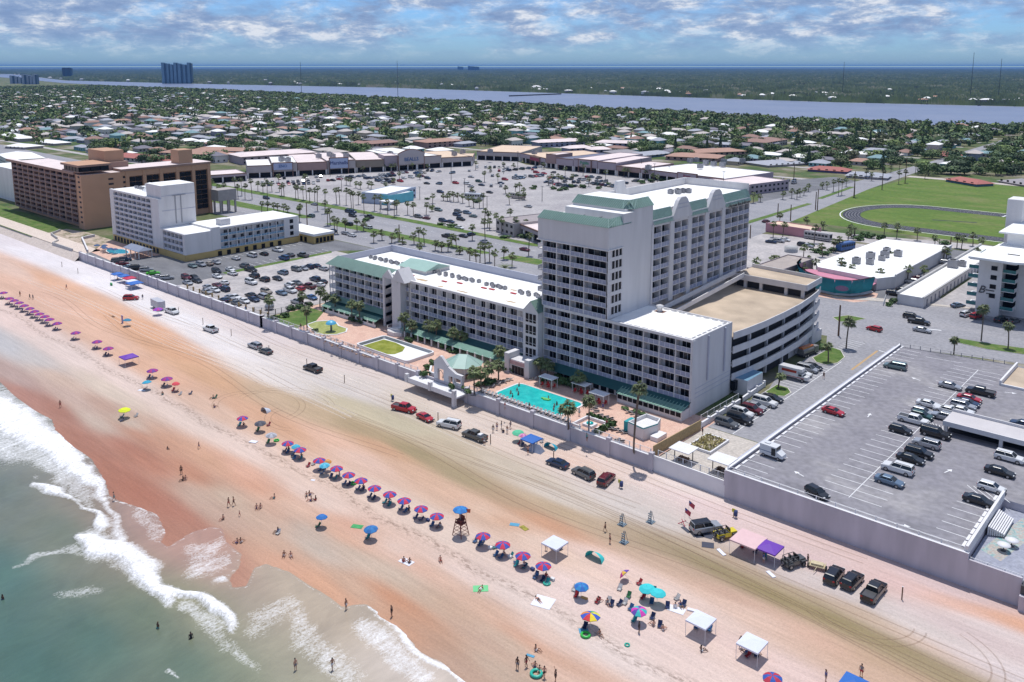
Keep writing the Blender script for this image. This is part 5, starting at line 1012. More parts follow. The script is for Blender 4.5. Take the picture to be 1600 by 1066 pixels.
for xx in (-2.2,-1.2,2.5):
 for s in (-1,1): inst(car_lib('suv')['wheel'],'wheel',t,(xx,s*.9,.39))
for px,py,k,c,a in ((1206.8,620.6,'sedan','black',0),(1195.5,627.5,'large suv','white',0),(1180.5,633,'sedan','silver',0),(1175,639,'suv','maroon',0),(1160,644,'suv','white',0),(1156,654,'large suv','black',0),(1136,660,'suv','grey',0),(1253,581.6,'sedan','white',0),(1262,575,'minivan','silver',0),(1269.7,571.5,'sedan','black',0)):
 x,y,_=at(px,py,G0+0.8); car(x,y,G0,k,c,a,f'{c} {NOUN[k]} parked beside the hotel driveway','cars beside the hotel driveway')
for px,py,k,c,a,l in ((1366,512.5,'hatchback','red',170,'red hatchback driving on the wide road past the parking deck'),(1441,514.5,'sedan','silver',2,'silver car waiting beside two dark ones on the wide road'),(1436,502,'pickup','black',2,'black pickup in the middle lane beside a silver car'),(1425,494,'suv','black',2,'black SUV in the far lane above the black pickup')):
 x,y,_=at(px,py,G0+0.8); car(x,y,G0,k,c,a,l,auto=False)
for px,py,k,c,a in ((1510,490,'suv','white',75),(1526,493,'suv','red',75),(1564,499,'suv','black',75),(1397,458,'suv','black',5),(1437,434,'sedan','maroon',5),(1428,440,'pickup','silver',5),(1497,476,'sedan','blue-grey',60),(1494,428,'sedan','grey',10),(1480,410,'suv','silver',5),(1412,452,'sedan','black',5),(1585,500,'sedan','grey',75)):
 x,y,_=at(px,py,G0+0.8); car(x,y,G0,k,c,a,f'{c} {NOUN[k]} parked beside the low motel buildings','cars by the low motels',full=True)
RA=[(145,340,'black','suv'),(315,320,'white','sedan'),(345,370,'white','sedan'),(490,275,'grey','suv'),(570,325,'black','pickup'),(615,400,'black','suv'),(740,445,'black','suv'),(970,360,'blue-grey','suv'),(1140,320,'grey','suv'),(1225,305,'silver','sedan'),(1300,288,'navy','suv'),(1380,275,'navy','sedan'),(1475,310,'silver','sedan'),(905,430,'black','sedan'),(575,480,'white','large suv'),(240,485,'white','sedan'),(155,515,'maroon','coupe'),(245,565,'navy','suv'),(125,575,'white','sedan'),(155,405,'white','sedan'),(40,540,'silver','sedan'),(25,595,'silver','sedan'),(765,595,'tan','suv'),(1055,515,'white','suv'),(1145,485,'grey','sedan'),(1185,560,'red','hatchback'),(1295,530,'maroon','pickup'),(1430,510,'white','sedan'),(1370,440,'navy','suv'),(1460,470,'black','sedan'),(955,610,'blue-grey','sedan'),(1060,580,'white','pickup'),(570,635,'black','sedan'),(610,690,'navy','sedan'),(715,655,'silver','minivan'),(245,695,'navy','sedan'),(380,660,'white','sedan'),(320,665,'silver','sedan'),(390,735,'grey','sedan'),(490,710,'white','sedan'),(1145,720,'silver','suv'),(1330,665,'blue','sedan'),(140,230,'silver','sedan'),(385,180,'white','sedan'),(585,145,'white','large suv'),(735,125,'black','sedan'),(905,80,'white','pickup'),(985,180,'blue','large suv'),(1060,140,'grey','sedan'),(1220,145,'grey','pickup'),(50,250,'tan','sedan')]
for X_,Y_,c,k in RA:
 px=320+X_/7.955; py=380+Y_/7.955; x,y,_=at(px,py,G0+0.8); car(x,y,G0,k,c,(180 if R()<.5 else 0)+U(-3,3),f'{c} {NOUN[k]} parked in the pale car lot','cars in the lots left of the resort')
RB=[(190,130,'grey','suv'),(280,118,'navy','suv'),(250,170,'maroon','sedan'),(340,205,'blue-grey','sedan'),(430,225,'black','large suv'),(545,245,'silver','suv'),(630,285,'green','sedan'),(700,330,'silver','sedan'),(800,345,'silver','suv'),(1040,340,'maroon','suv'),(1140,335,'black','sedan'),(1175,380,'black','sedan'),(1060,405,'silver','sedan'),(1120,195,'teal-grey','sedan'),(1225,180,'silver','suv')]
for X_,Y_,c,k in RB:
 px=160+X_/7.955; py=390+Y_/7.955; x,y,_=at(px,py,G0+0.8); car(x,y,G0,k,c,(65 if X_<900 else 0)+U(-3,3),f'{c} {NOUN[k]} parked by the low white hotel','cars in the lots left of the resort')
for px,py,k,c,a in ((353,300,'sedan','silver',0),(416,309,'suv','navy',0),(491,318.5,'sedan','silver',180),(551,336.5,'suv','black',0),(577,338.5,'pickup','black',0),(545,350,'suv','black',180),(486,337,'suv','teal-grey',180),(699,368.5,'pickup','black',0),(724,368,'sedan','black',0),(736.5,365.5,'hatchback','navy',90),(718,355,'sedan','white',0),(758,377,'sedan','silver',0),(820,389,'sedan','maroon',0),(575,355,'suv','white',180),(520,360,'sedan','navy',180),(540,364,'sedan','silver',180),(550,367,'sedan','white',180),(1197,345,'sedan','maroon',80),(1205,377,'sedan','navy',10),(1217,376,'suv','silver',10),(1226,374,'sedan','white',10),(1262,383,'sedan','silver',0),(1255,382,'suv','black',0)):
 x,y,_=at(px,py,G0+0.8); car(x,y,G0,k,c,a,f'{c} {NOUN[k]} on or beside the highway','cars on and beside the highway',full=False)
ML=[(545,330,'navy','suv'),(551,330.5,'navy','suv'),(654,338,'grey','suv'),(666,340,'maroon','sedan'),(692,344,'navy','suv'),(704,345.5,'navy','sedan'),(716,330,'grey','suv'),(714,335,'navy','suv'),(730,332,'blue-grey','suv'),(720,342,'black','suv'),(739,337,'teal-grey','sedan'),(685,327.5,'teal-grey','suv'),(686,286.5,'blue-grey','suv'),(712,285.5,'red','suv'),(730,286.5,'white','minivan'),(738,299,'silver','sedan'),(752.5,288.5,'navy','sedan'),(765,300,'black','sedan'),(736,276,'silver','sedan'),(668,278,'navy','suv'),(667,286,'black','sedan'),(688,299.5,'navy','suv'),(783,285.5,'navy','sedan'),(735.5,291,'silver','sedan'),(748,283,'dark green','suv'),(825,322,'silver','sedan'),(1060,272,'silver','sedan'),(838,269,'red','suv'),(850,270.5,'red','sedan'),(864.5,269,'grey','hatchback'),(789,280,'red','suv')]
for px,py,c,k in ML:
 x,y,_=at(px,py,G0+0.8); car(x,y,G0,k,c,(0 if R()<.5 else 180),f'{c} {NOUN[k]} in the shopping plaza lot','cars in the shopping plaza lot',full=False)
colw=['white']*5+['silver']*5+['grey']*4+['black']*5+['navy']*3+['blue-grey']*2+['maroon']*2+['red']*2+['tan','dark green','blue']
kw=['sedan','sedan','suv','suv','hatchback','minivan','pickup','large suv']
def inpoly(x,y,P):
 c=False; n=len(P)
 for i in range(n):
  x1,y1=P[i]; x2,y2=P[(i+1)%n]
  if (y1>y)!=(y2>y) and x<(x2-x1)*(y-y1)/(y2-y1)+x1: c=not c
 return c
occ=[]
rows=[]
for (pxa,pya,pxb,pyb,dens) in ((410,288,520,283,.75),(405,291,520,286.5,.6),(415,281,515,277,.4),(520,283,565,276,.8),(522,279.5,625,272,.7),(570,277,668,267.5,.85),(572,280,668,270.5,.8),(590,284,665,276,.75),(600,287,650,282,.7),(668,268,690,268.5,.8),(725,262.5,800,263,.5),(720,268,800,268.5,.4),(755,276,835,277,.5),(768,270,850,262,.5),(800,281,850,275,.6),(860,279,960,286,.65),(862,284,940,288.5,.7),(868,290,915,293,.6),(900,276,960,282,.5),(850,285,900,296,.4),(930,289,985,296,.75),(965,290,1000,283,.6),(790,266,860,266,.4),(675,268.5,712,272,.3),(760,292,790,292,.4),(1222,283,1250,285,.9),(1226,286,1248,288,.7)):
 a=at(pxa,pya,G0); b_=at(pxb,pyb,G0); L=math.hypot(b_[0]-a[0],b_[1]-a[1]); n=int(L/2.9); an=math.degrees(math.atan2(b_[1]-a[1],b_[0]-a[0]))
 for i in range(n):
  if R()<dens:
   x=a[0]+(b_[0]-a[0])*i/n; y=a[1]+(b_[1]-a[1])*i/n
   if all((x-p)**2+(y-q)**2>5.5 for p,q in occ): occ.append((x,y)); rows.append((x,y,an+90+(180 if R()<.5 else 0)))
random.shuffle(rows); rows=rows[:150]
for x,y,an in rows:
 c=random.choice(colw); k=random.choice(kw); car(x,y,G0,k,c,an,f'{c} {NOUN[k]} in the shopping plaza lot','cars in the shopping plaza lot',full=False)
def boxvan(px,py,L,W_,H,ang,mt,label,cat,name,stripe_=None):
 x,y,_=at(px,py,G0+H/2); t=thing(name,(x,y,G0),label,cat,rz=math.radians(ang)); b=MB(); b.box(-L/2,L/2,-W_/2,W_/2,.5,H,0); b.box(-L/2+.3,L/2-.8,-W_/2+.3,W_/2-.3,H,H+.12,0)
 if stripe_: b.box(-L/2-.01,L/2+.01,-W_/2-.012,W_/2+.012,.9,1.2,1)
 o=bpy.data.objects.new('body',b.mesh('body',[mt,stripe_ or mt])); C.objects.link(o); o.parent=t
 g=MB(); 
 for i in range(int(L/1.5)): g.box(-L/2+.4+i*1.5,-L/2+1.6+i*1.5,-W_/2-.02,W_/2+.02,H*.55,H*.82)
 g.box(L/2-.01,L/2+.03,-W_/2+.2,W_/2-.2,H*.45,H*.85); o=bpy.data.objects.new('windows',g.mesh('windows',M['car_glass'])); C.objects.link(o); o.parent=t
 for xx in (-L*.3,L*.32):
  for s in (-1,1): inst(car_lib('suv')['wheel'],'wheel',t,(xx,s*(W_/2-.1),.39))
boxvan(741,307,11,2.5,3.4,20,PAINT['white'],'long white coach with dark windows among plaza palms','bus','coach')
boxvan(809,306,9,2.5,3.3,10,mat('camper_beige',(0.5,0.47,0.42),0.5,0.05,1),'beige camper van parked alone in the shopping plaza lot','camper','camper_van',M['brown_trim'])
boxvan(1278,369,11.5,2.5,3.4,-5,mat('camper_grey',(0.42,0.4,0.4),0.5,0.05,1),'long patterned motorhome parked beside the pink building','motorhome','motorhome',M['dark_metal'])
boxvan(1321,385,9,2.6,3.3,75,mat('container_blue',(0.05,0.12,0.30),0.6,0.05,1),'blue truck body with white roof behind the shell-shaped store','truck','box_truck')
def palm_crown(seed,nf=30,r=2.0,dead=10,ww=1.5):
 random.seed(seed); b=MB()
 def frond(az,el,L,mi,wd):
  d=Vector((math.cos(az)*math.cos(el),math.sin(az)*math.cos(el),math.sin(el))); side=Vector((-math.sin(az),math.cos(az),0)); c0=d*0.15; c1=d*(L*0.42)
  b.add([c0-side*.03,c0+side*.03,c1+side*.03,c1-side*.03],[(0,1,2,3)],mi)
  n=6
  for k in range(n):
   a=(k/(n-1)-.5)*2.3; q=(d*math.cos(a)+side*math.sin(a)).normalized(); ln=L*(0.62-0.10*abs(a)); tip=c1+q*ln+Vector((0,0,-ln*(0.35+0.3*abs(a)+U(-.1,.15)))); mid=c1+q*ln*.55+Vector((0,0,-ln*.08)); w=q.cross(Vector((0,0,1)));
   w=(w.normalized() if w.length>.01 else side)*wd*ww
   b.add([c1,mid-w,tip,mid+w],[(0,1,2,3)],mi)
 for i in range(nf):
  el=math.asin(U(-0.45,0.98)); frond(i*2.399+U(-.3,.3),el,r*U(.8,1.1),0,0.11)
 for i in range(dead): frond(U(0,6.28),U(-1.2,-.6),r*U(.5,.75),1,0.10)
 b.ball((0,0,-.15),.22,.22,.35,6,4,1)
 return b.mesh('crown',[M['palm_leaf'],M['palm_dead']])
CROWNS=[palm_crown(s) for s in range(5)]; CROWNL=[palm_crown(20+s,17,2.0,5,2.0) for s in range(3)]
def trunk_mesh(seed,bend,r0=0.19,r1=0.13,n=6):
 random.seed(seed); b=MB(); N=5; pts=[(bend*(i/N)**2,0,i/N) for i in range(N+1)]; b.path(pts,[r0+(r1-r0)*i/N for i in range(N+1)],n); return b.mesh('trunk',M['trunk'])
TRK_=[(trunk_mesh(1,0.0),0.0),(trunk_mesh(2,0.4),0.4),(trunk_mesh(3,-0.5),-0.5),(trunk_mesh(4,0.9),0.9)]
def palm(x,y,z,h,label,group,cs=1.0,lod=0,auto=True,lean=None):
 t=thing('palm_tree',(x,y,z),label,'palm tree',group,rz=U(0,6.28) if lean is None else lean,auto=auto)
 tm,bd=TRK_[3] if lean is not None else random.choice(TRK_[:3])
 inst(tm,'trunk',t,(0,0,0),sc=(1,1,h)); c=inst(random.choice(CROWNS if lod==0 else CROWNL),'crown',t,(bd,0,h),(0,0,U(0,6.28))); c.scale=(cs,cs,cs); return t
random.seed(5)
def palmpx(px,pc,pb,z,label,group,cs=1.0,lod=0,pxb=None,auto=True):
 bx,by,_=at(pxb if pxb is not None else px,pb,z)
 lo,hi=0.5,30
 for _ in range(24):
  m=(lo+hi)/2
  if pix(bx,by,z+m)[1]>pc: lo=m
  else: hi=m
 return palm(bx,by,z,max(1.2,lo),label,group,cs,lod,auto)
g1='palms on the resort terrace'
for px,pc,pb,l in ((420,468,500,'palm behind the chain link fence beside the silver dish'),(473,463,479,'palm at the corner of the pale lot'),(480,485,517,'tall palm at the left end of the murky wading pool'),(500,455,480,'tallest palm at the left end of the green arcade'),(509,463,482,'palm among the cluster left of the green arcade'),(524,466,490,'palm in front of the left end of the green arcade'),(550,475,502,'left palm of the pair before the green arcade'),(562,477,505,'right palm of the pair before the green arcade'),(632,496,527,'left palm of the dense pair by the stair tower'),(644,508,530,'right palm of the dense pair by the stair tower'),(670,507,533,'left palm of the pair behind the drained pool'),(682,508,537,'right palm of the pair behind the drained pool'),(709,518,545,'palm behind the drained pool right of the first pair'),(724,524,545,'palm behind the drained pool nearest the pavilion'),(782,547,570,'palm in front of the green arcade near the entrance porch'),(741,582,618,'left palm of the pair right of the pavilion'),(752,584,617,'right palm of the pair right of the pavilion'),(762,573,600,'shorter palm behind the pair right of the pavilion'),(779,570,594,'palm between the pavilion and the blue pool'),(844,567,590,'left palm of the pair beside the entrance porch'),(855,568,592,'right palm of the pair beside the entrance porch'),(903,588,612,'palm behind the white canopies against the tower base')):
 palmpx(px,pc,pb,G0,l,g1,1.05,auto=False)
palmpx(888,636,671,G0,'stout palm at the near right corner of the blue pool',g1,1.15,auto=False); palmpx(920,627,675,G0,'tall slender palm behind the square hedge garden',g1,1.0,auto=False)
x,y,_=at(990,707,G0); palm(x,y,G0,13.0,'very tall leaning palm rising beside the towel hut',g1,1.0,auto=False,lean=0.2)
palmpx(1322,503,545,G0,'palm at the end of the car ramp building',g1,1.1,auto=False); palmpx(1294,541,566,G0,'palm on the lawn island by the moving truck',g1,.8,auto=False); palmpx(1216,588,607,G0,'small palm on the lawn island near the low wall',g1,.7,auto=False)
palmpx(1533,482,533,G0,'tall palm on the right-hand median lawn',g1,.95,auto=False); palmpx(1575,510,545,G0,'palm at the right end of the median lawn',g1,.9,auto=False); palmpx(1549,458,492,G0,'slender palm in front of the right-hand white condominium',g1,.85,auto=False); palmpx(1535,485,500,G0,'short bushy palm at the foot of the white condominium',g1,.95,auto=False); palmpx(1490,532,556,G0,'palm sticking up just behind the deck rail',g1,.8,auto=False)
row=[(332,283,306),(342,292,313),(350,289,310),(368,281,311),(372,291,311),(378,281,306),(383,290,312),(394,283,312),(403,286,299),(411,289,302),(418,285,316),(425,287,300),(437,275,300),(440,292,306),(444,289,307),(462,292,311),(466,293,311),(474,294,314),(479,275,312),(484,297,316),(492,298,318),(496,294,330),(508,299,326),(508,316,334),(409,318,333),(418,318,332),(428,320,330),(434,321,330),(443,322,335),(450,325,333),(468,325,347),(516,329,352),(512,330,353),(469,322,337),
(526,297,319),(531,296,320),(541,297,321),(549,300,325),(552,302,327),(560,303,320),(569,307,335),(585,308,330),(594,308,332),(606,315,335),(616,318,340),(620,316,336),(637,318,336),(646,320,338),(666,320,336),(675,324,331),(541,280,290),(547,281,291),(556,286,294),(563,287,296),(575,286,294),(580,287,296),(603,288,294),(614,281,288),(624,271,280),(567,262,272),(601,260,268),(610,259,268),(617,258,268),(645,257,267),(669,259,267),(656,274,281),
(676,306,318),(703,302,314),(709,303,316),(716,305,316),(723,306,318),(733,310,323),(740,310,325),(755,305,325),(749,312,326),(693,306,314),(699,306,315),(739,296,306),(757,270,285),(743,254,266),(766,262,270),(778,274,287),(787,256,262),(803,258,266),(811,303,313),(820,304,313),(796,305,320),(790,293,303),(805,290,302),(812,288,300),(818,296,305),(850,256,265),
(857,278,290),(863,275,292),(872,275,291),(878,277,293),(883,263,275),(894,275,290),(911,260,275),(920,280,292),(946,268,283),(975,265,277),(981,266,278),(1008,268,281),(1020,274,287),(1027,276,287),(1045,274,284),
(797,330,356),(784,343,366),(758,346,378),(757,330,356),(762,334,356),(765,345,360),(738,355,376),(776,337,360),(785,342,358),(807,343,368),(812,345,360),(822,347,365),(655,360,382),(663,362,384),(655,384,395),(706,370,386),(713,372,388),(680,380,392),(690,382,394),(700,380,394),(718,390,398),(734,392,410),(750,385,412),(758,386,414),(765,384,410),(773,395,418),(787,390,406),(800,400,418),(744,396,412),(826,368,400),
(523,342,365),(527,345,366),(558,345,362),(568,350,362),(584,366,380),(597,364,376),(612,369,380),(629,376,382),(647,368,382),(622,362,378),(540,345,362)]
for px,pc,pb in row: palmpx(px,pc,pb,G0,'cabbage palm by the highway or plaza','palms by the highway and plaza',1.0,1)
row2=[(1177,304,318),(1188,306,316),(1223,302,312),(1237,298,310),(1245,300,312),(1250,298,308),(1256,296,306),(1263,290,300),(1285,288,296),(1292,287,297),(1302,284,300),(1310,282,306),(1315,283,305),(1322,281,292),(1335,275,308),(1353,268,280),(1362,272,283),(1404,270,288),(1414,268,286),(1430,258,272),(1445,270,280),(1405,255,266),(1392,262,270),(1380,268,276),(1208,350,371),(1223,351,371),(1272,355,380),(1218,336,352),(1255,387,410),(1261,343,352),(1286,350,360),(1330,355,372),(1325,364,376),(1381,352,374),(1401,353,373),(1433,360,376),(1474,390,410),(1460,372,390),(1495,370,388),(1502,372,390),(1520,368,385),(1532,375,388),(1312,374,392),(1302,378,395),(1285,385,402),(1277,410,427),(1312,408,432),(1330,418,436),(1316,420,434),(1375,425,444),(1418,420,440),(1443,420,438),(1326,446,463),(1205,404,420),(1213,404,422),(1180,408,425),(1235,418,432),(1247,425,440),(1252,415,430),(1265,405,420),(1525,392,405),(1390,398,412),(1478,393,408)]
for px,pc,pb in row2: palmpx(px,pc,pb,G0,'cabbage palm near the sports field','palms near the sports field',1.0,1)
def feather(px,py,h,label):
 x,y,_=at(px,py,G0); t=thing('feather_palm',(x,y,G0),label,'palm tree'); b=MB(); b.path([(0,0,0),(0,0,h)],[.35,.3],7); o=bpy.data.objects.new('trunk',b.mesh('trunk',M['trunk'])); C.objects.link(o); o.parent=t
 b=MB()
 for i in range(34):
  az=i*2.4; el=U(-.2,1.2); L=U(3.2,4.2); pts=[]
  for k in range(6): f=k/5; pts.append(Vector((math.cos(az)*L*f*math.cos(el*(1-f*.6)),math.sin(az)*L*f*math.cos(el*(1-f*.6)),h+L*f*math.sin(el)*(1-.2*f)-1.6*f*f)))
  sd=Vector((-math.sin(az),math.cos(az),0))
  for k in range(5):
   for j in range(3):
    p=pts[k].lerp(pts[k+1],j/3)
    for s in (-1,1): q=p+sd*s*(.75*(1-k/6))+Vector((0,0,-.25))+(pts[k+1]-pts[k])*.4; b.add([p,p+(pts[k+1]-pts[k])*.14,q],[(0,1,2)])
 o=bpy.data.objects.new('crown',b.mesh('crown',M['palm_leaf'])); C.objects.link(o); o.parent=t
feather(789,425,1.6,'large feathery palm with arching fronds behind the long wing'); feather(1402,362,3.2,'large feathery palm behind the shell-shaped store roof'); feather(1335,368,3.0,'dark feathery palm beside the service road')
def leafmat(name,c,rnd=.3): return mat(name,c,0.8,0.45,0.3,rnd=rnd)
LV=[leafmat('leaf_mid',(0.095,0.15,0.05)),leafmat('leaf_dark',(0.06,0.10,0.042)),leafmat('leaf_light',(0.15,0.21,0.06)),leafmat('leaf_olive',(0.125,0.14,0.065))]
def crown_mesh(seed,n,ls,kind,mt):
 random.seed(seed); b=MB(); lobes=[]
 if kind=='cone': lobes=[((0,0,0.15+0.8*i/6),0.42*(1-i/7)+.05,0.12) for i in range(7)]
 else:
  for i in range(9): a=U(0,6.28); r=U(.1,.62); lobes.append(((r*math.cos(a),r*math.sin(a),U(.42,.82)-r*.2),U(.26,.42),U(.16,.26)))
 for i in range(n):
  (lx,ly,lz),lr,lh=random.choice(lobes); 
  while 1:
   d=Vector((U(-1,1),U(-1,1),U(-1,1)))
   if .05<d.length<1: break
  d=d.normalized()*(d.length**0.35); c=Vector((lx+d.x*lr,ly+d.y*lr,lz+d.z*lh)); nn=(d+Vector((U(-.7,.7),U(-.7,.7),U(-.3,.9)))).normalized()
  u_=nn.cross(Vector((.3,.2,1))).normalized(); w_=nn.cross(u_); s=ls*U(.6,1.3)
  b.add([c-u_*s-w_*s*.6,c+u_*s*.8-w_*s,c+u_*s+w_*s*.7,c-u_*s*.7+w_*s],[(0,1,2,3)])
 return b.mesh('crown',mt)
def limb_mesh(seed):
 random.seed(seed); b=MB(); b.path([(0,0,0),(.02,0,.25),(0,.02,.45)],[.045,.035,.028],6)
 for i in range(6): a=U(0,6.28); r=U(.25,.5); b.tube((0,.02,U(.28,.45)),(r*math.cos(a),r*math.sin(a),U(.5,.75)),.02,.008,4)
 return b.mesh('trunk',M['trunk'])
LIMB=[limb_mesh(i) for i in range(2)]
TREES=[crown_mesh(40+i,520,.055,'round',LV[[0,0,1,2,3,0][i]]) for i in range(6)]; CONE=[crown_mesh(60,420,.05,'cone',LV[1])]
TLOW=[crown_mesh(70+i,150,.10,'round',LV[[0,1,3,2][i]]) for i in range(4)]
TN=['rounded green tree','rounded green tree','dark green tree','bright green tree','olive green tree','rounded green tree']
def tree(x,y,z,h,w,i,label,group,auto=True,low=False):
 t=thing('broadleaf_tree' if i<6 else 'conifer_tree',(x,y,z),label,'tree',group,rz=U(0,6.28),auto=auto)
 inst(random.choice(LIMB),'trunk',t,sc=(w,w,h)); me=CONE[0] if i>=6 else ((TREES if not low else TLOW)[i%(6 if not low else 4)]); inst(me,'crown',t,sc=(w,w,h)); return t
SHR=crown_mesh(90,220,.13,'round',M['hedge_leaf'])
def shrub(px,py,w,h,label,z=G0,auto=True):
 x,y,_=at(px,py,z); o=bpy.data.objects.new('shrub',SHR); C.objects.link(o); o.location=(x,y,z-h*.25); o.scale=(w,w,h*1.25); o.rotation_euler=(0,0,U(0,6)); tag(o,label,'shrub','shrubs around the resort',auto); return o
for px,py,w,h in ((430,500,1.6,1.6),(445,496,1.6,1.5),(455,485,2.2,1.6),(470,482,2.2,1.4),(484,478,1.8,1.3),(492,519,1.2,1.0),(640,535,1.8,1.5),(655,532,1.6,1.8),(662,533,1.5,1.2),(648,528,2,1),(695,545,1.6,1.4),(705,550,1.8,1.2),(712,552,1.4,1),(668,577,1.4,1.3),(676,570,1.4,1.3),(687,567,1.2,1.2),(664,588,1.5,1.6),(790,578,2.0,1.4),(800,580,1.8,1.2),(750,603,1.8,1.2),(762,600,2,1.4),(770,598,1.6,1),(706,608,1.2,1.4),(728,610,1.4,1.0),(732,615,1.4,1.0),(870,594,1.8,1.6),(880,600,2,1.8),(886,603,1.8,1.4),(893,605,1.5,1.2),(850,597,1.2,1.2),(978,640,1.3,.6),(995,645,1.3,.6),(1005,648,1.3,.6),(552,502,2.0,1.2),(565,505,2.2,1.2),(510,485,2.4,1.4),(520,488,2,1.2),(1270,548,2.4,1.6),(1285,545,2.2,1.6),(1395,473,2,1.6),(1408,470,1.8,1.4),(1388,478,1.6,1.2),(572,345,3,1.6),(705,355,3.6,1.6),(690,352,2.4,1.4),(817,372,3,2.0),(790,372,3,1.4),(806,366,3.2,1.4),(837,374,3.4,1.6),(745,317,2.6,1.5),(668,312,2,1.2),(674,324,2,1),(832,296,2.6,1.5),(836,293,2.6,1.5),(865,296,3,1.8),(882,297,3,2),(893,293,3,2.2),(875,298,3,1.6),(912,294,3,2.4),(935,295,3,1.6),(952,290,2.8,2),(1002,287,3,2.4),(1018,285,3,2.4),(1046,284,3.4,2.6),(1033,283,3,2),(1268,385,2.4,1.4),(1275,395,3,1.8),(1290,398,3,1.6),(1302,392,3,1.6),(1340,376,3,2.2),(1350,370,3.4,2.4),(1360,372,3,2.2),(1375,374,3,2),(1475,382,3,1.6),(1246,432,3,2.2),(1238,428,2.6,2)):
 shrub(px,py,w,h,'green shrub by the resort or street')
SKIN=[mat('skin_%s'%n,c,0.6,0.05,3) for n,c in (('fair',(0.50,0.27,0.19)),('tan',(0.33,0.17,0.11)),('brown',(0.12,0.06,0.04)))]
CL=[mat('cloth_'+n,c,0.8,0.08,3) for n,c in (('black',(0.02,0.02,0.025)),('blue',(0.03,0.07,0.25)),('red',(0.40,0.03,0.04)),('white',(0.7,0.7,0.7)),('teal',(0.02,0.28,0.30)),('grey',(0.2,0.2,0.22)))]
HAIR=[mat('hair_dark',(0.02,0.013,0.01),0.7,0.1,5),mat('hair_brown',(0.10,0.05,0.025),0.7,0.1,5),mat('hat_tan',(0.5,0.4,0.25),0.8,0.1,5)]
def skinned(name,V,E_,Rr,mt):
 me=bpy.data.meshes.new(name); me.from_pydata(V,E_,[]); o=bpy.data.objects.new(name,me); C.objects.link(o)
 m=o.modifiers.new('s','SKIN'); m.use_smooth_shade=True
 sv=me.skin_vertices[0].data if me.skin_vertices else None
 if sv is None:
  bpy.context.view_layer.update(); bpy.context.view_layer.objects.active=o; bpy.ops.mesh.customdata_skin_add(); sv=me.skin_vertices[0].data
 for i,r in enumerate(Rr): sv[i].radius=(r,r)
 sv[0].use_root=True
 o.modifiers.new('u','SUBSURF').levels=1
 bpy.context.view_layer.update(); out=bpy.data.meshes.new_from_object(o.evaluated_get(bpy.context.evaluated_depsgraph_get())); out.name=name; out.materials.clear(); out.materials.append(mt); bpy.data.objects.remove(o); return out
def body_mesh(name,J):
 V=[];E_=[];Rr=[]
 def a(p,r,par=None): V.append(p);Rr.append(r); E_.append((par,len(V)-1)) if par is not None else None; return len(V)-1
 pel=a(J['pel'],.13); ch=a(J['ch'],.14,pel); nk=a(J['nk'],.055,ch); hd=a(J['hd'],.095,nk); tp=a(J['tp'],.07,hd); a((J['hd'][0]+J['f'][0]*.11,J['hd'][1]+J['f'][1]*.11,J['hd'][2]),.018,hd)
 for s in ('l','r'):
  h=a(J['hip'+s],.095,pel); k=a(J['kn'+s],.062,h); an=a(J['an'+s],.038,k); a(J['to'+s],.03,an)
  sh=a(J['sh'+s],.06,ch); el=a(J['el'+s],.042,sh); w=a(J['wr'+s],.028,el); hnd=a(J['ha'+s],.036,w)
  d=Vector(J['ha'+s])-Vector(J['wr'+s]); d=d.normalized() if d.length>0 else Vector((0,0,-1)); sd=d.cross(Vector((0.2,1,.1))).normalized()
  for q in (-1.5,-.5,.5,1.5): p=Vector(J['ha'+s])+d*(.085-.012*abs(q))+sd*q*.021; a(tuple(p),.009,hnd)
  p=Vector(J['wr'+s])+d*.06+sd*.06; a(tuple(p),.010,w)
 return skinned(name,V,E_,Rr,SKIN[0])
def mir(d):
 o={}
 for k,v in d.items():
  if k.endswith('*'): o[k[:-1]+'l']=(-v[0],v[1],v[2]); o[k[:-1]+'r']=v
  else: o[k]=v
 return o
POSE={}
POSE['stand']=mir({'pel':(0,0,.95),'ch':(0,0,1.33),'nk':(0,0,1.50),'hd':(0,.01,1.62),'tp':(0,.01,1.72),'f':(0,-1),'hip*':(.10,0,.88),'kn*':(.12,-.01,.49),'an*':(.13,.02,.08),'to*':(.15,-.13,.04),'sh*':(.19,0,1.42),'el*':(.26,.02,1.14),'wr*':(.28,-.06,.90),'ha*':(.28,-.09,.82)})
w_=dict(POSE['stand']); w_.update({'knl':(-.1,-.18,.52),'anl':(-.1,-.25,.10),'tol':(-.1,-.40,.06),'knr':(.1,.12,.48),'anr':(.1,.34,.14),'tor':(.1,.24,.04),'ell':(-.25,.12,1.14),'wrl':(-.26,.1,.9),'hal':(-.26,.08,.82),'elr':(.25,-.08,1.14),'wrr':(.24,-.26,1.0),'har':(.24,-.33,.95)}); POSE['walk']=w_
POSE['sit']=mir({'pel':(0,0,.16),'ch':(0,.06,.52),'nk':(0,.04,.70),'hd':(0,.02,.82),'tp':(0,.02,.92),'f':(0,-1),'hip*':(.10,-.06,.14),'kn*':(.18,-.42,.40),'an*':(.14,-.74,.07),'to*':(.15,-.88,.06),'sh*':(.19,.05,.62),'el*':(.27,.18,.36),'wr*':(.26,.06,.14),'ha*':(.26,.0,.08)})
POSE['lie']=mir({'pel':(0,0,.14),'ch':(0,.40,.15),'nk':(0,.57,.14),'hd':(0,.70,.15),'tp':(0,.80,.14),'f':(0,-.1),'hip*':(.10,-.08,.12),'kn*':(.12,-.48,.16),'an*':(.13,-.90,.07),'to*':(.15,-.98,.16),'sh*':(.19,.46,.12),'el*':(.34,.28,.07),'wr*':(.36,.04,.06),'ha*':(.36,-.05,.06)})
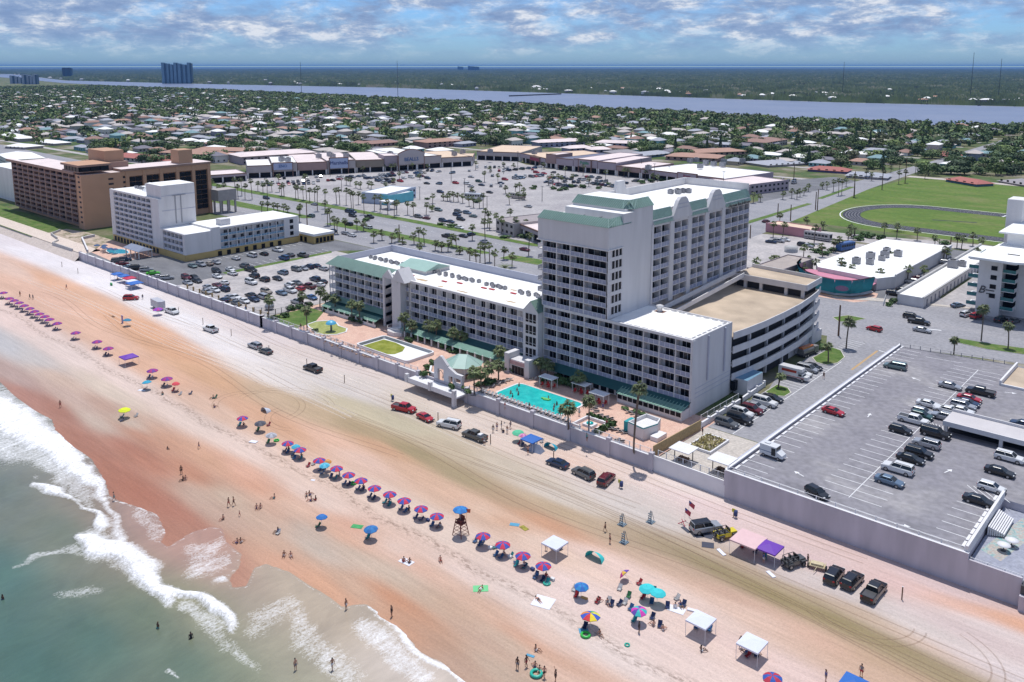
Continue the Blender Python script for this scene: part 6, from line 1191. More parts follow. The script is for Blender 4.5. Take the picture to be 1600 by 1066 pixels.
a_=dict(POSE['stand']); a_.update({'ell':(-.42,-.05,1.52),'wrl':(-.46,-.15,1.76),'hal':(-.46,-.17,1.84),'elr':(.42,-.05,1.52),'wrr':(.46,-.15,1.76),'har':(.46,-.17,1.84)}); POSE['raise']=a_
PM={}
for k,J in POSE.items():
 h=MB(); h.ball((J['hd'][0],J['hd'][1]+(.03 if k!='lie' else .04),J['hd'][2]+.04),.108,.11,.11,8,6); hm=h.mesh('hair',HAIR[0])
 c=MB(); P=Vector(J['pel']); Q=Vector(J['ch'])
 if k in('sit',): c.tube(P+Vector((0,0,-.05)),P+(Q-P)*.35,.165,.15,10); 
 else: c.tube(P+(P-Q).normalized()*.09,P+(Q-P)*.22,.165,.15,10)
 for s in ('l','r'): a=Vector(J['hip'+s]); b_=Vector(J['kn'+s]); c.tube(a,a+(b_-a)*.4,.115,.10,8)
 sm=c.mesh('swimwear',CL[0]); t_=MB(); t_.tube(P+(Q-P)*.2,Q+(Q-P)*.18,.16,.15,10); t_.tube(Q+(Q-P)*.18,Q+(Q-P)*.40,.15,.08,10)
 for s in ('l','r'): t_.tube(Vector(J['sh'+s]),Vector(J['sh'+s]).lerp(Vector(J['el'+s]),.55),.075,.065,8)
 PM[k]=(body_mesh('body',J),hm,sm,t_.mesh('shirt',CL[1]))
def person(px,py,pose,label,z=0,rz=None,shirt=None,sw=None,sk=None,hair=None,sc=1.0,auto=False,xy=None,group=None,cat='person'):
 x,y=xy if xy else at(px,py,z)[:2]; t=thing('person',(x,y,z),label,cat,group,rz=U(0,6.28) if rz is None else rz,auto=auto); t.scale=(sc,sc,sc)
 b,h,s,q=PM[pose]
 for me,nm,m in ((b,'body',SKIN[sk if sk is not None else random.choice([0,0,1,1,2])]),(h,'hair',HAIR[hair if hair is not None else random.choice([0,0,1])]),(s,'swimwear',CL[sw if sw is not None else random.randrange(6)])): inst(me,nm,t,paint=m)
 if shirt is not None: inst(q,'shirt',t,paint=CL[shirt])
 return t
random.seed(21)
for px,py,po,l,kw_ in [
(94.5,637,'walk','person walking alone on wet red sand near the left breakers',{}),(178.5,783,'walk','person wading at the edge of the thin wash',{}),(283.5,741,'stand','person standing over a seated pair on the wet sand',{}),(286,751,'sit','seated person left of the pair on the wet sand',{}),(290,750,'sit','seated person right of the pair on the wet sand',{}),
(357.5,792,'walk','left walker of a strolling couple on damp sand',{'sw':2}),(365.3,790.5,'walk','right walker of a strolling couple on damp sand',{'sw':0}),(374.5,807,'walk','small child walking behind the strolling couple',{'sc':.62}),(348.5,812,'sit','person sitting alone below the strolling couple',{'sw':0}),(370.5,849,'sit','left figure of a pair sitting at the swash edge',{}),(376.5,848,'sit','right figure of a pair sitting at the swash edge',{}),
(401,795,'sit','left figure of a pair sitting on the damp flat',{}),(407,794,'sit','right figure of a pair sitting on the damp flat',{}),(434,832,'sit','person in pale shirt sitting on the damp sand',{'shirt':1}),(444,869,'sit','left figure of a pair sitting below the blue umbrellas',{}),(454.5,870,'sit','right figure of a pair sitting below the blue umbrellas',{}),
(541,953,'stand','slim person standing where the broad wash thins out',{}),(612,964,'stand','person in dark one-piece standing beside the foamy wash',{'sw':0,'shirt':0}),(462,1048,'stand','person wading beside a splash in the shallow foam',{}),(519.5,1047,'walk','person wading alone in the shallow foam',{}),
(247.5,990,'walk','swimmer standing in green water behind the breaker',{'z':-.8}),(299,1006,'stand','dark figure standing waist deep near the breaker end',{'z':-.8,'shirt':0,'sw':0}),(5.5,946,'stand','swimmer at the far left edge of the green water',{'z':-.9}),
(631,878,'sit','left person sitting on a white towel on pale sand',{}),(640,880,'sit','right person sitting on a white towel on pale sand',{}),(688,877,'sit','person sitting alone on pale sand below the lifeguard stand',{}),(479,776,'sit','leftmost of a seated circle on pale sand',{}),(486,783,'sit','middle of a seated circle on pale sand',{}),(493,782,'sit','rightmost of a seated circle on pale sand',{}),(484,774,'sit','rear of a seated circle on pale sand',{}),
(428.5,779,'sit','person curled on the sand left of a seated circle',{}),(751,921,'lie','sunbather lying on a bright green sheet',{'z':.05}),(841,938,'lie','sunbather lying beside a big pale blanket',{'rz':1.2}),(945.5,831,'walk','upper of two people crossing the olive tracks',{'sw':0}),(953,849,'stand','lower of two people crossing the olive tracks',{'sw':0}),(853.5,860,'stand','person standing in the shade at the left canopy leg',{}),
(1345.5,1057,'stand','person in dark shirt standing on olive sand at lower right',{'shirt':5}),(770.5,676,'stand','leftmost of the standing group by the seawall',{}),(776.5,672,'stand','second from left of the standing group by the seawall',{}),(783.5,670,'stand','third from left of the standing group by the seawall',{}),(786,676,'sit','crouching member of the group by the seawall',{'shirt':0}),(792.5,677.5,'stand','stocky right member of the group by the seawall',{'sw':3}),(797.5,670,'walk','last on the right of the group by the seawall',{'shirt':5}),
(825,710,'raise','shirtless man in black shorts before the blue canopy',{'sw':0,'sk':0}),(808.5,1046,'stand','leftmost of the family at the bottom edge',{}),(822.5,1043,'walk','second of the family at the bottom edge',{}),(836,1043,'sit','third of the family kneeling at the bottom edge',{}),(843,1050,'sit','person riding a teal ring at the bottom edge',{}),(850.5,1060,'walk','person beside the teal ring bending forward',{'sw':0}),(868,1066,'raise','person with raised arms in dark overalls at the bottom',{'shirt':0,'sw':0}),(837.5,1017,'sit','person sitting alone above the bottom family',{}),
(998.5,989,'stand','tall person in black under a pink and teal umbrella',{'shirt':0,'sw':0}),(937,993,'sit','person seated right of the rainbow umbrella',{}),(1021,978,'sit','left figure seated among dark bags on pale sand',{}),(1036,985,'sit','right figure seated among dark bags on pale sand',{}),(935,941,'sit','person seated left of the scattered beach chairs',{'shirt':2}),(949,944,'sit','person seated in grey at the scattered beach chairs',{'shirt':5}),(1055,950,'sit','person seated on the pale blanket left of the white canopy',{'shirt':3}),(1063,948,'sit','person seated right on the pale blanket',{'shirt':1}),
(46.8,467.5,'walk','left of two distant walkers above the purple umbrellas',{'shirt':0}),(51.8,468.5,'walk','right of two distant walkers above the purple umbrellas',{'shirt':5}),(31.5,463,'stand','distant person standing on pale sand at far left',{}),(223,468,'stand','person in dark clothes beside the red beach vehicle',{'shirt':0}),(104,452,'walk','lone distant figure on the pale sand',{'shirt':5}),(184,437,'sit','person sitting by the blue canopies at the wall',{'shirt':2}),
(254,617,'sit','person sitting seaward of the weed line',{}),(333,623,'sit','upper of two beach sitters with a chair near the weed line',{}),(335,637,'sit','lower of two beach sitters near the weed line',{}),(311,701,'walk','small figure walking on damp sand',{'sc':.8}),(262,702,'sit','tiny seated figure on damp sand',{'sc':.7}),(1193,880,'stand','person standing at the purple canopy table',{'shirt':1}),(1262,882,'stand','person in black behind the tan beach cart',{'shirt':0}),(757,695,'stand','person leaning at the tailgate of the loaded grey pickup',{'shirt':5}),
(1096,1018,'sit','person whose legs stick out of the left white canopy shade',{}),(1157,1012,'stand','person standing at the left leg of the lower white canopy',{'sw':0}),(1166,1022,'sit','person seated in blue under the lower white canopy',{'shirt':1}),(1180,1020,'sit','person seated in red under the lower white canopy',{'shirt':2}),(1290,1066,'stand','person at the lower right edge of the sand',{'shirt':1})]:
 kw_=dict(kw_); z=kw_.pop('z',0); person(px,py,po,l,z=z,**kw_)
person(1287,592,'walk','person in dark clothes walking down the side street',z=G0,shirt=0,sw=0); person(1237.5,681,'stand','person standing at the planter in the small park',z=G0,shirt=0,sw=0) if False else person(1097.5,680,'stand','person in dark clothes standing by the tan fence',z=G0,shirt=0,sw=0)
for i,(px,py) in enumerate([(811,609),(808,617),(810,623),(798,621),(801,626),(865,647),(866,642),(870,639),(845,612),(857,630)]): person(px,py,'stand','bather standing in the turquoise pool',z=G0-.75,auto=True,group='bathers in the turquoise pool')
for i,(px,py) in enumerate([(827,641),(942,641),(948,668),(905,650),(917,690),(475,518),(470,515),(384,487),(789,640)]): person(px,py,'stand','person standing on the pink terrace',z=G0,auto=True,shirt=i%6,group='people on the pink terrace')
UM={}
def umb_mesh(cols,r=1.12,seg=8):
 key=(tuple(cols),r)
 if key in UM: return UM[key]
 b=MB(); top=(0,0,2.25); n=seg*2
 ring=[(r*math.cos(2*math.pi*k/n)*(1 if k%2==0 else .965),r*math.sin(2*math.pi*k/n)*(1 if k%2==0 else .965),1.78 if k%2==0 else 1.83) for k in range(n)]
 mid=[(p[0]*.55,p[1]*.55,2.12) for p in ring]
 for k in range(n):
  j=(k+1)%n; mi=((k//2)%len(cols)); b.add([ring[k],ring[j],mid[j],mid[k]],[(0,1,2,3)],mi); b.add([mid[k],mid[j],top],[(0,1,2)],mi)
  b.add([ring[k],ring[j],(ring[j][0],ring[j][1],ring[j][2]-.09),(ring[k][0],ring[k][1],ring[k][2]-.09)],[(0,1,2,3)],mi)
 b.ball((0,0,2.28),.04,.04,.06,6,4,0)
 ms=[mat('fabric_%.2f_%.2f_%.2f'%c,c,0.75,0.04,2) for c in cols]; m1=b.mesh('canopy',ms)
 p=MB(); p.tube((0,0,0),(0,0,2.25),.022,n=6); 
 for k in range(8): a=2*math.pi*k/8; p.tube((0,0,1.75),(r*.6*math.cos(a),r*.6*math.sin(a),2.03),.008,n=3,cap=False)
 UM[key]=(m1,p.mesh('pole',M['cap_white'])); return UM[key]
RED=(0.50,0.02,0.06); BLU=(0.03,0.07,0.34); PUR=(0.13,0.03,0.24); MAG=(0.34,0.02,0.16)
def umbrella(px,pc,cols,label,group=None,r=1.12,z=0,auto=False,tilt=(0,0),sh=1.0,rz=None):
 x,y,_=at(px,pc,z+2.0*sh); t=thing('beach_umbrella',(x,y,z),label,'umbrella',group,rz=U(0,6.28) if rz is None else rz,auto=auto); m1,m2=umb_mesh(cols,r)
 a=inst(m1,'canopy',t,rot=(tilt[0],tilt[1],0),sc=(1,1,sh)); b=inst(m2,'pole',t,rot=(tilt[0],tilt[1],0),sc=(1,1,sh)); return t,x,y
def chair_mesh():
 b=MB(); b.add([(-.28,-.35,.22),(.28,-.35,.22),(.28,.2,.16),(-.28,.2,.16)],[(0,1,2,3),(3,2,1,0)],0); b.add([(-.28,.2,.16),(.28,.2,.16),(.28,.55,.72),(-.28,.55,.72)],[(0,1,2,3),(3,2,1,0)],0)
 f=MB()
 for s in (-.29,.29): f.tube((s,-.38,.23),(s,.2,.16),.018,n=4); f.tube((s,.2,.16),(s,.57,.75),.018,n=4); f.tube((s,-.3,0),(s,.25,.42),.018,n=4); f.tube((s,.3,0),(s,-.3,.40),.018,n=4); f.tube((s,-.32,.42),(s,.25,.42),.02,n=4)
 return b.mesh('sling',M['line_white']),f.mesh('frame',M['grey_metal'])
CHM=chair_mesh()
CHC=[mat('sling_'+n,c,0.8,0.06,3) for n,c in (('blue',(0.05,0.16,0.36)),('navy',(0.03,0.05,0.15)),('teal',(0.03,0.32,0.36)),('red',(0.4,0.03,0.04)),('white',(0.65,0.65,0.65)),('green',(0.04,0.2,0.08)))]
CN=['blue','navy','teal','red','white','green']
def bchair(x,y,c,label,z=0,rz=None,auto=True,group='beach chairs on the sand'):
 t=thing('beach_chair',(x,y,z),label,'chair',group,rz=U(-.5,.5) if rz is None else rz,auto=auto); inst(CHM[0],'sling',t,paint=CHC[c]); inst(CHM[1],'frame',t); return t
near=[(498.9,718.2),(525.9,730.8),(544.7,740.9),(564,749.6),(585,761.6),(608.9,771),(631.5,781),(657.9,793.6),(682.6,805.3),(754.9,836),(785.7,849.9),(817,866.8),(849,882.6),(378.7,652.4),(449.4,691.7),(468.9,701.7)]
near.sort()
for i,(px,py) in enumerate(near):
 t,x,y=umbrella(px,py,(RED,BLU),'red and blue umbrella by the weed line','striped umbrellas along the weed line',r=1.2,auto=True)
 for j,dx in enumerate((-.75,.45)):
  if R()<.85: bchair(x+dx+U(-.2,.2),y-.5+U(-.5,.3),random.choice([0,0,1,1,2]),'blue low beach chair beside a striped umbrella',rz=U(-.4,.4))
 if R()<.6: person(0,0,'sit','person sitting under a striped umbrella',xy=(x+U(-.6,.6),y+U(.1,.8)),rz=U(-.6,.6),shirt=random.choice([None,0,2,3]),auto=True,group='people under the striped umbrellas')
 if R()<.35: x2=x+U(1.2,1.7); bx=thing('cooler_box',(x2,y+.3,0),'small cooler box beside a striped umbrella','cooler','cooler boxes on the sand',auto=True); b=MB(); b.box(x2-.3,x2+.3,y+.1,y+.5,0,.32); b.box(x2-.32,x2+.32,y+.08,y+.52,.32,.40); b.build('box',random.choice([CHC[4],CHC[1],CHC[3]]),bx)
for i,(px,py) in enumerate([(5,457),(14.5,465.8),(22,469),(30,472.5),(37.7,477),(46.5,481.5),(54,486),(61.6,490),(69.8,494),(77.3,498.5),(89.3,504.7),(118,519.4),(151.5,533.3),(169,543.7),(238,578.3),(260.6,591)]):
 t,x,y=umbrella(px,py,(PUR,MAG),'purple umbrella in the distant row','purple umbrellas of the distant row',r=1.35,auto=True)
 for dx in (-.8,.5): bchair(x+dx,y-.7,random.choice([0,1,4]),'low beach chair under the distant purple umbrellas',rz=U(-.3,.3),group='chairs of the distant row')
for px,py,cols,l,r_ in ((229.8,596.6,((0.02,0.30,0.45),),'teal-blue umbrella just seaward of the purple ones',1.1),(273.8,598.5,((0.6,0.06,0.08),),'small coral red umbrella beside a purple one',.9),(193.7,639.3,((0.62,0.70,0.01),),'lime yellow umbrella alone on the damp sand',1.25),(406.6,660,((0.05,0.05,0.07),(0.09,0.09,0.11)),'charcoal grey umbrella inland of the striped row',1.2),(423,678.5,((0.42,0.42,0.45),(0.28,0.28,0.31)),'pale grey and white umbrella inland of the striped row',1.15),(462,696.7,((0.05,0.38,0.5),),'small turquoise shade between two striped umbrellas',.9),(507.8,725.6,((0.12,0.45,0.58),(0.05,0.35,0.5)),'light blue umbrella tucked behind a striped one',1.0),(511.6,719.5,((0.6,0.28,0.08),),'small orange parasol behind a striped umbrella',.7),(502,806.9,((0.02,0.14,0.42),),'smaller plain blue umbrella on the damp sand',.95),(580.2,824.7,((0.02,0.16,0.40),(0.02,0.12,0.34)),'larger plain blue umbrella beside a green towel',1.15),(908,914.3,((0.02,0.12,0.40),(0.02,0.2,0.45)),'blue umbrella standing alone left of the aqua pair',1.05),(1012.5,917,((0.03,0.50,0.52),),'left umbrella of the bright aqua pair',1.15),(1026.7,924.3,((0.03,0.50,0.52),),'right umbrella of the bright aqua pair',1.15),(922.5,962,((0.5,0.02,0.03),(0.65,0.5,0.02),(0.03,0.08,0.4),(0.6,0.55,0.05),(0.03,0.3,0.1),(0.03,0.08,0.4),(0.6,0.2,0.02),(0.03,0.08,0.4)),'big rainbow umbrella above a green ring',1.35),(999,952,((0.03,0.4,0.4),(0.55,0.04,0.35),(0.1,0.05,0.3)),'pink and teal umbrella over a tall person in black',1.1),(989,893.5,((0.5,0.03,0.25),(0.65,0.4,0.05),(0.1,0.05,0.35)),'small multicoloured umbrella blown onto its side',.9),(809.4,674.2,((0.08,0.45,0.25),),'mint green umbrella by the standing group',1.2),(816.3,680,((0.5,0.12,0.3),(0.6,0.3,0.45)),'small pink umbrella beside the mint green one',.9),(246.7,482.4,((0.4,0.03,0.25),(0.2,0.05,0.4)),'pink and purple umbrella in front of the trailer',1.5),(197.7,499.4,((0.02,0.18,0.30),),'teal umbrella behind a striped windbreak board',1.2),(1208,1058,((0.02,0.08,0.34),(0.4,0.02,0.05)),'blue and red umbrella cut by the bottom edge',1.2)):
 t,x,y=umbrella(px,py,cols,l,None,r_,tilt=(.9,.3) if 'blown' in l else (U(-.1,.1),U(-.1,.1)))
 if R()<.9 and 'blown' not in l: bchair(x-.6,y-.4,random.randrange(6),'low beach chair under an odd umbrella')
for px,py,c in ((742,845.5,0),(752,850,0),(772,855,2),(797,869,2),(806,878,0),(819,886,2),(836,902,0),(855,911,2),(897,921,4),(933,940,3),(951,940,4),(955,945,1),(967,944,1),(976,942,4),(982,932,5),(985,951,0),(968,920,4),(1019,965,1),(1031,978,1),(1057,935,4),(1068,945,1),(1043,948,1),(419,664,3),(434,833,4),(275,612,3),(212,650,4),(190,657,1),(281,616,4),(297,615,1),(336,621,5),(1168,1025,3),(1175,1018,3),(1182,1024,1),(1088,980,0),(1108,984,0),(863,855,1),(875,857,1),(1022,924,2),(998,911,3),(489,725,4),(481,728,3),(1160,855,3),(1180,862,1),(1195,872,2),(837,692,4),(826,700,0),(815,696,1),(846,690,4)):
 x,y,_=at(px,py,.2); bchair(x,y,c,f'{CN[c]} beach chair among the scattered beach things')
def lounger_mesh():
 b=MB(); b.add([(-.32,-1.0,.34),(.32,-1.0,.34),(.32,.3,.34),(-.32,.3,.34)],[(0,1,2,3),(3,2,1,0)]); b.add([(-.32,.3,.34),(.32,.3,.34),(.32,.85,.80),(-.32,.85,.80)],[(0,1,2,3),(3,2,1,0)])
 f=MB()
 for s in (-.33,.33):
  f.tube((s,-1.02,.33),(s,.32,.33),.03,n=4); f.tube((s,.3,.33),(s,.87,.82),.03,n=4)
  for yy in (-.8,.35): f.tube((s,yy,0),(s,yy,.33),.025,n=4)
 return b.mesh('sling',mat('lounger_sling',(0.55,0.53,0.52),0.8,0.08,2)),f.mesh('frame',M['cap_white'])
LM=lounger_mesh()
def lounger(x,y,rz,label,group,auto=True,c=None):
 t=thing('sun_lounger',(x,y,G0),label,'sun lounger',group,rz=rz,auto=auto); inst(LM[0],'sling',t,paint=c or MATS['lounger_sling']); inst(LM[1],'frame',t)
for i in range(24): lounger(-127.0+i*1.08,130.7+U(-.15,.15),U(-.15,.15)+math.pi*0,'pale sun lounger along the seawall','sun loungers along the seawall')
PK=mat('lounger_pink',(0.42,0.30,0.27),0.8,0.1,2)
for px,py in ((983,643),(990,645),(996,649),(945,651),(952.6,654),(936,648),(928,637),(952.6,669),(960.7,670.4),(969,673),(976.5,675.4),(962.6,687),(968.5,689),(930,642)):
 x,y,_=at(px,py,G0+.3); lounger(x,y,2.6+U(-.2,.2),'pinkish sun lounger near the towel hut','sun loungers near the towel hut',c=PK)
for px,py in ((748,614),(758,609),(767,604),(777,600),(787,596),(792,594),(797,592),(742,618),(833,592)):
 x,y,_=at(px,py,G0+.3); lounger(x,y,-1.0+U(-.3,.3),'white sun lounger by the pavilion','sun loungers by the pavilion')
TT=mat('track_dark',(0.30,0.20,0.13),0.95,0.3,1.5,alpha=0.22); TL_=mat('track_pale',(0.85,0.76,0.68),0.95,0.2,1.5,alpha=0.30); tk=MB(); random.seed(44)  # darker brown and paler translucent strips for the tyre tracks
for i in range(20):
 y0=U(97,125); x0=U(-330,-60); L=U(50,190); a_=U(-3,3); f_=U(.01,.03); n=int(L/3)
 for off in (0,1.6):
  pts=[(x0+L*k/n,y0+off+a_*math.sin(f_*L*k/n*3+i)) for k in range(n+1)]
  for (xa,ya_),(xb,yb) in zip(pts[:-1],pts[1:]):
   if xb<12 and ya_<127: tk.add([(xa,ya_-.13,.012+i*.0006),(xb,yb-.13,.012+i*.0006),(xb,yb+.13,.012+i*.0006),(xa,ya_+.13,.012+i*.0006)],[(0,1,2,3)],i%2)
for i,(cx,cy,r) in enumerate([(-162,97,9),(-158,99,12),(-166,95,7),(-151,98,6),(-36,113,7),(-28,110,9)]):
 for off in (0,1.5):
  for k in range(22):
   a=k*.11+i; b_=a+.11; tk.add([(cx+(r+off+w_)*math.cos(q),cy+(r+off+w_)*.8*math.sin(q),.026+i*.0006) for q,w_ in ((a,-.12),(a,.12),(b_,.12),(b_,-.12))],[(0,1,2,3)],0)
struct(tk.build('tyre_tracks',[TT,TL_]))
def canopy(px,pc,S,H,mt,label,rz=0.0,z=0,peak=.55,sy=None,legs=True):
 sy=sy or S; x,y,_=at(px,pc,z+H+peak*.3); t=thing('beach_canopy',(x,y,z),label,'canopy',rz=rz); b=MB(); a,c=S/2,sy/2
 b.add([(-a,-c,H),(a,-c,H),(a,c,H),(-a,c,H),(0,0,H+peak)],[(0,1,4),(1,2,4),(2,3,4),(3,0,4)]); b.add([(-a,-c,H),(a,-c,H),(a,c,H),(-a,c,H),(-a,-c,H-.22),(a,-c,H-.22),(a,c,H-.22),(-a,c,H-.22)],[(4,5,1,0),(5,6,2,1),(6,7,3,2),(7,4,0,3)])
 o=bpy.data.objects.new('roof_cloth',b.mesh('roof_cloth',mt)); C.objects.link(o); o.parent=t
 b=MB()
 for sx in (-1,1):
  for s2 in (-1,1): b.tube((sx*(a-.05),s2*(c-.05),0),(sx*(a-.05),s2*(c-.05),H),.035,n=5)
 o=bpy.data.objects.new('frame_legs',b.mesh('frame_legs',M['cap_white'])); C.objects.link(o); o.parent=t; return t,x,y
CW=mat('canopy_white',(0.62,0.64,0.74),0.7,0.04,1); CP=mat('canopy_purple',(0.13,0.035,0.34),0.7,0.08,1); CK=mat('canopy_pink',(0.62,0.42,0.42),0.7,0.06,1); CB=mat('canopy_blue',(0.02,0.12,0.42),0.7,0.06,1); CR=mat('canopy_red',(0.45,0.02,0.07),0.7,0.06,1)
canopy(867,846,3.0,2.1,CW,'white pop-up canopy nearest the striped umbrella row'); canopy(1095.5,966,3.0,2.1,CW,'white pop-up canopy right of the aqua umbrellas'); canopy(1175.5,1002,3.0,2.1,CW,'white pop-up canopy at lower right with red chairs beneath')
canopy(1169.5,841,4.3,2.3,CK,'large pale pink canopy between the yellow jeep and purple canopy',peak=.25); canopy(1202.5,853,3.3,2.2,CP,'bright purple canopy joined to the large pink one'); canopy(201,556,3.6,2.1,CP,'purple pop-up canopy among the distant umbrellas'); canopy(830.5,684,3.2,2.0,CB,'bright blue canopy with side walls by the seawall')
canopy(183,427,3.4,2.2,CB,'leftmost blue canopy of the cluster at the far seawall'); canopy(193,430,3.4,2.3,CB,'second blue canopy of the cluster at the far seawall'); canopy(202,433.5,3.6,2.0,CR,'crimson canopy of the cluster at the far seawall'); canopy(206,438,3.2,1.9,CW,'white canopy of the cluster at the far seawall'); canopy(210,441,4.4,2.0,CB,'low wide blue canopy at the right of the far cluster'); canopy(1335,1066,3.0,2.1,CB,'blue canopy just entering at the bottom right edge')
x,y,_=at(838,700,.7); t=thing('beach_tent',(x,y,0),'grey-blue open tent joined to the bright blue canopy','tent'); b=MB(); b.add([(x-1.6,y-1,0),(x+1.6,y-.6,0),(x+1.3,y+1.2,0),(x-1.4,y+1,0),(x-.9,y-.3,1.6),(x+.9,y,1.6)],[(0,1,5,4),(1,2,5),(2,3,4,5),(3,0,4)]); b.build('cloth',mat('tent_grey',(0.25,0.29,0.38),0.8,0.15,1.5),t)
def popup(px,py,col,label,w=1.5):
 x,y,_=at(px,py,.5); t=thing('beach_tent',(x,y,0),label,'tent'); b=MB(); n=8; v=[]
 for i in range(n+1):
  a=math.pi*i/n
  for j in range(4): f=j/3; v.append((x-w*math.cos(a)*(1-.25*f),y+f*1.3-.5,w*.95*math.sin(a)*(1-.55*f)))
 b.add(v,[(i*4+j,i*4+j+1,(i+1)*4+j+1,(i+1)*4+j) for i in range(n) for j in range(3)],0,True); b.build('shell',col,t)
popup(861,697,mat('tent_teal',(0.02,0.35,0.48),0.7,0.05,1),'upright teal dome tent beside the bright blue canopy',1.5); popup(415,640,mat('tent_silver',(0.5,0.52,0.58),0.5,0.08,1),'silver and grey dome tent inland of the striped row',1.2); popup(930,869,mat('tent_aqua',(0.03,0.50,0.50),0.7,0.05,1),'aqua half-dome shade with dark mat inside',1.6)
x,y,_=at(191,500,1.0); t=thing('windbreak_board',(x,y,0),'upright purple and white striped board beside a teal umbrella','board'); b=MB()
for i in range(5): b.box(x-.5+i*.2,x-.3+i*.2,y-.05,y+.05,0,2.4,i%2)
b.build('panel',[CP,M['cap_white']],t)
bx_,by_,_=at(720,836,0); t=thing('lifeguard_stand',(bx_,by_,0),'tall dark red lifeguard stand with blue umbrella and orange flag','lifeguard stand'); W_=mat('redwood',(0.16,0.035,0.025),0.8,0.2,3)
b=MB()
for sx in (-1,1):
 for sy in (-1,1): b.tube((bx_+sx*1.0,by_+sy*.9,0),(bx_+sx*.55,by_+sy*.5,2.9),.07,n=5)
for z_ in (.5,1.1,1.7,2.3):
 k=1-.45*z_/2.9
 for sy in (-1,1): b.tube((bx_-k,by_+sy*.9*k,z_),(bx_+k,by_+sy*.9*k,z_),.05,n=4)
 for sx in (-1,1): b.tube((bx_+sx*k,by_-.9*k,z_),(bx_+sx*k,by_+.9*k,z_),.05,n=4)
b.build('tower_frame',W_,t); b=MB(); b.box(bx_-.75,bx_+.75,by_-.6,by_+.6,2.1,2.2); b.build('platform',W_,t); b=MB(); b.box(bx_-.6,bx_+.6,by_-.5,by_+.3,2.6,2.7); b.box(bx_-.6,bx_+.6,by_+.3,by_+.4,2.7,3.4); b.build('seat',W_,t)
m1,m2=umb_mesh(((0.02,0.2,0.50),(0.02,0.14,0.40)),1.25); inst(m1,'umbrella_canopy',t,(0,0,2.6)); inst(m2,'umbrella_pole',t,(0,0,2.6)); b=MB(); b.add([(bx_+.9,by_+.4,4.7),(bx_+1.7,by_+.6,4.9),(bx_+1.6,by_+.6,4.2),(bx_+.9,by_+.4,4.1)],[(0,1,2,3),(3,2,1,0)]); b.tube((bx_+.9,by_+.4,2.5),(bx_+.9,by_+.4,4.75),.025,n=4); b.build('flag',mat('flag_orange',(0.55,0.10,0.04),0.8,0.05,2),t)
for l,px,py in (('grey beach rack leftmost of three, above the other left one',972,820),('grey beach rack lowest of the three on the olive tracks',975,848),('grey beach rack rightmost of the three on the olive tracks',1016.5,816)):
 x,y,_=at(px,py,0); t=thing('beach_rack',(x,y,0),l,'rack'); b=MB()
 for s in (-.35,.35): b.tube((x+s,y-.5,0),(x+s*.3,y+.1,2.0),.05,n=4); b.tube((x+s,y+.6,0),(x+s*.3,y+.1,2.0),.05,n=4)
 for z_ in (.3,.7,1.1,1.5): b.box(x-.35,x+.35,y-.3,y-.22,z_,z_+.14)
 b.box(x-.6,x+.6,y-.6,y+.6,0.02,.12); b.build('frame',mat('rack_grey',(0.15,0.20,0.24),0.6,0.1,2),t)
for l,px,py in (('blue bin and yellow sign post behind the red pickup',634-22,626),('blue bin with yellow topped post right of the maroon SUV',968,762),('blue bin with yellow topped post near the flags',1146,808)):
 x,y,_=at(px,py,0); t=thing('trash_barrel',(x,y,0),l,'trash bin'); b=MB(); b.lathe([(0,0),(.3,0),(.32,.95),(0,.97)],10,0,(x+.4,y,.35)); b.build('barrel',CHC[1],t); b=MB(); b.tube((x,y,0),(x,y,1.5),.06,n=5); b.box(x-.3,x+.3,y-.05,y+.05,.9,1.5,1); b.build('post',[M['fence_tan'],mat('sign_yellow',(0.55,0.5,0.05),0.7)],t)
for l,px,pt,pb in (('thin marker post right of the black pickup on the sand',1409,920,937),('thin marker post by the tailgate of the loaded pickup',766.5,680,693),('thin marker post left of the white SUV',684.5,650,658),('thin marker post alone on pale sand below the drained pool',538.3,587,598),('thin marker post left of the lone black pickup',479.6,562,572),('thin marker post behind the small grey-brown car',420.5,540,551),('thin marker post above the lone white pickup',317.3,498,507),('thin marker post right of the lone white pickup',361.5,516,525),('thin marker post right of the white towing pickup',279.2,481,490),('thin marker post near the leftmost cluster canopies',250.5,467,476),('distant thin marker post on bright sand',122,421,427.5),('most distant thin marker post on bright sand',97,411,417),('wooden marker post below the teal tent',865,708,720)):
 x,y,_=at(px,pb,0); t=thing('marker_post',(x,y,0),l,'post'); b=MB(); b.tube((x,y,0),(x,y,2.0),.09,n=6,mi=0); b.tube((x,y,1.99),(x,y,2.04),.1,n=6,mi=1); b.build('shaft',[M['wood_brown'],M['cap_white']],t)
def flat(px,py,w_,h_,a,mt,name,label,cat,th=.05,z=0):
 x,y,_=at(px,py,z); o=thing(name,(x,y,z),label,cat); b=MB(); b.box(-w_/2,w_/2,-h_/2,h_/2,0.01,th); b.xf(Matrix.Rotation(a,4,'Z')); q=bpy.data.objects.new('cloth' if cat in('towel','blanket','mat') else 'board',b.mesh('cloth',mt)); C.objects.link(q); q.parent=o
TG=mat('towel_green',(0.05,0.30,0.10),0.85,0.4,6); TL=mat('towel_mint',(0.15,0.5,0.22),0.85,0.08,2); TW=mat('towel_white',(0.66,0.66,0.72),0.85,0.06,2); TD=mat('mat_dark',(0.05,0.055,0.08),0.85,0.1,2); TB=mat('towel_blue',(0.08,0.28,0.42),0.85,0.15,4)
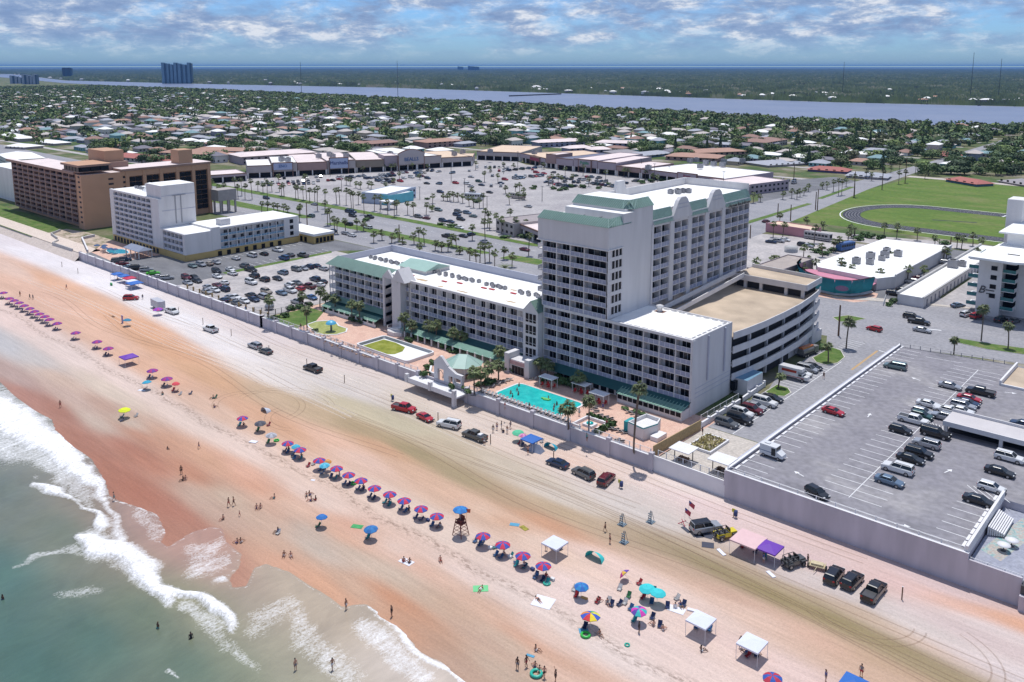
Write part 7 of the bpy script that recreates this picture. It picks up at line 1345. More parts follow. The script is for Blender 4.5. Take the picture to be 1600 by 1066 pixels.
flat(558,823,1.9,1.1,.5,TG,'beach_towel','dark green patterned towel beside the larger blue umbrella','towel'); flat(751,920,2.2,1.5,.8,TL,'beach_sheet','bright mint sheet under a sunbather','blanket'); flat(849,941,2.9,2.6,.3,TW,'beach_blanket','very pale blue square blanket on the sand','blanket'); flat(635,878,2.3,1.3,.1,TW,'beach_towel','white towel under a seated pair','towel'); flat(804,820,1.6,.9,.5,TB,'beach_towel','blue and white towel left of a dark yellow one','towel'); flat(819,825.5,1.6,.9,-.2,mat('towel_yellow',(0.25,0.22,0.03),0.85,0.6,3),'beach_towel','dark towel with yellow pattern right of a blue one','towel')
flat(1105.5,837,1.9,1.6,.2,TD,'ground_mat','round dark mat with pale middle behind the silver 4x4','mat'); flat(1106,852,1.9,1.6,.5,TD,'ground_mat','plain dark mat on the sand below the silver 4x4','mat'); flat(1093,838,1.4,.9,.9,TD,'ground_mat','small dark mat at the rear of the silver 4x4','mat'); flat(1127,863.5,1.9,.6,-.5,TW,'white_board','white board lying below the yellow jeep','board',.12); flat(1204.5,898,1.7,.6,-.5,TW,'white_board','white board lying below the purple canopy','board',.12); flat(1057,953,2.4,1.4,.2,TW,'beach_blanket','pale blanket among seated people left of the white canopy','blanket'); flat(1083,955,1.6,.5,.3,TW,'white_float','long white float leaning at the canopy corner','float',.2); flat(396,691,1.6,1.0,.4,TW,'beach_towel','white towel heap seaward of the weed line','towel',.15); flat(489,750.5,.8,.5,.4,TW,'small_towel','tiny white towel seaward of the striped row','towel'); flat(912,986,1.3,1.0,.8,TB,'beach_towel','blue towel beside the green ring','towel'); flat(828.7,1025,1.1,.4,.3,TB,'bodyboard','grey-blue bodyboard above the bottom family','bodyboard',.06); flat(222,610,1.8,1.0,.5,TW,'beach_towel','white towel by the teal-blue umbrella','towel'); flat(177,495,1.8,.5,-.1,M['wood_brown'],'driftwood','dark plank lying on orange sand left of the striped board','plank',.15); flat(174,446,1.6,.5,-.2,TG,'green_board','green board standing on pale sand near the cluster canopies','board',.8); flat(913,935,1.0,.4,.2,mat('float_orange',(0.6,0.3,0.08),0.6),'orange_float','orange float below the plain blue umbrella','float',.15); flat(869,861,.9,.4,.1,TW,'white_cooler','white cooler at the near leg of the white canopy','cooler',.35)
def ring(px,py,r,mt,label):
 x,y,_=at(px,py,.15); o=thing('swim_ring',(x,y,0),label,'swim ring'); b=MB(); n=16; k=8; q=r*.32
 v=[(x+(r+q*math.cos(2*math.pi*j/k))*math.cos(2*math.pi*i/n),y+(r+q*math.cos(2*math.pi*j/k))*math.sin(2*math.pi*i/n),q+q*math.sin(2*math.pi*j/k)) for i in range(n) for j in range(k)]
 b.add(v,[(i*k+j,((i+1)%n)*k+j,((i+1)%n)*k+(j+1)%k,i*k+(j+1)%k) for i in range(n) for j in range(k)],0,True); b.build('tube',mt,o)
RG=mat('ring_green',(0.03,0.42,0.06),0.35,0.0); RT=mat('ring_teal',(0.02,0.38,0.28),0.35,0.0)
ring(915,992,.55,RG,'green swim ring at the rainbow umbrella'); ring(552,755,.5,RG,'green swim ring in the striped umbrella row'); ring(432,688,.45,RG,'green swim ring beside the pale grey umbrella'); ring(838,1053,.65,RT,'teal swim ring with the family at the bottom'); ring(980,1007,.3,RT,'small green ring alone on pale sand'); ring(854.5,911,.45,RT,'small turquoise ring near the last striped umbrella')
for l,px,pb,c,c2,h in (('small flag with blue field beside the red stand',1070,812,0,1,2.2),('second small striped flag behind the first',1076,806,2,0,2.8)):
 x,y,_=at(px,pb,0); t=thing('beach_flag',(x,y,0),l,'flag'); b=MB(); b.tube((x,y,0),(x,y,h),.03,n=4,mi=2); b.add([(x,y,h),(x+1.3,y-.3,h-.3),(x+1.2,y-.4,h-1.1),(x,y,h-.9)],[(0,1,2,3),(3,2,1,0)],0); b.add([(x+.02,y-.03,h-.02),(x+.5,y-.15,h-.12),(x+.5,y-.17,h-.5),(x+.02,y-.03,h-.45)],[(0,1,2,3),(3,2,1,0)],1); b.build('flag_cloth',[mat('flag_red',(0.45,0.06,0.08),0.8,0.5,6),CL[1],M['cap_white']],t)
x,y,_=at(1066,820,0); t=thing('red_stand',(x,y,0),'low red folding stand below the small flags','stand'); b=MB(); b.tube((x-.7,y-.2,0),(x+.5,y+.3,.8),.06,n=5); b.tube((x+.7,y-.3,0),(x-.3,y+.3,.8),.06,n=5); b.tube((x-.4,y+.4,0),(x+.1,y,.7),.05,n=5); b.build('legs',CR,t)
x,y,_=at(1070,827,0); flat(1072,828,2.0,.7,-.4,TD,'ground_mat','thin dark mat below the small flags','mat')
x,y,_=at(853,623.5,G0+.2); t=thing('pool_float',(x,y,G0+.1),'yellow-green floating mat in the turquoise pool','float'); b=MB(); b.tube((x-1.1,y-.2,G0+.22),(x+1.1,y+.3,G0+.22),.22,n=8); b.tube((x-.3,y-.6,G0+.22),(x+1.0,y-.1,G0+.22),.2,n=8); b.build('tube',mat('float_lime',(0.15,0.55,0.12),0.4,0.0),t)
x,y,_=at(421,480,G0+.8); t=thing('metal_tank',(x,y,G0),'shiny grey tank by the chain link fence','tank'); b=MB(); b.ball((x,y,G0+1.0),1.5,1.5,1.1,10,6); b.build('shell',mat('tank_shine',(0.3,0.3,0.31),0.3,0.1,1,metal=.5),t)
RK=mat('rubble',(0.36,0.24,0.18),0.9,0.3,1.5); rb=MB()
random.seed(8)
for i in range(190):
 f=R(); px=500+f*82+U(-8,8); py=527+f*30+U(-5,5); x,y,_=at(px,py,G0); s=U(.15,.5); n0=len(rb.v); rb.ball((x,y,G0+s*.2),s,s*U(.6,1),s*U(.4,.8),5,3)
o=struct(rb.build('rubble_heap',RK),'stuff'); o['label']='heap of broken pavers and rubble along the damaged terrace edge'; o['category']='rubble'
random.seed(31)
PALE=[mat('rail_pale',(0.44,0.46,0.54),0.6,0.08,1.0),M['rail_white'],mat('glass_pale',(0.16,0.18,0.24),0.2,0.25,1.0),M['frame_white']]
t=thing('white_hotel',(-340,158,G0),'nine-storey white balconied hotel with raised roof block, left of the parking lots','hotel'); wb=MB()
wb.box(-361.5,-318.7,151.0,165,G0,24.2,0,1); wb.box(-331,-318.68,151.2,165.02,24.2,29.4,0,1); wb.box(-362.3,-358.6,149.9,151,G0,24.3,0); wb.box(-325.4,-318.66,149.9,151,G0,24.3,0); wb.box(-358.6,-325.4,149.95,151,23.6,24.3,0); wb.box(-361.6,-331.1,164.7,165.1,24.2,25.0,0)
facade(t,wb,(-358.6,149.9),0,5.1,9,2.05,evenbays(33.2,8),D=1.0,mats=PALE,railh=.75,door_h=1.7)
for zz in (19.4,25.2): wb.box(-318.68,-318.6,151.2,165,zz,zz+0.2,2)
wb.build('wall',[M['white_stucco'],M['roof_white'],M['pale_band']],t); b=MB(); b.box(-361.6,-318.6,149.7,149.94,G0,5.0); b.build('tan_base',M['cream_yellow'],t)
b=MB()
for i in range(14): x=-360+i*2.9; b.box(x,x+1.7,149.6,149.69,G0+.2,4.6)
b.build('arcade_openings',M['dark_interior'],t)
b=MB(); b.box(-318.58,-318.5,156.5,156.9,14,25); b.box(-318.58,-318.5,158.8,159.2,14,25); b.box(-318.58,-318.4,155.6,161,25,25.3); b.build('drain_pipes',M['grey_metal'],t)
b=MB(); b.add([(-346,156,24.2),(-337,156,24.2),(-339,158,27.2),(-343,158,28.0),(-345,162,27),(-346,164,24.2),(-337,164,24.2),(-338,162,27)],[(0,1,2,3),(3,2,7,4),(0,3,4,5),(1,6,7,2),(5,4,7,6)]); b.build('roof_monitor',M['roof_white'],t)
for i in range(5): ac_unit(-356+i*2.2,158.5,24.21,1.2,'small dark air unit in the row on the white hotel roof','air units on the white hotel')
t=thing('low_white_hotel',(-309,170,G0),'four-storey lilac-white hotel wing with blue balcony panels and tan base','hotel'); wb=MB()
wb.box(-318.6,-299.5,151.0,162,G0,12.9,0,1); wb.box(-318.6,-300.6,162,200,G0,13.6,0,1); wb.box(-300.6,-299.4,160.9,164.4,5.2,14.0,0); wb.box(-300.6,-299.4,193,200,5.2,13.6,0); wb.box(-300.6,-299.4,164.4,193,12.9,13.6,0); wb.box(-318.65,-316.6,149.9,151,G0,12.9,0); wb.box(-301.2,-299.45,149.9,151,G0,12.9,0); wb.box(-316.6,-301.2,149.95,151,12.4,12.95,0)
BLU_=[M['blue_panel'],M['rail_white'],M['dark_glass'],M['frame_white']]
facade(t,wb,(-316.6,149.9),0,5.2,3,2.4,evenbays(15.4,5),D=1.0,mats=[PALE[0],M['rail_white'],MATS['glass_pale'],M['frame_white']],railh=.85,door_h=1.9)
facade(t,wb,(-299.5,164.4),math.pi/2,5.2,3,2.55,evenbays(28.6,8),D=1.05,mats=BLU_,railh=.9,door_h=1.95,glass=.4)
wb.build('wall',[M['white_stucco'],M['roof_white']],t); b=MB(); b.box(-299.6,-299.35,149.8,200.2,G0,5.0); b.box(-318.6,-299.6,149.7,149.94,G0,5.0); b.build('tan_base',M['cream_yellow'],t); b=MB()
for i in range(8): y=163+i*3.8; b.box(-299.34,-299.25,y,y+1.6,G0+.1,4.5)
for k in range(3): b.box(-299.39,-299.3,195.6,197.2,6+k*2.5,7.6+k*2.5)
b.build('windows',M['dark_glass'],t); b=MB(); b.box(-307,-303,167,171,13.61,16.0); b.build('stair_head',M['tower_stucco'],t)
t=thing('yellow_diner',(-303,206,G0),'one-storey yellow building with flat white roof beside the low white hotel','restaurant'); b=MB(); b.box(-314,-290.5,201,211,G0,6.6,0,1); b.box(-314.2,-290.3,200.8,211.2,5.8,6.8,1); b.build('wall',[M['cream_yellow'],M['roof_white']],t); b=MB()
for i in range(5): b.box(-290.48,-290.3,202+i*1.8,203.2+i*1.8,G0+.4,5)
for i in range(4): b.box(-306+i*3,-304.6+i*3,200.7,200.98,G0+.3,5)
b.build('windows',M['dark_glass'],t)
sheet('hotel_pool_terrace',[(-343,133),(-318,131.5),(-318,149),(-360,149),(-352,140)],G0+0.03,PINKP); pool('round_pool',[(-336.5+6*math.cos(a)+0.8*math.sin(3*a),140.5+3.2*math.sin(a)) for a in [k*math.pi/9 for k in range(18)]],'turquoise free-form pool of the white hotel by the seawall',mat('pool_blue',(0.02,0.30,0.42),0.15,0.1,1))
t=thing('pool_pavilion',(-322,143,G0),'long blue-grey roofed pavilion beside the free-form pool','pavilion'); b=MB(); b.add([(-329,139.5,G0+3),(-316,139.5,G0+3),(-317,142.5,G0+4.3),(-328,142.5,G0+4.3),(-329,145.5,G0+3),(-316,145.5,G0+3)],[(0,1,2,3),(3,2,5,4),(1,5,2),(0,3,4)]); b.build('roof',mat('slate_blue',(0.22,0.25,0.33),0.6,0.08,1),t); b=MB()
for x in (-328,-324,-320,-317):
 for y in (140,145): b.box(x,x+.3,y,y+.3,G0,G0+3)
b.build('posts',M['white_stucco'],t)
wall_run('boundary_wall',[(-343.5,132),(-372,141),(-374,147)],-0.2,G0+1.0,0.4,'low grey wall at the far corner of the white hotel garden','wall',M['seawall'],M['cap_white'])
for i in range(6):
 x=-346+i*2.6; o=thing('patio_umbrella',(x,137+U(-1,2),G0),'small dark blue patio umbrella by the free-form pool','umbrella','patio umbrellas at the white hotel',auto=True); m1,m2=umb_mesh(((0.03,0.08,0.20),),1.2); inst(m1,'canopy',o); inst(m2,'pole',o)
sheet('dune_lawn',[(-395,129),(-560,129),(-560,149),(-395,149)],G0+0.012,GRASS); sheet('dune_sand',[(-350,129.4),(-396,129.4),(-402,146),(-385,149),(-352,149)],G0+0.016,blend_mat('dune_mix',[(0.12,0.13,0.06),(0.40,0.32,0.25),(0.48,0.40,0.33)],0.25,sc2=1))
wall_run('broken_wall',[(-352,129.5),(-372,129.3),(-376,133)],-0.3,G0+0.7,0.4,'stray concrete wall end on the dune left of the white hotel','wall',M['concrete']); wall_run('broken_wall',[(-380,134),(-392,136),(-398,142)],G0,G0+1.0,0.4,'broken concrete wall fragment before the orange hotel','wall',M['concrete'])
DK=[mat('rail_dark',(0.10,0.075,0.09),0.6,0.1,1),mat('rail_rust',(0.26,0.15,0.12),0.7,0.1,1),M['dark_glass'],mat('frame_brown',(0.2,0.12,0.1),0.7)]
ORB=mat('orange_band',(0.30,0.19,0.15),0.8,0.08,0.3)
t=thing('orange_hotel_block',(-437,160,G0),'ten-storey orange hotel block facing the sea with dark balcony grid','hotel'); wb=MB()
wb.box(-480,-399.6,152.2,168.5,G0,27.2,0,1); wb.box(-399.6,-393.2,150.7,168.5,G0,27.2,0,1); wb.box(-486,-399.6,150.0,152.2,27.0,28.2,2,1); wb.box(-413,-394,150.4,164,28.2,28.6,2); wb.box(-413.5,-393.5,150,164.6,30.7,31.6,2,0); wb.box(-422,-404,166,175,27.2,36.2,0); wb.box(-424,-402,165,176,27.2,31.0,2)
facade(t,wb,(-480,150.7),0,4.2,10,2.27,evenbays(80.4,11),D=1.5,mats=DK,slabm=2,railh=.95,door_h=1.9,divw=.9,glass=.8)
for k in range(10): wb.box(-396.6,-394.8,150.6,150.72,5.4+k*2.27,6.2+k*2.27,3)
wb.build('wall',[M['orange_stucco'],M['roof_pinkish'],ORB,M['dark_interior']],t); b=MB()
for i in range(5): b.box(-411+i*3.4,-408.2+i*3.4,150.5,150.9,28.6,30.6,0)
for i in range(3): b.box(-393.9,-393.6,151.5+i*4.2,155+i*4.2,28.6,30.6,0)
b.box(-412,-394.2,151,163.5,28.6,30.65,0); b.build('penthouse_windows',[M['dark_glass']],t)
t=thing('orange_hotel_wing',(-400,190,G0),'orange hotel wing running inland with black glass bays between piers','hotel'); wb=MB(); wb.box(-409,-394.0,168.5,212,G0,27.4,0,1); wb.box(-409,-393.2,168.5,171,G0,27.4,0,1); wb.box(-410,-392.6,168.4,213,27.4,28.4,2,1); wb.box(-402,-394,197,204,28.4,35.0,0); wb.box(-394.0,-393.1,168.6,212,24.8,27.4,0)
for i in range(6): y=171.2+i*8.1; wb.box(-394,-392.9,y-0.8,y+0.8,G0,27.3,0)
for k in range(9): wb.box(-393.22,-393.1,152.5 if False else 169.2,170.2,5.0+k*2.4,6.0+k*2.4,3)
for k in range(9): wb.box(-393.22,-393.08,162.6,164.8,5.6+k*2.3,6.4+k*2.3,3)
wb.build('wall',[M['orange_stucco'],M['roof_pinkish'],ORB,M['dark_interior']],t); b=MB()
for i in range(5):
 y=172.2+i*8.1
 for k in range(8):
  for j in range(2): b.box(-393.9,-393.5,y+j*3.1,y+j*3.1+2.8,5.4+k*2.4,7.5+k*2.4)
b.build('bay_glass',M['dark_glass'],t); b=MB(); b.box(-394,-386,212,222,9,14.5); 
for x in (-393,-387):
 for y in (213,217,221): b.box(x,x+.8,y,y+.8,G0,9)
b.build('porte_cochere',[mat('grey_conc',(0.34,0.31,0.30),0.8,0.1,.5)],t)
t=thing('pale_apartment_block',(-510,165,G0),'pale blue-grey apartment block cut by the left edge of the photo','building'); b=MB(); b.box(-540,-496,158,185,G0,20.5,0,1); b.build('wall',[M['white_stucco'],M['roof_white']],t); b=MB()
for k in range(6):
 for i in range(8): b.box(-495.98,-495.85,159.5+i*3.2,161.6+i*3.2,4+k*2.7,5.8+k*2.7)
b.build('windows',MATS['glass_pale'],t)
def shop(pa,pb,depth,h,wallm,roofm,label,cat='shop',name='shop',band=True,zz=0,parapet=.6,sign=None,arch=0,eaves=0,win=True):
 a=at(*pa,G0); b_=at(*pb,G0); dx,dy=b_[0]-a[0],b_[1]-a[1]; L=math.hypot(dx,dy); ux,uy=dx/L,dy/L; nx,ny=-uy,ux
 if nx*a[0]+ny*a[1]<0: nx,ny=-nx,-ny
 t=thing(name,(a[0],a[1],G0),label,cat); Wc=lambda u,v:(a[0]+ux*u+nx*v,a[1]+uy*u+ny*v)
 def bx(m,u0,u1,v0,v1,z0,z1,mi=0,top=None):
  m.prism([Wc(u0,v0),Wc(u1,v0),Wc(u1,v1),Wc(u0,v1)],z0,z1,mi,top)
 w=MB(); bx(w,0,L,(2.5 if band else 0),depth,G0,h,0,1)
 if band: bx(w,0,L,0,2.5,6.2,h,0,1)
 bx(w,0,L,-.1,.35,h,h+parapet,2,2); bx(w,0,L,depth-.3,depth,h,h+.3,0); bx(w,0,.3,0.35,depth-.3,h,h+.3,0); bx(w,L-.3,L,.35,depth-.3,h,h+.3,0)
 w.build('wall',[wallm,roofm,M['brown_trim'] if band else wallm],t)
 if band:
  c=MB(); n=max(2,int(L/7))
  for i in range(n+1): u=(L-.8)*i/n; bx(c,u,u+.8,.1,.8,G0,6.2)
  c.build('columns',[M['white_stucco'],],t); g=MB(); bx(g,.2,L-.2,2.38,2.48,G0+.1,5.6); g.build('shop_windows',M['dark_glass'],t)
 elif win:
  g=MB(); n=max(2,int(L/3.5)); nf=max(1,int((h-G0)/2.8))
  for k in range(nf):
   for i in range(n): u=L*(i+.25)/n; bx(g,u,u+L/n*.45,-.06,-.01,G0+.9+k*2.8,G0+2.1+k*2.8)
  g.build('windows',M['dark_glass'],t)
 if sign:
  txt,col,bgc,su0,su1,z0,z1,sz=sign; s=MB(); U0,U1=su0*L,su1*L; bx(s,U0,U1,-.9,-.12,z0-.6,z1,0); bx(s,U0-.5,U0,-1,0,G0,z1+.5,1); bx(s,U1,U1+.5,-1,0,G0,z1+.5,1); bx(s,U0-.5,U1+.5,-1.0,-.1,z1,z1+.6,1); s.build('sign_panel',[bgc,M['brown_trim']],t)
  if txt:
   me=text_mesh(txt,sz,'sign_letters',col,0.15); m_=Wc((U0+U1)/2,-.98); o=inst(me,'sign_letters',t,(m_[0]-a[0],m_[1]-a[1],(z0+z1)/2-sz*.35-G0),(math.pi/2,0,math.atan2(uy,ux)))
 return t,Wc,L
BEI=mat('mall_beige',(0.40,0.36,0.35),0.8,0.06,.3); PNK=mat('mall_pink',(0.34,0.23,0.21),0.8,0.06,.3); PLM=mat('mall_plum',(0.36,0.30,0.33),0.8,0.06,.3)
SB=mat('sign_navy',(0.012,0.03,0.16),0.5); SG=mat('sign_green',(0.01,0.25,0.12),0.5); SR=mat('sign_wine',(0.25,0.02,0.06),0.5); SP=mat('sign_pale',(0.36,0.42,0.58),0.6,.03); SW=mat('sign_beige',(0.42,0.38,0.38),.7,.03)
shop((329,287),(386,283),26,7.4,PLM,M['roof_pinkish'],'low tan-roofed shop row at the left end of the plaza')
shop((387,279),(425,277.5),42,10.4,BEI,M['roof_white'],'plaza store with white roof and small gabled corner at far left')
shop((426,277),(465,275.5),46,11.4,BEI,M['roof_white'],'plaza store with pale blue sign panel',sign=('ENO',mat('sign_blue',(0.04,0.12,0.32),.5),SP,.05,.8,8.0,11.8,2.6))
shop((466,275),(511,273),60,11,PNK,M['roof_pinkish'],'brick-pink plaza store left of the blue-lettered sign')
shop((512,272.5),(556,270.5),60,11.4,BEI,M['roof_pinkish'],'plaza store with dark blue name letters on a pale panel',sign=('Marshalls',SB,SP,.08,.72,7.2,13.4,3.3))
shop((557,270),(600,268.5),60,10.8,mat('mall_olive',(0.24,0.20,0.16),.8,.08,.3),M['roof_pinkish'],'olive-brown plaza store right of the blue-lettered sign')
t,W2,L2=shop((601,268),(622,267),18,13.2,PLM,M['roof_pinkish'],'small plaza corner tower with pyramid cap',parapet=.3)
shop((623,266.8),(652,265),70,11,BEI,M['roof_white'],'white-roofed plaza store left of the arched sign')
t,W2,L2=shop((622+30,265),(690,262),76,11.2,BEI,M['roof_white'],'white-roofed plaza store with arched brown facade and blue letters',sign=('BEALLS',mat('sign_sea',(0.01,0.10,0.30),.5),SW,-.75,.25,7.4,13.6,3.6))
b=MB(); n=12; u0,u1=-.79*L2,.29*L2
pts=[(u0+(u1-u0)*i/n,14.1+3.0*math.sin(math.pi*i/n)) for i in range(n+1)]
for (ua,za),(ub,zb) in zip(pts[:-1],pts[1:]):
 p=W2(ua,-1.05);q=W2(ub,-1.05);r_=W2(ub,-.05);s_=W2(ua,-.05)
 b.add([(*p,za),(*q,zb),(*r_,zb),(*s_,za),(*p,za+.6),(*q,zb+.6),(*r_,zb+.6),(*s_,za+.6)],[(0,1,5,4),(4,5,6,7),(3,2,1,0)],1); b.add([(*p,13.5),(*q,13.5),(*q,zb),(*p,za)],[(0,1,2,3)],0)
b.build('arched_top',[SW,M['brown_trim']],t)
shop((691,262),(738,259.5),50,9.4,BEI,M['roof_tan'],'orange-roofed shop row with pale arcade columns')
shop((739,259),(742,252),60,8.6,BEI,M['roof_tan'],'short recessed plaza corner shop')
shop((745,250),(812,252.5),60,9.0,BEI,M['roof_tan'],'broad tan-roofed plaza corner building')
shop((813,253),(852,262),56,9.0,PLM,M['roof_tan'],'plaza shops with long wine-red sign',sign=(None,SR,SR,.45,.8,6.6,8.4,1))
shop((853,262.5),(868,264),20,12.4,PNK,M['roof_pinkish'],'pink plaza corner tower with hip roof')
shop((869,265),(895,268),50,10.6,PLM,mat('roof_slate',(0.13,0.14,0.2),.8,.1,.2),'plum plaza store left of the green letters')
shop((896,268),(933,271.5),60,11.2,PLM,M['roof_pinkish'],'plum supermarket front with green letters',sign=('Publix',SG,PLM,.25,.75,7.6,11.2,3.0))
shop((934,272),(962,274.5),50,10.8,PLM,M['roof_pinkish'],'plum plaza store right of the green letters')
shop((963,275),(1000,279),40,9.0,PNK,M['roof_pinkish'],'plaza store with sloping entry canopy')
shop((1001,279),(1130,296),52,8.6,PLM,M['roof_white'],'very long white-roofed plaza store behind the tall tower',sign=('Beauty',SR,PLM,.48,.70,6.8,9.4,2.0))
for px,py in ((1078,253),(1103,256),(1094,262),(1115,258),(1131,254),(1129,259),(1088,252),(1160,253),(1013,264),(498,247),(515,244),(541,246),(610,243),(520,247),(440,252),(450,253),(710,243),(723,240),(766,239),(835,241)):
 x,y,_=at(px,py,9.8 if px>700 else 11.6); ac_unit(x,y,9.3 if px>1000 else (9.7 if px>700 else 11.6),3.2,'air unit on the plaza roofs','air units on the plaza roofs')
AQ=mat('bank_aqua',(0.13,0.45,0.52),.7,.08,.4)
shop((568,316),(606,321),20,7.4,AQ,M['roof_white'],'aqua and white bank building in the plaza lot, left part','bank',name='bank_building',band=False); shop((607,320.5),(650,309),17,8.2,mat('bank_pale',(0.42,0.48,0.58),.7,.05,.4),M['roof_white'],'aqua and white bank building in the plaza lot, right part','bank',name='bank_building',band=False)
t=thing('bank_portico',(-362,285,G0),'white bank portico on square posts','portico'); b=MB(); x,y,_=at(607,327,G0); b.box(x-4,x+4,y-3,y+3,6.2,7.0); 
for dx in (-3.6,3.0):
 for dy in (-2.6,2.2): b.box(x+dx,x+dx+.6,y+dy,y+dy+.6,G0,6.2)
b.build('slab',M['cap_white'],t)
t,W2,L2=shop((775,362),(803,371),30,8.4,BEI,mat('roof_greybrown',(0.30,0.26,0.26),.8,.1,.2),'drugstore with grey hip roof behind the left side of the tower','drugstore',band=False,parapet=.2); shop((804,366),(846,384),26,7.6,PLM,M['roof_pinkish'],'shop row with dark sign band beside the drugstore','shop',band=True)
shop((1172,305),(1232,297),30,8.2,PLM,M['roof_pinkish'],'tan-roofed building right of the tower top near the cross street','shop',band=False); shop((1080,300),(1170,306),22,7.4,PLM,M['roof_tan'],'tan-roofed shop row just behind the tower roof','shop',band=False)
t,W2,L2=shop((1166,441),(1208,449),30,7.2,mat('shop_greige',(0.26,0.22,0.23),.8,.08,.4),mat('roof_dirty',(0.34,0.29,0.26),.85,.15,.3),'grey shop with bright yellow fascia behind the car ramp','shop',band=False,win=False); b=MB(); b.prism([W2(-.5,-.6),W2(L2*.9,-.6),W2(L2*.9,0),W2(-.5,0)],5.0,6.3); b.build('yellow_fascia',mat('yellow_band',(0.75,0.42,0.01),.5,.03,1),t)
x,y,_=at(1236,393,7.4); o=thing('roof_tank',(x,y,7.2),'squat round tank on the roof of the grey shop','tank'); b=MB(); b.lathe([(2.4,0),(2.4,2.0),(0,2.3)],14,0,(x,y,7.2)); b.build('shell',M['concrete'],o)
PKW=mat('pink_wall',(0.50,0.24,0.27),.8,.06,.4)
shop((1196,362),(1264,373),10,6.0,PKW,M['roof_tan'],'long low pink building with tan roof near the running track','building',name='pink_building',band=False,win=False)
t=thing('surf_store',(-104,285,G0),'store with curved turquoise fascia, pink awning deck and wide white roof','store'); b=MB(); b.prism([(-113,284),(-92,281),(-88.4,288),(-88.4,352),(-113,349),(-116,290)],G0,6.6,0,1); b.box(-88.8,-88.2,288,352,6.6,7.2,0); b.build('wall',[M['white_stucco'],M['roof_white']],t)
cv=[(-119.5,285),(-118.0,278.5),(-114.8,272.5),(-110.2,267.5),(-104.5,264.0),(-99,263.2),(-94.5,265.5),(-92.2,269.5),(-90.8,275.0)]
b=MB(); 
for (x0,y0),(x1,y1) in zip(cv[:-1],cv[1:]):
 dx,dy=(y1-y0),-(x1-x0); L=math.hypot(dx,dy); dx*=.9/L; dy*=.9/L
 b.add([(x0-dx,y0-dy,3.8),(x1-dx,y1-dy,3.8),(x1+dx*.3,y1+dy*.3,8.4),(x0+dx*.3,y0+dy*.3,8.4)],[(0,1,2,3),(3,2,1,0)],0); b.add([(x0-dx*.5,y0-dy*.5,8.42),(x1-dx*.5,y1-dy*.5,8.42),(x1+dx*.3,y1+dy*.3,8.42),(x0+dx*.3,y0+dy*.3,8.42)],[(0,1,2,3),(3,2,1,0)],1); b.add([(x0-dx,y0-dy,3.8),(x1-dx,y1-dy,3.8),(x1+dx*.1,y1+dy*.1,3.4),(x0+dx*.1,y0+dy*.1,3.4)],[(0,1,2,3),(3,2,1,0)],1)
b.build('fascia',[mat('fascia_teal',(0.03,0.30,0.36),.5,.15,.5),M['cap_white']],t); b=MB(); b.prism([(x+(-104-x)*.08,y+(280-y)*.08) for x,y in cv]+[(-92,281),(-113,286)],4.9,5.1); b.build('pink_deck',mat('awning_pink',(0.52,0.20,0.28),.7,.05,1),t)
b=MB()
for x,y in ((-112,272.5),(-103,267.5),(-96,268.5)): b.tube((x,y,G0),(x,y,5.2),.45,n=8)
b.build('pillars',PKW,t); b=MB()
for (ax,ay,bx2,by2,z_) in ((-111,267.0,-103.5,262.9,6.2),):
 pts=[(0,0),(.25,.5),(.6,.55),(.9,.1),(1,.4),(1,-.4),(.85,-.1),(.5,-.5),(.2,-.3)]
 b.add([(ax+(bx2-ax)*u_-.25,ay+(by2-ay)*u_-.45,z_+w_*1.0) for u_,w_ in pts],[tuple(range(len(pts)))],0)
b.add([(-96.5+1.9*math.cos(a),262.9+.55*math.cos(a),6.0+.9*math.sin(a)) for a in [k*math.pi/8 for k in range(16)]],[tuple(range(16))],1); b.build('fascia_emblem',[mat('emblem_navy',(0.03,0.07,0.16),.6),mat('emblem_plum',(0.2,0.12,0.2),.6)],t)
for i,(x,y,s) in enumerate([(-104,309,2.6),(-101,315,2.6),(-98,320,2.4),(-103,323,2.2),(-105,298,2.4),(-101,300,2.2),(-100,309,2)]): ac_unit(x,y,6.61,s,'large grey duct unit on the shell-shaped store roof','duct units on the store roof')
sheet('store_patio',[(-118,270),(-104,260.5),(-92,261.5),(-88,268),(-90,277),(-113,284)],G0+0.03,PINKP)
t=thing('motel_strip',(-77,300,G0),'long narrow single-storey motel with white roof and many doors','motel'); b=MB(); b.box(-81.6,-74,269,366,G0,5.8,0,1); b.box(-81.9,-81.2,268.6,366,5.8,6.5,2); b.box(-74.3,-73.7,268.6,366,5.8,6.1,2); b.build('wall',[M['tower_stucco'],M['roof_white'],M['concrete']],t); b=MB()
for i in range(22): b.box(-73.99,-73.9,272+i*4.2,273+i*4.2,G0,4.7)
b.build('doors',mat('door_grey',(0.14,0.15,0.2),.6,.1,1),t)
ac_unit(-79,318,5.81,3,'grey unit with railing on the motel roof','units on the motel roof'); ac_unit(-77,322,5.81,2.2,'grey unit with railing on the motel roof','units on the motel roof')
def zrec(px,py,z): return at(px,py,z)[:2]
t=thing('white_condominium',(-55,285,G0),'white seven-storey condominium with script lettering and teal balconies at right edge','condominium'); ZC=20.6
A=zrec(1513,402,ZC); B=zrec(1583,412,ZC); 
b=MB(); b.box(-60.8,-54.6,273,296,G0,ZC-.3,0); b.box(-54.6,-30,277,300,G0,ZC-.3,0); b.build('wall',[M['white_stucco']],t)
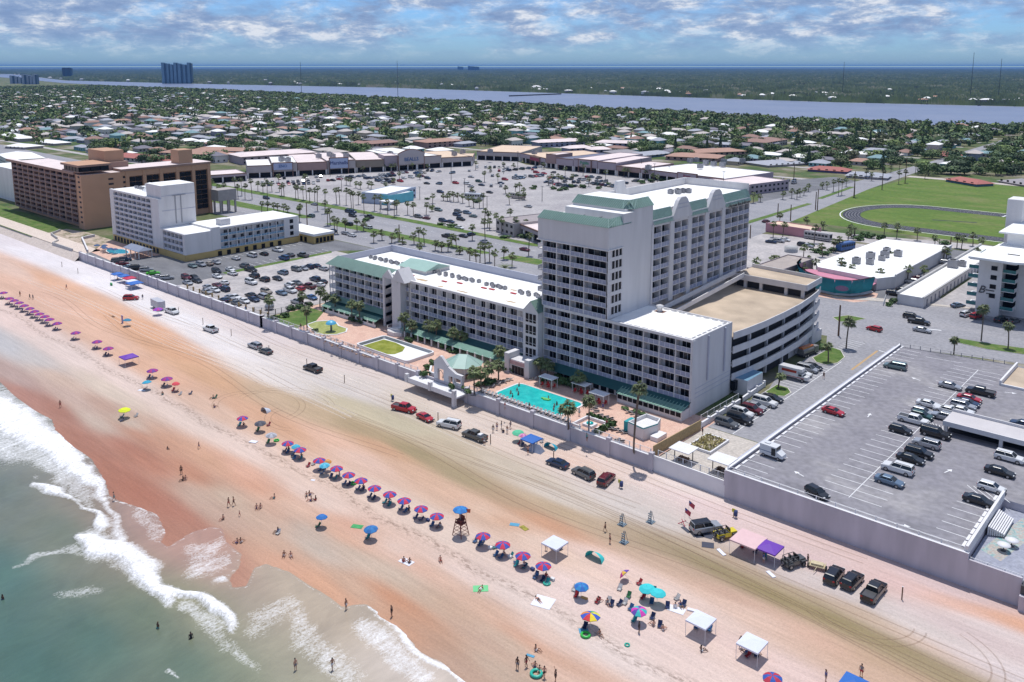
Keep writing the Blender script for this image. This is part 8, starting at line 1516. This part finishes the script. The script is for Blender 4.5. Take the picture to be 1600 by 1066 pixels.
b=MB(); b.prism([A,B,(B[0]+24,B[1]+12),(B[0]+26,B[1]+36),(A[0]+3,A[1]+30)],ZC-.3,ZC+.3); b.box(-58,-28,292,330,ZC+.3,ZC+4.0,0); b.box(-60,-26,290,332,ZC+4.0,ZC+4.5,0); b.build('roof',M['roof_white'],t); b=MB(); ex,ey=zrec(1540,372,ZC+4); b.box(-62.5,-58,310,318,G0,ZC+12,0); b.build('lift_tower',M['white_stucco'],t)
b=MB()
for k in range(4): b.box(-57.5,-55.9,272.9,272.98,G0+5.6+k*2.75,G0+6.9+k*2.75)
b.box(-58.5,-57.6,272.9,272.98,G0+1.6,G0+2.8); b.build('windows',M['dark_glass'],t)
TLB=mat('teal_glass',(0.03,0.16,0.17),.2,.1,1)
for k in range(6):
 z=G0+2.3+k*2.75; b=MB(); b.box(-54.6,-51.2,273.4,277,z,z+.2,0); b.box(-51.3,-51.15,273.4,277,z+.2,z+1.2,0); b.box(-54.5,-51.2,273.35,273.45,z+.2,z+1.15,1); b.box(-54.5,-51.3,276.9,277,z+.2,z+2.5,2); b.build('balcony',[M['cap_white'],TLB,M['dark_glass']],t)
 b=MB(); b.box(-63.6,-60.8,274,280,z,z+.2,0); b.box(-63.6,-60.8,273.95,274.05,z+.2,z+1.2,1); b.box(-60.9,-60.82,274,280,z+.2,z+2.5,1); b.build('balcony',[M['cap_white'],TLB],t)
 for j in range(3): b=MB(); x=-47+j*6.0; b.box(x,x+4.5,275.6,277,z,z+.2,0); b.box(x,x+4.5,275.5,275.6,z+.2,z+1.1,1); b.box(x,x+4.5,276.9,276.98,z+.2,z+2.5,2); b.build('balcony',[M['cap_white'],TLB,M['dark_glass']],t)
me=text_mesh('B',3.2,'sign_letter',M['dark_metal'],0.08,0.3); inst(me,'sign_letter',t,(-59.6+55,272.85-285,9.3-G0),(math.pi/2,0,0)); b=MB(); b.box(-58.5,-56.2,272.9,272.99,10.2,10.5); b.box(-58.3,-56.6,272.9,272.99,9.2,9.45); b.build('sign_script',M['dark_metal'],t)
for px0,py0,px1,py1,dp,h,w_,r_,l in ((250,247,345,252,14,8.5,BEI,'roof_terra','terracotta-roofed blue-walled block behind the orange hotel'),(300,243,400,246,14,8.5,mat('wall_blue',(0.10,0.17,0.24),.8,.1,1),'roof_terra','long terracotta-roofed block with blue walls'),(170,250,262,258,16,7,BEI,'roof_red','red-tiled block with pale parapets behind the orange roof'),(318,234,345,238,12,6,BEI,'roof_white','small white-roofed house between terracotta blocks'),(378,258,494,250,22,10,PLM,'roof_pinkish','long pinkish warehouse behind the plaza shops'),(560,232,625,227,14,7,PNK,'roof_brown','long brown-roofed motel row beyond the plaza'),(668,232,722,228,18,9,PNK,'roof_terra','terracotta-roofed apartment house with balconies beyond the plaza'),(683,244,708,242,12,8,mat('wall_grey',(0.25,0.26,0.34),.8,.1,1),'roof_white','grey two-storey block right behind the plaza roofs'),(842,231,914,228,12,8.5,mat('wall_lilac',(0.26,0.26,0.36),.8,.1,1),'roof_pinkish','long two-storey lilac apartment row beyond the plaza'),(930,228,1000,230,12,7,MATS['wall_lilac'],'roof_pinkish','second lilac apartment row right of the first'),(890,238,925,236,10,7,MATS['wall_lilac'],'roof_pinkish','short lilac apartment block in front of the long row'),(925,240,955,239,10,7,MATS['wall_lilac'],'roof_pinkish','short lilac apartment block beside the palms'),(962,245,1000,243,14,6.5,BEI,'roof_greyb','grey hip-roofed block behind the plaza'),(1002,248,1050,243,14,6,MATS['wall_blue'],'roof_grey','low grey-roofed block with blue wall'),(1040,250,1120,254,20,7,PNK,'roof_terra','broad orange-roofed complex behind the white plaza roof'),(1090,245,1165,242,18,7,PNK,'roof_terra','second broad orange-roofed complex further back'),(1262,268,1322,272,12,5.5,mat('wall_purple',(0.16,0.12,0.25),.8,.1,1),'roof_red','red-roofed house at the far end of the side lot'),(1450,243,1485,249,12,6,BEI,'roof_red','red-roofed house beyond the sports field near the bend'),(1478,284,1525,292,10,5.5,MATS['wall_blue'],'roof_red','red and white house at the corner of the sports field'),(1322,278,1385,282,14,5.5,BEI,'roof_grey','grey-roofed ranch house by the cross street'),(1560,285,1600,292,16,5,BEI,'roof_greyb','grey hip-roofed house at the right edge beyond the field'),(1200,262,1262,258,20,5.5,BEI,'roof_grey','low grey-roofed house row beyond the side lot'),(1195,232,1230,226,24,9,BEI,'roof_brown','brown-roofed apartment house at the right of the plaza'),(0,215,30,222,12,7,BEI,'roof_white','white-roofed house at the far left edge'),(56,225,85,228,12,6,BEI,'roof_white','white-roofed villa at far left'),(8,232,38,234,14,6,BEI,'roof_white','broad white-roofed house near the far left edge'),(0,258,18,268,16,12,M['white_stucco'],'roof_white','pale teal roofed building cut by the left edge')):
 for nm_,c_ in (('roof_terra',(0.36,0.21,0.155)),('roof_red',(0.34,0.11,0.09)),('roof_brown',(0.26,0.15,0.12)),('roof_greyb',(0.26,0.24,0.25)),('roof_grey',(0.32,0.33,0.37)),('roof_teal',(0.17,0.28,0.30))): mat(nm_,c_,.8,.1,.3)
 rm=MATS[r_]; a=at(px0,py0,G0); b_=at(px1,py1,G0); dx,dy=b_[0]-a[0],b_[1]-a[1]; L=math.hypot(dx,dy); ux,uy=dx/L,dy/L; nx,ny=-uy,ux
 if nx*a[0]+ny*a[1]<0: nx,ny=-nx,-ny
 W2=lambda u,v:(a[0]+ux*u+nx*v,a[1]+uy*u+ny*v); t=thing('town_building',(a[0],a[1],G0),l,'building'); dp*=1.3
 b=MB(); b.prism([W2(0,0),W2(L,0),W2(L,dp),W2(0,dp)],G0,h-1.2); b.build('wall',w_,t); b=MB(); e=1.0; rr=dp*.35
 v=[(*W2(-e,-e),h-1.3),(*W2(L+e,-e),h-1.3),(*W2(L+e,dp+e),h-1.3),(*W2(-e,dp+e),h-1.3),(*W2(rr,dp/2),h+.8),(*W2(L-rr,dp/2),h+.8)]; b.add(v,[(0,1,5,4),(1,2,5),(2,3,4,5),(3,0,4),(3,2,1,0)]); b.build('roof',rm,t)
 g=MB(); n=max(2,int(L/5))
 for i in range(n):
  u=L*(i+.3)/n; p=[W2(u,-.1),W2(u+L/n*.35,-.1),W2(u+L/n*.35,-.02),W2(u,-.02)]; g.prism(p,G0+1,G0+2.4)
  if h>8: g.prism(p,G0+3.6,G0+4.8)
 g.build('windows',M['dark_glass'],t)
RF=[('white',M['roof_white']),('grey',MATS['roof_grey']),('brown',MATS['roof_brown']),('pale tan',mat('roof_paletan',(0.45,0.40,0.37),.8,.1,.3)),('teal',MATS['roof_teal']),('terracotta',MATS['roof_terra']),('dark grey',mat('roof_dark',(0.16,0.15,0.18),.8,.1,.3))]
WL=[BEI,M['white_stucco'],MATS['wall_grey'],mat('wall_cream',(0.42,0.36,0.28),.8,.08,1),mat('wall_aqua',(0.18,0.36,0.38),.8,.08,1)]
def hroof(w,d,z0,z1,ov=.7):
 b=MB(); a,c=w/2+ov,d/2+ov; r=a-c*.9; b.add([(-a,-c,z0),(a,-c,z0),(a,c,z0),(-a,c,z0),(-r,0,z1),(r,0,z1)],[(0,1,5,4),(1,2,5),(2,3,4,5),(3,0,4),(3,2,1,0)]); return b
def hwall(w,d,z): b=MB(); b.box(-w/2,w/2,-d/2,d/2,0,z); return b
def hwin(w,d):
 b=MB()
 for x in (-.36,-.12,.15,.36): b.box(w*x-.7,w*x+.7,-d/2-.06,-d/2-.01,.9,2.1)
 for y in (-.25,.2): b.box(w/2+.01,w/2+.06,d*y-.6,d*y+.6,.9,2.1)
 return b
HM=[]
for i,(w,d,z0,z1) in enumerate(((16,10,3,5.0),(18,11,3,4.6),(13,11,3,5.2),(20,10,3.2,4.8),(14,10,5.6,7.8))): HM.append((hwall(w,d,z0).mesh('wall',BEI),hroof(w,d,z0-.1,z1).mesh('roof',M['roof_white']),hwin(w,d).mesh('windows',M['dark_glass']),w,d,z0,z1))
STREET=[(-205,262),(-160,262),(-163,345),(-172,450),(-178,520),(-184,700),(-190,1100),(-206,1100),(-200,700),(-200,520),(-206,400)]
MALLP=[(-620,262),(-140,262),(-140,380),(-165,380),(-200,580),(-520,580),(-560,420)]
FIELDP=[(-176,262),(60,262),(60,604),(-186,604)]
blockers=[]
for o,l,a_,z_ in THINGS:
 if o['category'] in('building',): blockers.append(o.location[:2])
def okspot(x,y,m=0):
 if y<262 and x>-600: return False
 for P in (STREET,MALLP,FIELDP):
  if inpoly(x,y,P): return False
 return True
def bank(x):  # near bank of the river (y as a function of x)
 pts=[(-9000,2600),(-3980,1470),(-1493,1225),(-764,1150),(-425,1085),(-224,1140),(400,1250),(3000,1500)]
 for (x0,y0),(x1,y1) in zip(pts[:-1],pts[1:]):
  if x<=x1: return y0+(y1-y0)*(x-x0)/(x1-x0)
 return 1500
houses=[]; random.seed(77)
yy=272
while yy<1250:
 xx=-2700
 while xx<250:
  x=xx+U(-4,4); y=yy+U(-4,4); p=pix(x,y,G0)
  if -40<p[0]<1660 and okspot(x,y) and y<bank(x)-20 and p[1]<262:
   dist=math.hypot(x,y); pr=.92 if y<760 else (.70 if y<950 else .42)
   if y>300+0 and R()<pr: houses.append((dist,x,y))
  xx+=25
 yy+=31
houses.sort(); 
def clear(x,y): return all((x-bx-15)**2+(y-by-8)**2>26**2 for bx,by in blockers)
houses=[h for h in houses if clear(h[1],h[2])]
cw=[0,0,1,1,1,3,3,3,2,2,4,5,6,6,1,3]
for i,(d_,x,y) in enumerate(houses[:292]):
 k=random.randrange(5); wm,rm,gm,w,dd,z0,z1=HM[k]; ci=random.choice(cw); cn,cm=RF[ci]; t=thing('house',(x,y,G0),f'{cn}-roofed {"two-storey" if k==4 else "single-storey"} house in the neighbourhood','house','houses of the neighbourhood',rz=random.choice([0,0,math.pi/2])+U(-.06,.06),auto=True)
 inst(wm,'wall',t,paint=random.choice(WL)); inst(rm,'roof',t,paint=cm); inst(gm,'windows',t)
big=MB(); HRF=[r[1] for r in RF]+[BEI,M['white_stucco']]
for (d_,x,y) in houses[292:]:
 k=random.randrange(5); w,d,z0,z1=HM[k][3:]; q=hroof(w,d,z0-.1,z1); a=random.choice([0,math.pi/2])+U(-.08,.08); T=Matrix.Translation((x,y,G0))@Matrix.Rotation(a,4,'Z'); q.xf(T); ci=random.choice(cw); big.add(q.v,q.f,ci); q=hwall(w,d,z0); q.xf(T); big.add(q.v,q.f,7+random.randrange(2))
o=struct(big.build('distant_houses',HRF),'stuff'); o['label']='mass of small distant houses among the trees before the river'; o['category']='houses'
b=MB()
for y in range(288,1120,62): b.add([(-2700,y-3,G0+.012),(-210,y-3,G0+.012),(-210,y+3,G0+.012),(-2700,y+3,G0+.012)],[(0,1,2,3)])
o=b.build('residential_streets',LOT); struct(o)
random.seed(91); trees=[]
for i in range(60000):
 x=U(-3200,500); y=U(285,1300); p=pix(x,y,G0+5)
 if not(-30<p[0]<1630) or y>bank(x)+2 or not okspot(x,y): continue
 e=bank(x)-y; pr=.16 if y<600 else (.26 if y<850 else (.6 if e>120 else 1.0))
 if x<-1200: pr=max(pr,.5)
 if R()>pr: continue
 trees.append((math.hypot(x,y),x,y,e))
trees.sort()
def hitsH(x,y,H): return any((x-h[1])**2+(y-h[2])**2<81 for h in H)
nearH=houses[:400]; nT=[]; far_=[]
for d_,x,y,e in trees:
 if len(nT)<270:
  if not hitsH(x,y,nearH) and clear(x,y): nT.append((x,y))
 else: far_.append((x,y,e))
for x,y in nT:
 i=random.choice([0,1,2,3,4,5,0,2]) if R()<.93 else 6; h=U(6,11) if i<6 else U(9,14); w=U(7,12) if i<6 else h*.35
 tree(x,y,G0,h,w,i,(TN[i] if i<6 else 'tall dark conifer')+' among the neighbourhood houses','trees of the neighbourhood')
for px,py,h,w,i,l in ((1337,222,15,5,6,'tall dark conifer standing left in the right-hand neighbourhood'),(1359,232,14,5,6,'second tall dark conifer right of the first'),(1395,234,10,14,3,'bright green tree in the right-hand neighbourhood'),(1570,242,9,13,3,'bright green tree near the right edge'),(740,224,13,11,2,'dark green tree beyond the plaza corner')):
 x,y,_=at(px,py,G0); tree(x,y,G0,h,w,i,l,None,auto=False)
def leafcloud(pts,name,mats,nq,ls,label,cat):
 n=len(pts)*nq; rng=np.random.default_rng(3); P=np.array([[p[0],p[1],p[2],p[3],p[4]] for p in pts]); I=np.repeat(np.arange(len(pts)),nq)
 d=rng.normal(size=(n,3)); d/=np.linalg.norm(d,axis=1)[:,None]; d*=rng.uniform(.45,1,(n,1))**.5
 c=np.stack([P[I,0]+d[:,0]*P[I,3]*.5,P[I,1]+d[:,1]*P[I,3]*.5,P[I,2]+P[I,4]*(.58+d[:,2]*.40)],1)
 nn=d+rng.normal(scale=.55,size=(n,3)); nn[:,2]+=.3; nn/=np.linalg.norm(nn,axis=1)[:,None]
 a=np.cross(nn,[.31,.2,1.]); a/=np.linalg.norm(a,axis=1)[:,None]+1e-9; b_=np.cross(nn,a); s=(ls*P[I,3]*rng.uniform(.6,1.3,n))[:,None]
 v=np.stack([c-a*s-b_*s*.7,c+a*s*.8-b_*s,c+a*s+b_*s*.8,c-a*s*.7+b_*s],1).reshape(-1,3)
 me=bpy.data.meshes.new(name); me.vertices.add(len(v)); me.vertices.foreach_set('co',v.ravel().astype('f4')); me.loops.add(4*n); me.loops.foreach_set('vertex_index',np.arange(4*n,dtype='i4')); me.polygons.add(n); me.polygons.foreach_set('loop_start',np.arange(0,4*n,4,dtype='i4')); me.polygons.foreach_set('loop_total',np.full(n,4,dtype='i4'))
 mi=rng.integers(0,len(mats),len(pts))[I].astype('i4'); me.polygons.foreach_set('material_index',mi); me.update()
 for m in mats: me.materials.append(m)
 o=bpy.data.objects.new(name,me); C.objects.link(o); struct(o,'stuff'); o['label']=label; o['category']=cat; return o
random.shuffle(far_); far_=far_[:7500]
leafcloud([(x,y,G0,U(8,15),U(6,10)) for x,y,e in far_],'distant_trees',LV,46,.10,'mass of distant trees between the houses and the river','trees')
RIV=[(-9000,2560),(-3980,1488),(-1493,1236),(-764,1160),(-425,1092),(-224,1150),(400,1260),(3000,1500),(3000,2300),(600,1800),(-345,1771),(-680,1733),(-1184,1792),(-2311,1910),(-3300,1800),(-4705,1765),(-9000,2900)]
WR=watermat('river_surface',(0.15,0.18,0.26),(0.20,0.225,0.30),0.01,rough=0.35); sheet('river',RIV,G0+0.5,WR)
def fbank(x):
 pts=[(-60000,9000),(-9000,2900),(-4705,1765),(-3300,1800),(-2311,1910),(-1184,1792),(-680,1733),(-345,1771),(600,1800),(3000,2300),(60000,9000)]
 return np.interp(x,[p[0] for p in pts],[p[1] for p in pts])
az=np.radians(np.linspace(-77,-8,1000)+90-0); rr=1650*1.0115**np.arange(235); rng=np.random.default_rng(5)
ang=np.linspace(math.radians(92),math.radians(172),1150) if False else np.linspace(YA+math.pi/2-math.radians(34),YA+math.pi/2+math.radians(34),1250)
A,Rr_=np.meshgrid(ang,rr); X=Rr_*np.cos(A); Y=Rr_*np.sin(A); nz=rng.uniform(0,1,X.shape); nz2=rng.uniform(0,1,(X.shape[0]//4+1,X.shape[1]//4+1)).repeat(4,0).repeat(4,1)[:X.shape[0],:X.shape[1]]
H=G0+3+9*nz**1.5+6*nz2; edge=Y-fbank(X); H=np.where(edge<25,G0-1.5,H); clr=(nz2>.93); H=np.where(clr&(nz>.4),G0+2,H)
co=np.stack([X,Y,H],-1).reshape(-1,3); ny_,nx_=X.shape; i=np.arange(nx_*ny_).reshape(ny_,nx_); q=np.stack([i[:-1,:-1],i[1:,:-1],i[1:,1:],i[:-1,1:]],-1).reshape(-1,4); keep=(co[q[:,0],1]-fbank(co[q[:,0],0]))>-10; q=q[keep]
me=bpy.data.meshes.new('far_woods'); me.vertices.add(len(co)); me.vertices.foreach_set('co',co.ravel().astype('f4')); me.loops.add(q.size); me.loops.foreach_set('vertex_index',q.ravel().astype('i4')); me.polygons.add(len(q)); me.polygons.foreach_set('loop_start',np.arange(0,q.size,4,dtype='i4')); me.polygons.foreach_set('loop_total',np.full(len(q),4,dtype='i4')); me.update(); me.validate()
me.materials.append(blend_mat('far_canopy',[(0.006,0.014,0.008),(0.016,0.032,0.014),(0.035,0.055,0.022),(0.10,0.10,0.08)],0.009,sc2=0.06)); o=bpy.data.objects.new('far_woods',me); C.objects.link(o); struct(o,'stuff'); o['label']='endless flat woodland and town beyond the river'; o['category']='woods'
GM.node_tree.nodes  # ground past the woods stays the same sheet
random.seed(13); fb=0
for i in range(70):
 px=U(0,1600); x,y,_=at(px,118,G0)
 r=ray(px,130); k=1500
 while k<7000 and r[1]*k<float(fbank(r[0]*k)): k+=10
 k+=random.choice([18,30,60,150,320,700])+U(0,20); x,y=r[0]*k,r[1]*k; w=U(9,22); h=U(5.5,8); wm,rm,gm=HM[4][:3]
 t=thing('riverside_house',(x,y,G0+3),'pale house on the far bank of the river','house','houses on the far river bank',rz=U(-.3,.3)+YA,auto=True); inst(wm,'wall',t,sc=(w/14,1.2,h/5.6*.9),paint=random.choice([M['white_stucco'],BEI,M['white_stucco']])); inst(rm,'roof',t,sc=(w/14,1.2,h/5.6*.9),paint=random.choice([M['roof_white'],MATS['roof_grey'],MATS['roof_terra'],M['roof_white']]))
def tower_at(px0,px1,ptop,pbase,label,name='high_rise',cat='high-rise',k=None,mt=None,n=6,dep=22,stag=True):
 x,y,_=at((px0+px1)/2,pbase,G0); d=math.hypot(x,y); ca,sa=math.cos(YA),math.sin(YA); wd=at(px1,pbase,G0); wd0=at(px0,pbase,G0); W_=math.hypot(wd[0]-wd0[0],wd[1]-wd0[1])
 lo,hi=0,300
 for _ in range(30):
  m=(lo+hi)/2
  if pix(x,y,m)[1]>ptop: lo=m
  else: hi=m
 t=thing(name,(x,y,G0),label,cat,rz=YA+.05); b=MB(); g=MB()
 for i in range(n):
  u0=-W_/2+W_*i/n; off=6*math.sin(i*1.3) if stag else 0; hh=lo-G0-(4*(i%3) if stag else 0); b.box(u0,u0+W_/n*.62,off,off+dep,0,hh); g.box(u0+W_/n*.62,u0+W_/n,off+3,off+dep,0,hh-3)
 o=bpy.data.objects.new('wall',b.mesh('wall',mt or mat('tower_bluegrey',(0.16,0.25,0.33),.6,.1,.05))); C.objects.link(o); o.parent=t; o=bpy.data.objects.new('glass_strips',g.mesh('glass_strips',mat('tower_glass',(0.05,0.09,0.14),.3,.1,.05))); C.objects.link(o); o.parent=t
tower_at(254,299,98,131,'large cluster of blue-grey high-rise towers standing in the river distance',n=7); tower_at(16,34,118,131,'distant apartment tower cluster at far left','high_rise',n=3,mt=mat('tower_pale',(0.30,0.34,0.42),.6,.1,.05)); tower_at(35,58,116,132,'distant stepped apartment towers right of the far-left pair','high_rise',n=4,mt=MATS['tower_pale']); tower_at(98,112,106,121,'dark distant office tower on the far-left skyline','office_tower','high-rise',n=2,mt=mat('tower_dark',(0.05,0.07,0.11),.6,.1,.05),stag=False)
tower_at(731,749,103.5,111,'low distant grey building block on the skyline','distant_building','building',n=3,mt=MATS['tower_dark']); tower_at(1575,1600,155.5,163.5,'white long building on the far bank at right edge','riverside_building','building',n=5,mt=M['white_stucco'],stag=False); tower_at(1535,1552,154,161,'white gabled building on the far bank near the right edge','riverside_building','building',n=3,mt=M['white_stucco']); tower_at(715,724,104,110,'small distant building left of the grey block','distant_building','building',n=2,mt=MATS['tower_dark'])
def mast(px,ptop,pbase,label):
 x,y,_=at(px,118,G0); k=2150/math.hypot(x,y); x*=k; y*=k; lo,hi=0,400
 for _ in range(30):
  m=(lo+hi)/2
  if pix(x,y,m)[1]>ptop: lo=m
  else: hi=m
 t=thing('radio_mast',(x,y,G0),label,'mast'); b=MB(); b.tube((x,y,G0),(x,y,min(lo,119)),0.7,.4,5); b.build('lattice',mat('mast_grey',(0.07,0.08,0.1),.8),t)
mast(470,97,110,'thin mast on the skyline left of the image centre'); mast(621,95,108,'thin mast on the skyline above the bealls store'.replace(' above the bealls store',' right of the first one')); mast(1519,82,104,'tallest thin mast on the skyline at right'); mast(1563,92,104,'thin mast at the right end of the skyline'); mast(1318,97,104,'short thin mast on the right-centre skyline')
t=thing('river_pier',(-1000,1500,G0),'long low dark causeway reaching into the river','pier'); a=at(795,150,G0+2); b_=at(872,147,G0+2); b=MB(); b.prism([a[:2],b_[:2],(b_[0],b_[1]+14),(a[0],a[1]+14)],G0+.6,G0+3.4); b.build('deck',M['dark_metal'],t)
x,y,_=at(838,138,G0+8); t=thing('domed_house',(x,y,G0),'white domed house at the root of the causeway','house'); b=MB(); b.ball((x,y,G0+8),17,17,9,12,6); b.box(x-18,x+18,y-12,y+12,G0,G0+8); b.build('dome',M['white_stucco'],t)
def pole(px,pt,pb,label,group=None,auto=True,r=.13,arm=True):
 x,y,_=at(px,pb,G0); lo,hi=0,40
 for _ in range(24):
  m=(lo+hi)/2
  if pix(x,y,G0+m)[1]>pt: lo=m
  else: hi=m
 t=thing('light_pole',(x,y,G0),label,'light pole',group,auto=auto); b=MB(); b.tube((x,y,G0),(x,y,G0+lo),r*1.3,r,6); b.build('shaft',M['dark_metal'] if r<.2 else M['wood_brown'],t)
 if arm: b=MB(); b.box(x-1.0,x+1.0,y-.12,y+.12,G0+lo-.2,G0+lo+.05); b.build('lamp_head',M['grey_metal'],t)
for px,pt,pb in ((705,253,285),(726,279,300),(847,291,315),(761,307,325),(534,280,300),(516,252,276),(1002,248,270),(787,258,272),(809,237,262),(1022,256,290),(656,292,312),(1045,260,278),(1130,268,300),(640,231,250)): pole(px,pt,pb,'thin lamp pole standing in the shopping plaza lot','lamp poles in the plaza')
for px,pt,pb,l in ((1310,477,525,'brown utility pole at the mouth of the side street'),(1274,300,328,'dark utility pole left of the sports field corner'),(1277,296,329,'dark utility pole beside another at the sports field corner'),(1334,268,309,'tall utility pole beyond the sports field corner'),(1378,262,297,'tall utility pole by the sports field far corner'),(1414,246,287,'utility pole on the cross street beyond the field'),(1235,320,345,'utility pole between lots and the sports field'),(1484,370,398,'dark utility pole behind the motel palms'),(1240,258,285,'utility pole at the back of the side lot'),(1172,352,372,'utility pole next to the tower balconies'),(1215,318,340,'utility pole before the small pink building'),(624,351,377,'lamp pole at the highway bend'),(480,317,352,'lamp pole above the yellow building')): pole(px,pt,pb,l,None,False,.2,False)
rail_run('yard_fence',[at(1380,478,G0)[:2],at(1384,466,G0)[:2]],G0,1.2,'small white fence panel by the motel shrubs','fence',M['cap_white'],1.2)
hb=MB(); hb.box(-120000,120000,-30000,120000,-6.0,121.0); hz_=bpy.data.objects.new('haze',hb.mesh('haze',mat('haze_surface',(1,1,1),1,0))); C.objects.link(hz_); struct(hz_,'stuff'); hz_['label']='pale blue sea haze over the whole view'; hz_['category']='haze'
hm=bpy.data.materials.new('haze'); hm.use_nodes=True; nt=hm.node_tree; nt.nodes.clear(); ou=nt.nodes.new('ShaderNodeOutputMaterial'); vp=nt.nodes.new('ShaderNodeVolumePrincipled'); vp.inputs['Color'].default_value=(0.15,0.36,0.78,1); vp.inputs['Density'].default_value=3.8e-5; vp.inputs['Anisotropy'].default_value=0.0; nt.links.new(vp.outputs[0],ou.inputs['Volume']); hz_.data.materials[0]=hm
ORD=['leftmost','second','third','fourth','fifth','sixth','seventh','eighth','ninth','tenth','eleventh','twelfth','thirteenth','fourteenth','fifteenth','sixteenth','seventeenth','eighteenth','nineteenth','twentieth']
def ordw(n):
 if n<20: return ORD[n]+('' if n==0 else ' from the left')
 T=['','','twenty','thirty','forty','fifty','sixty','seventy','eighty','ninety']; Tt=['','','twentieth','thirtieth','fortieth','fiftieth','sixtieth','seventieth','eightieth','ninetieth']
 k=n+1; h='' 
 if k>=100: h={1:'hundred and ',2:'two-hundred and '}[k//100]; k%=100
 F=['','first','second','third','fourth','fifth','sixth','seventh','eighth','ninth']
 if k<20: w=(['','first']+ORD[1:])[k] if k>0 else 'last'
 else: w=Tt[k//10] if k%10==0 else T[k//10]+'-'+F[k%10]
 return h+w+' from the left'
groups={}
for o,l,au,zn in THINGS:
 if au:
  p=pix(*o.location); groups.setdefault(l,[]).append((p[0],p[1],o))
for l,it in groups.items():
 if len(it)==1: continue
 it.sort(key=lambda q:(q[0],q[1]))
 bands=[it]; names=['']
 if len(it)>14:
  ys=sorted(q[1] for q in it); c1=ys[len(ys)//3]; c2=ys[2*len(ys)//3]; bands=[[q for q in it if q[1]>=c2],[q for q in it if c1<=q[1]<c2],[q for q in it if q[1]<c1]]; names=['nearest third, ','middle third, ','farthest third, ']
 for nm,bd in zip(names,bands):
  for i,(a,b_,o) in enumerate(bd): o['label']=l+', '+nm+(ordw(i))
used={}
for o,l,au,zn in THINGS:
 used.setdefault(o['label'],[]).append(o)
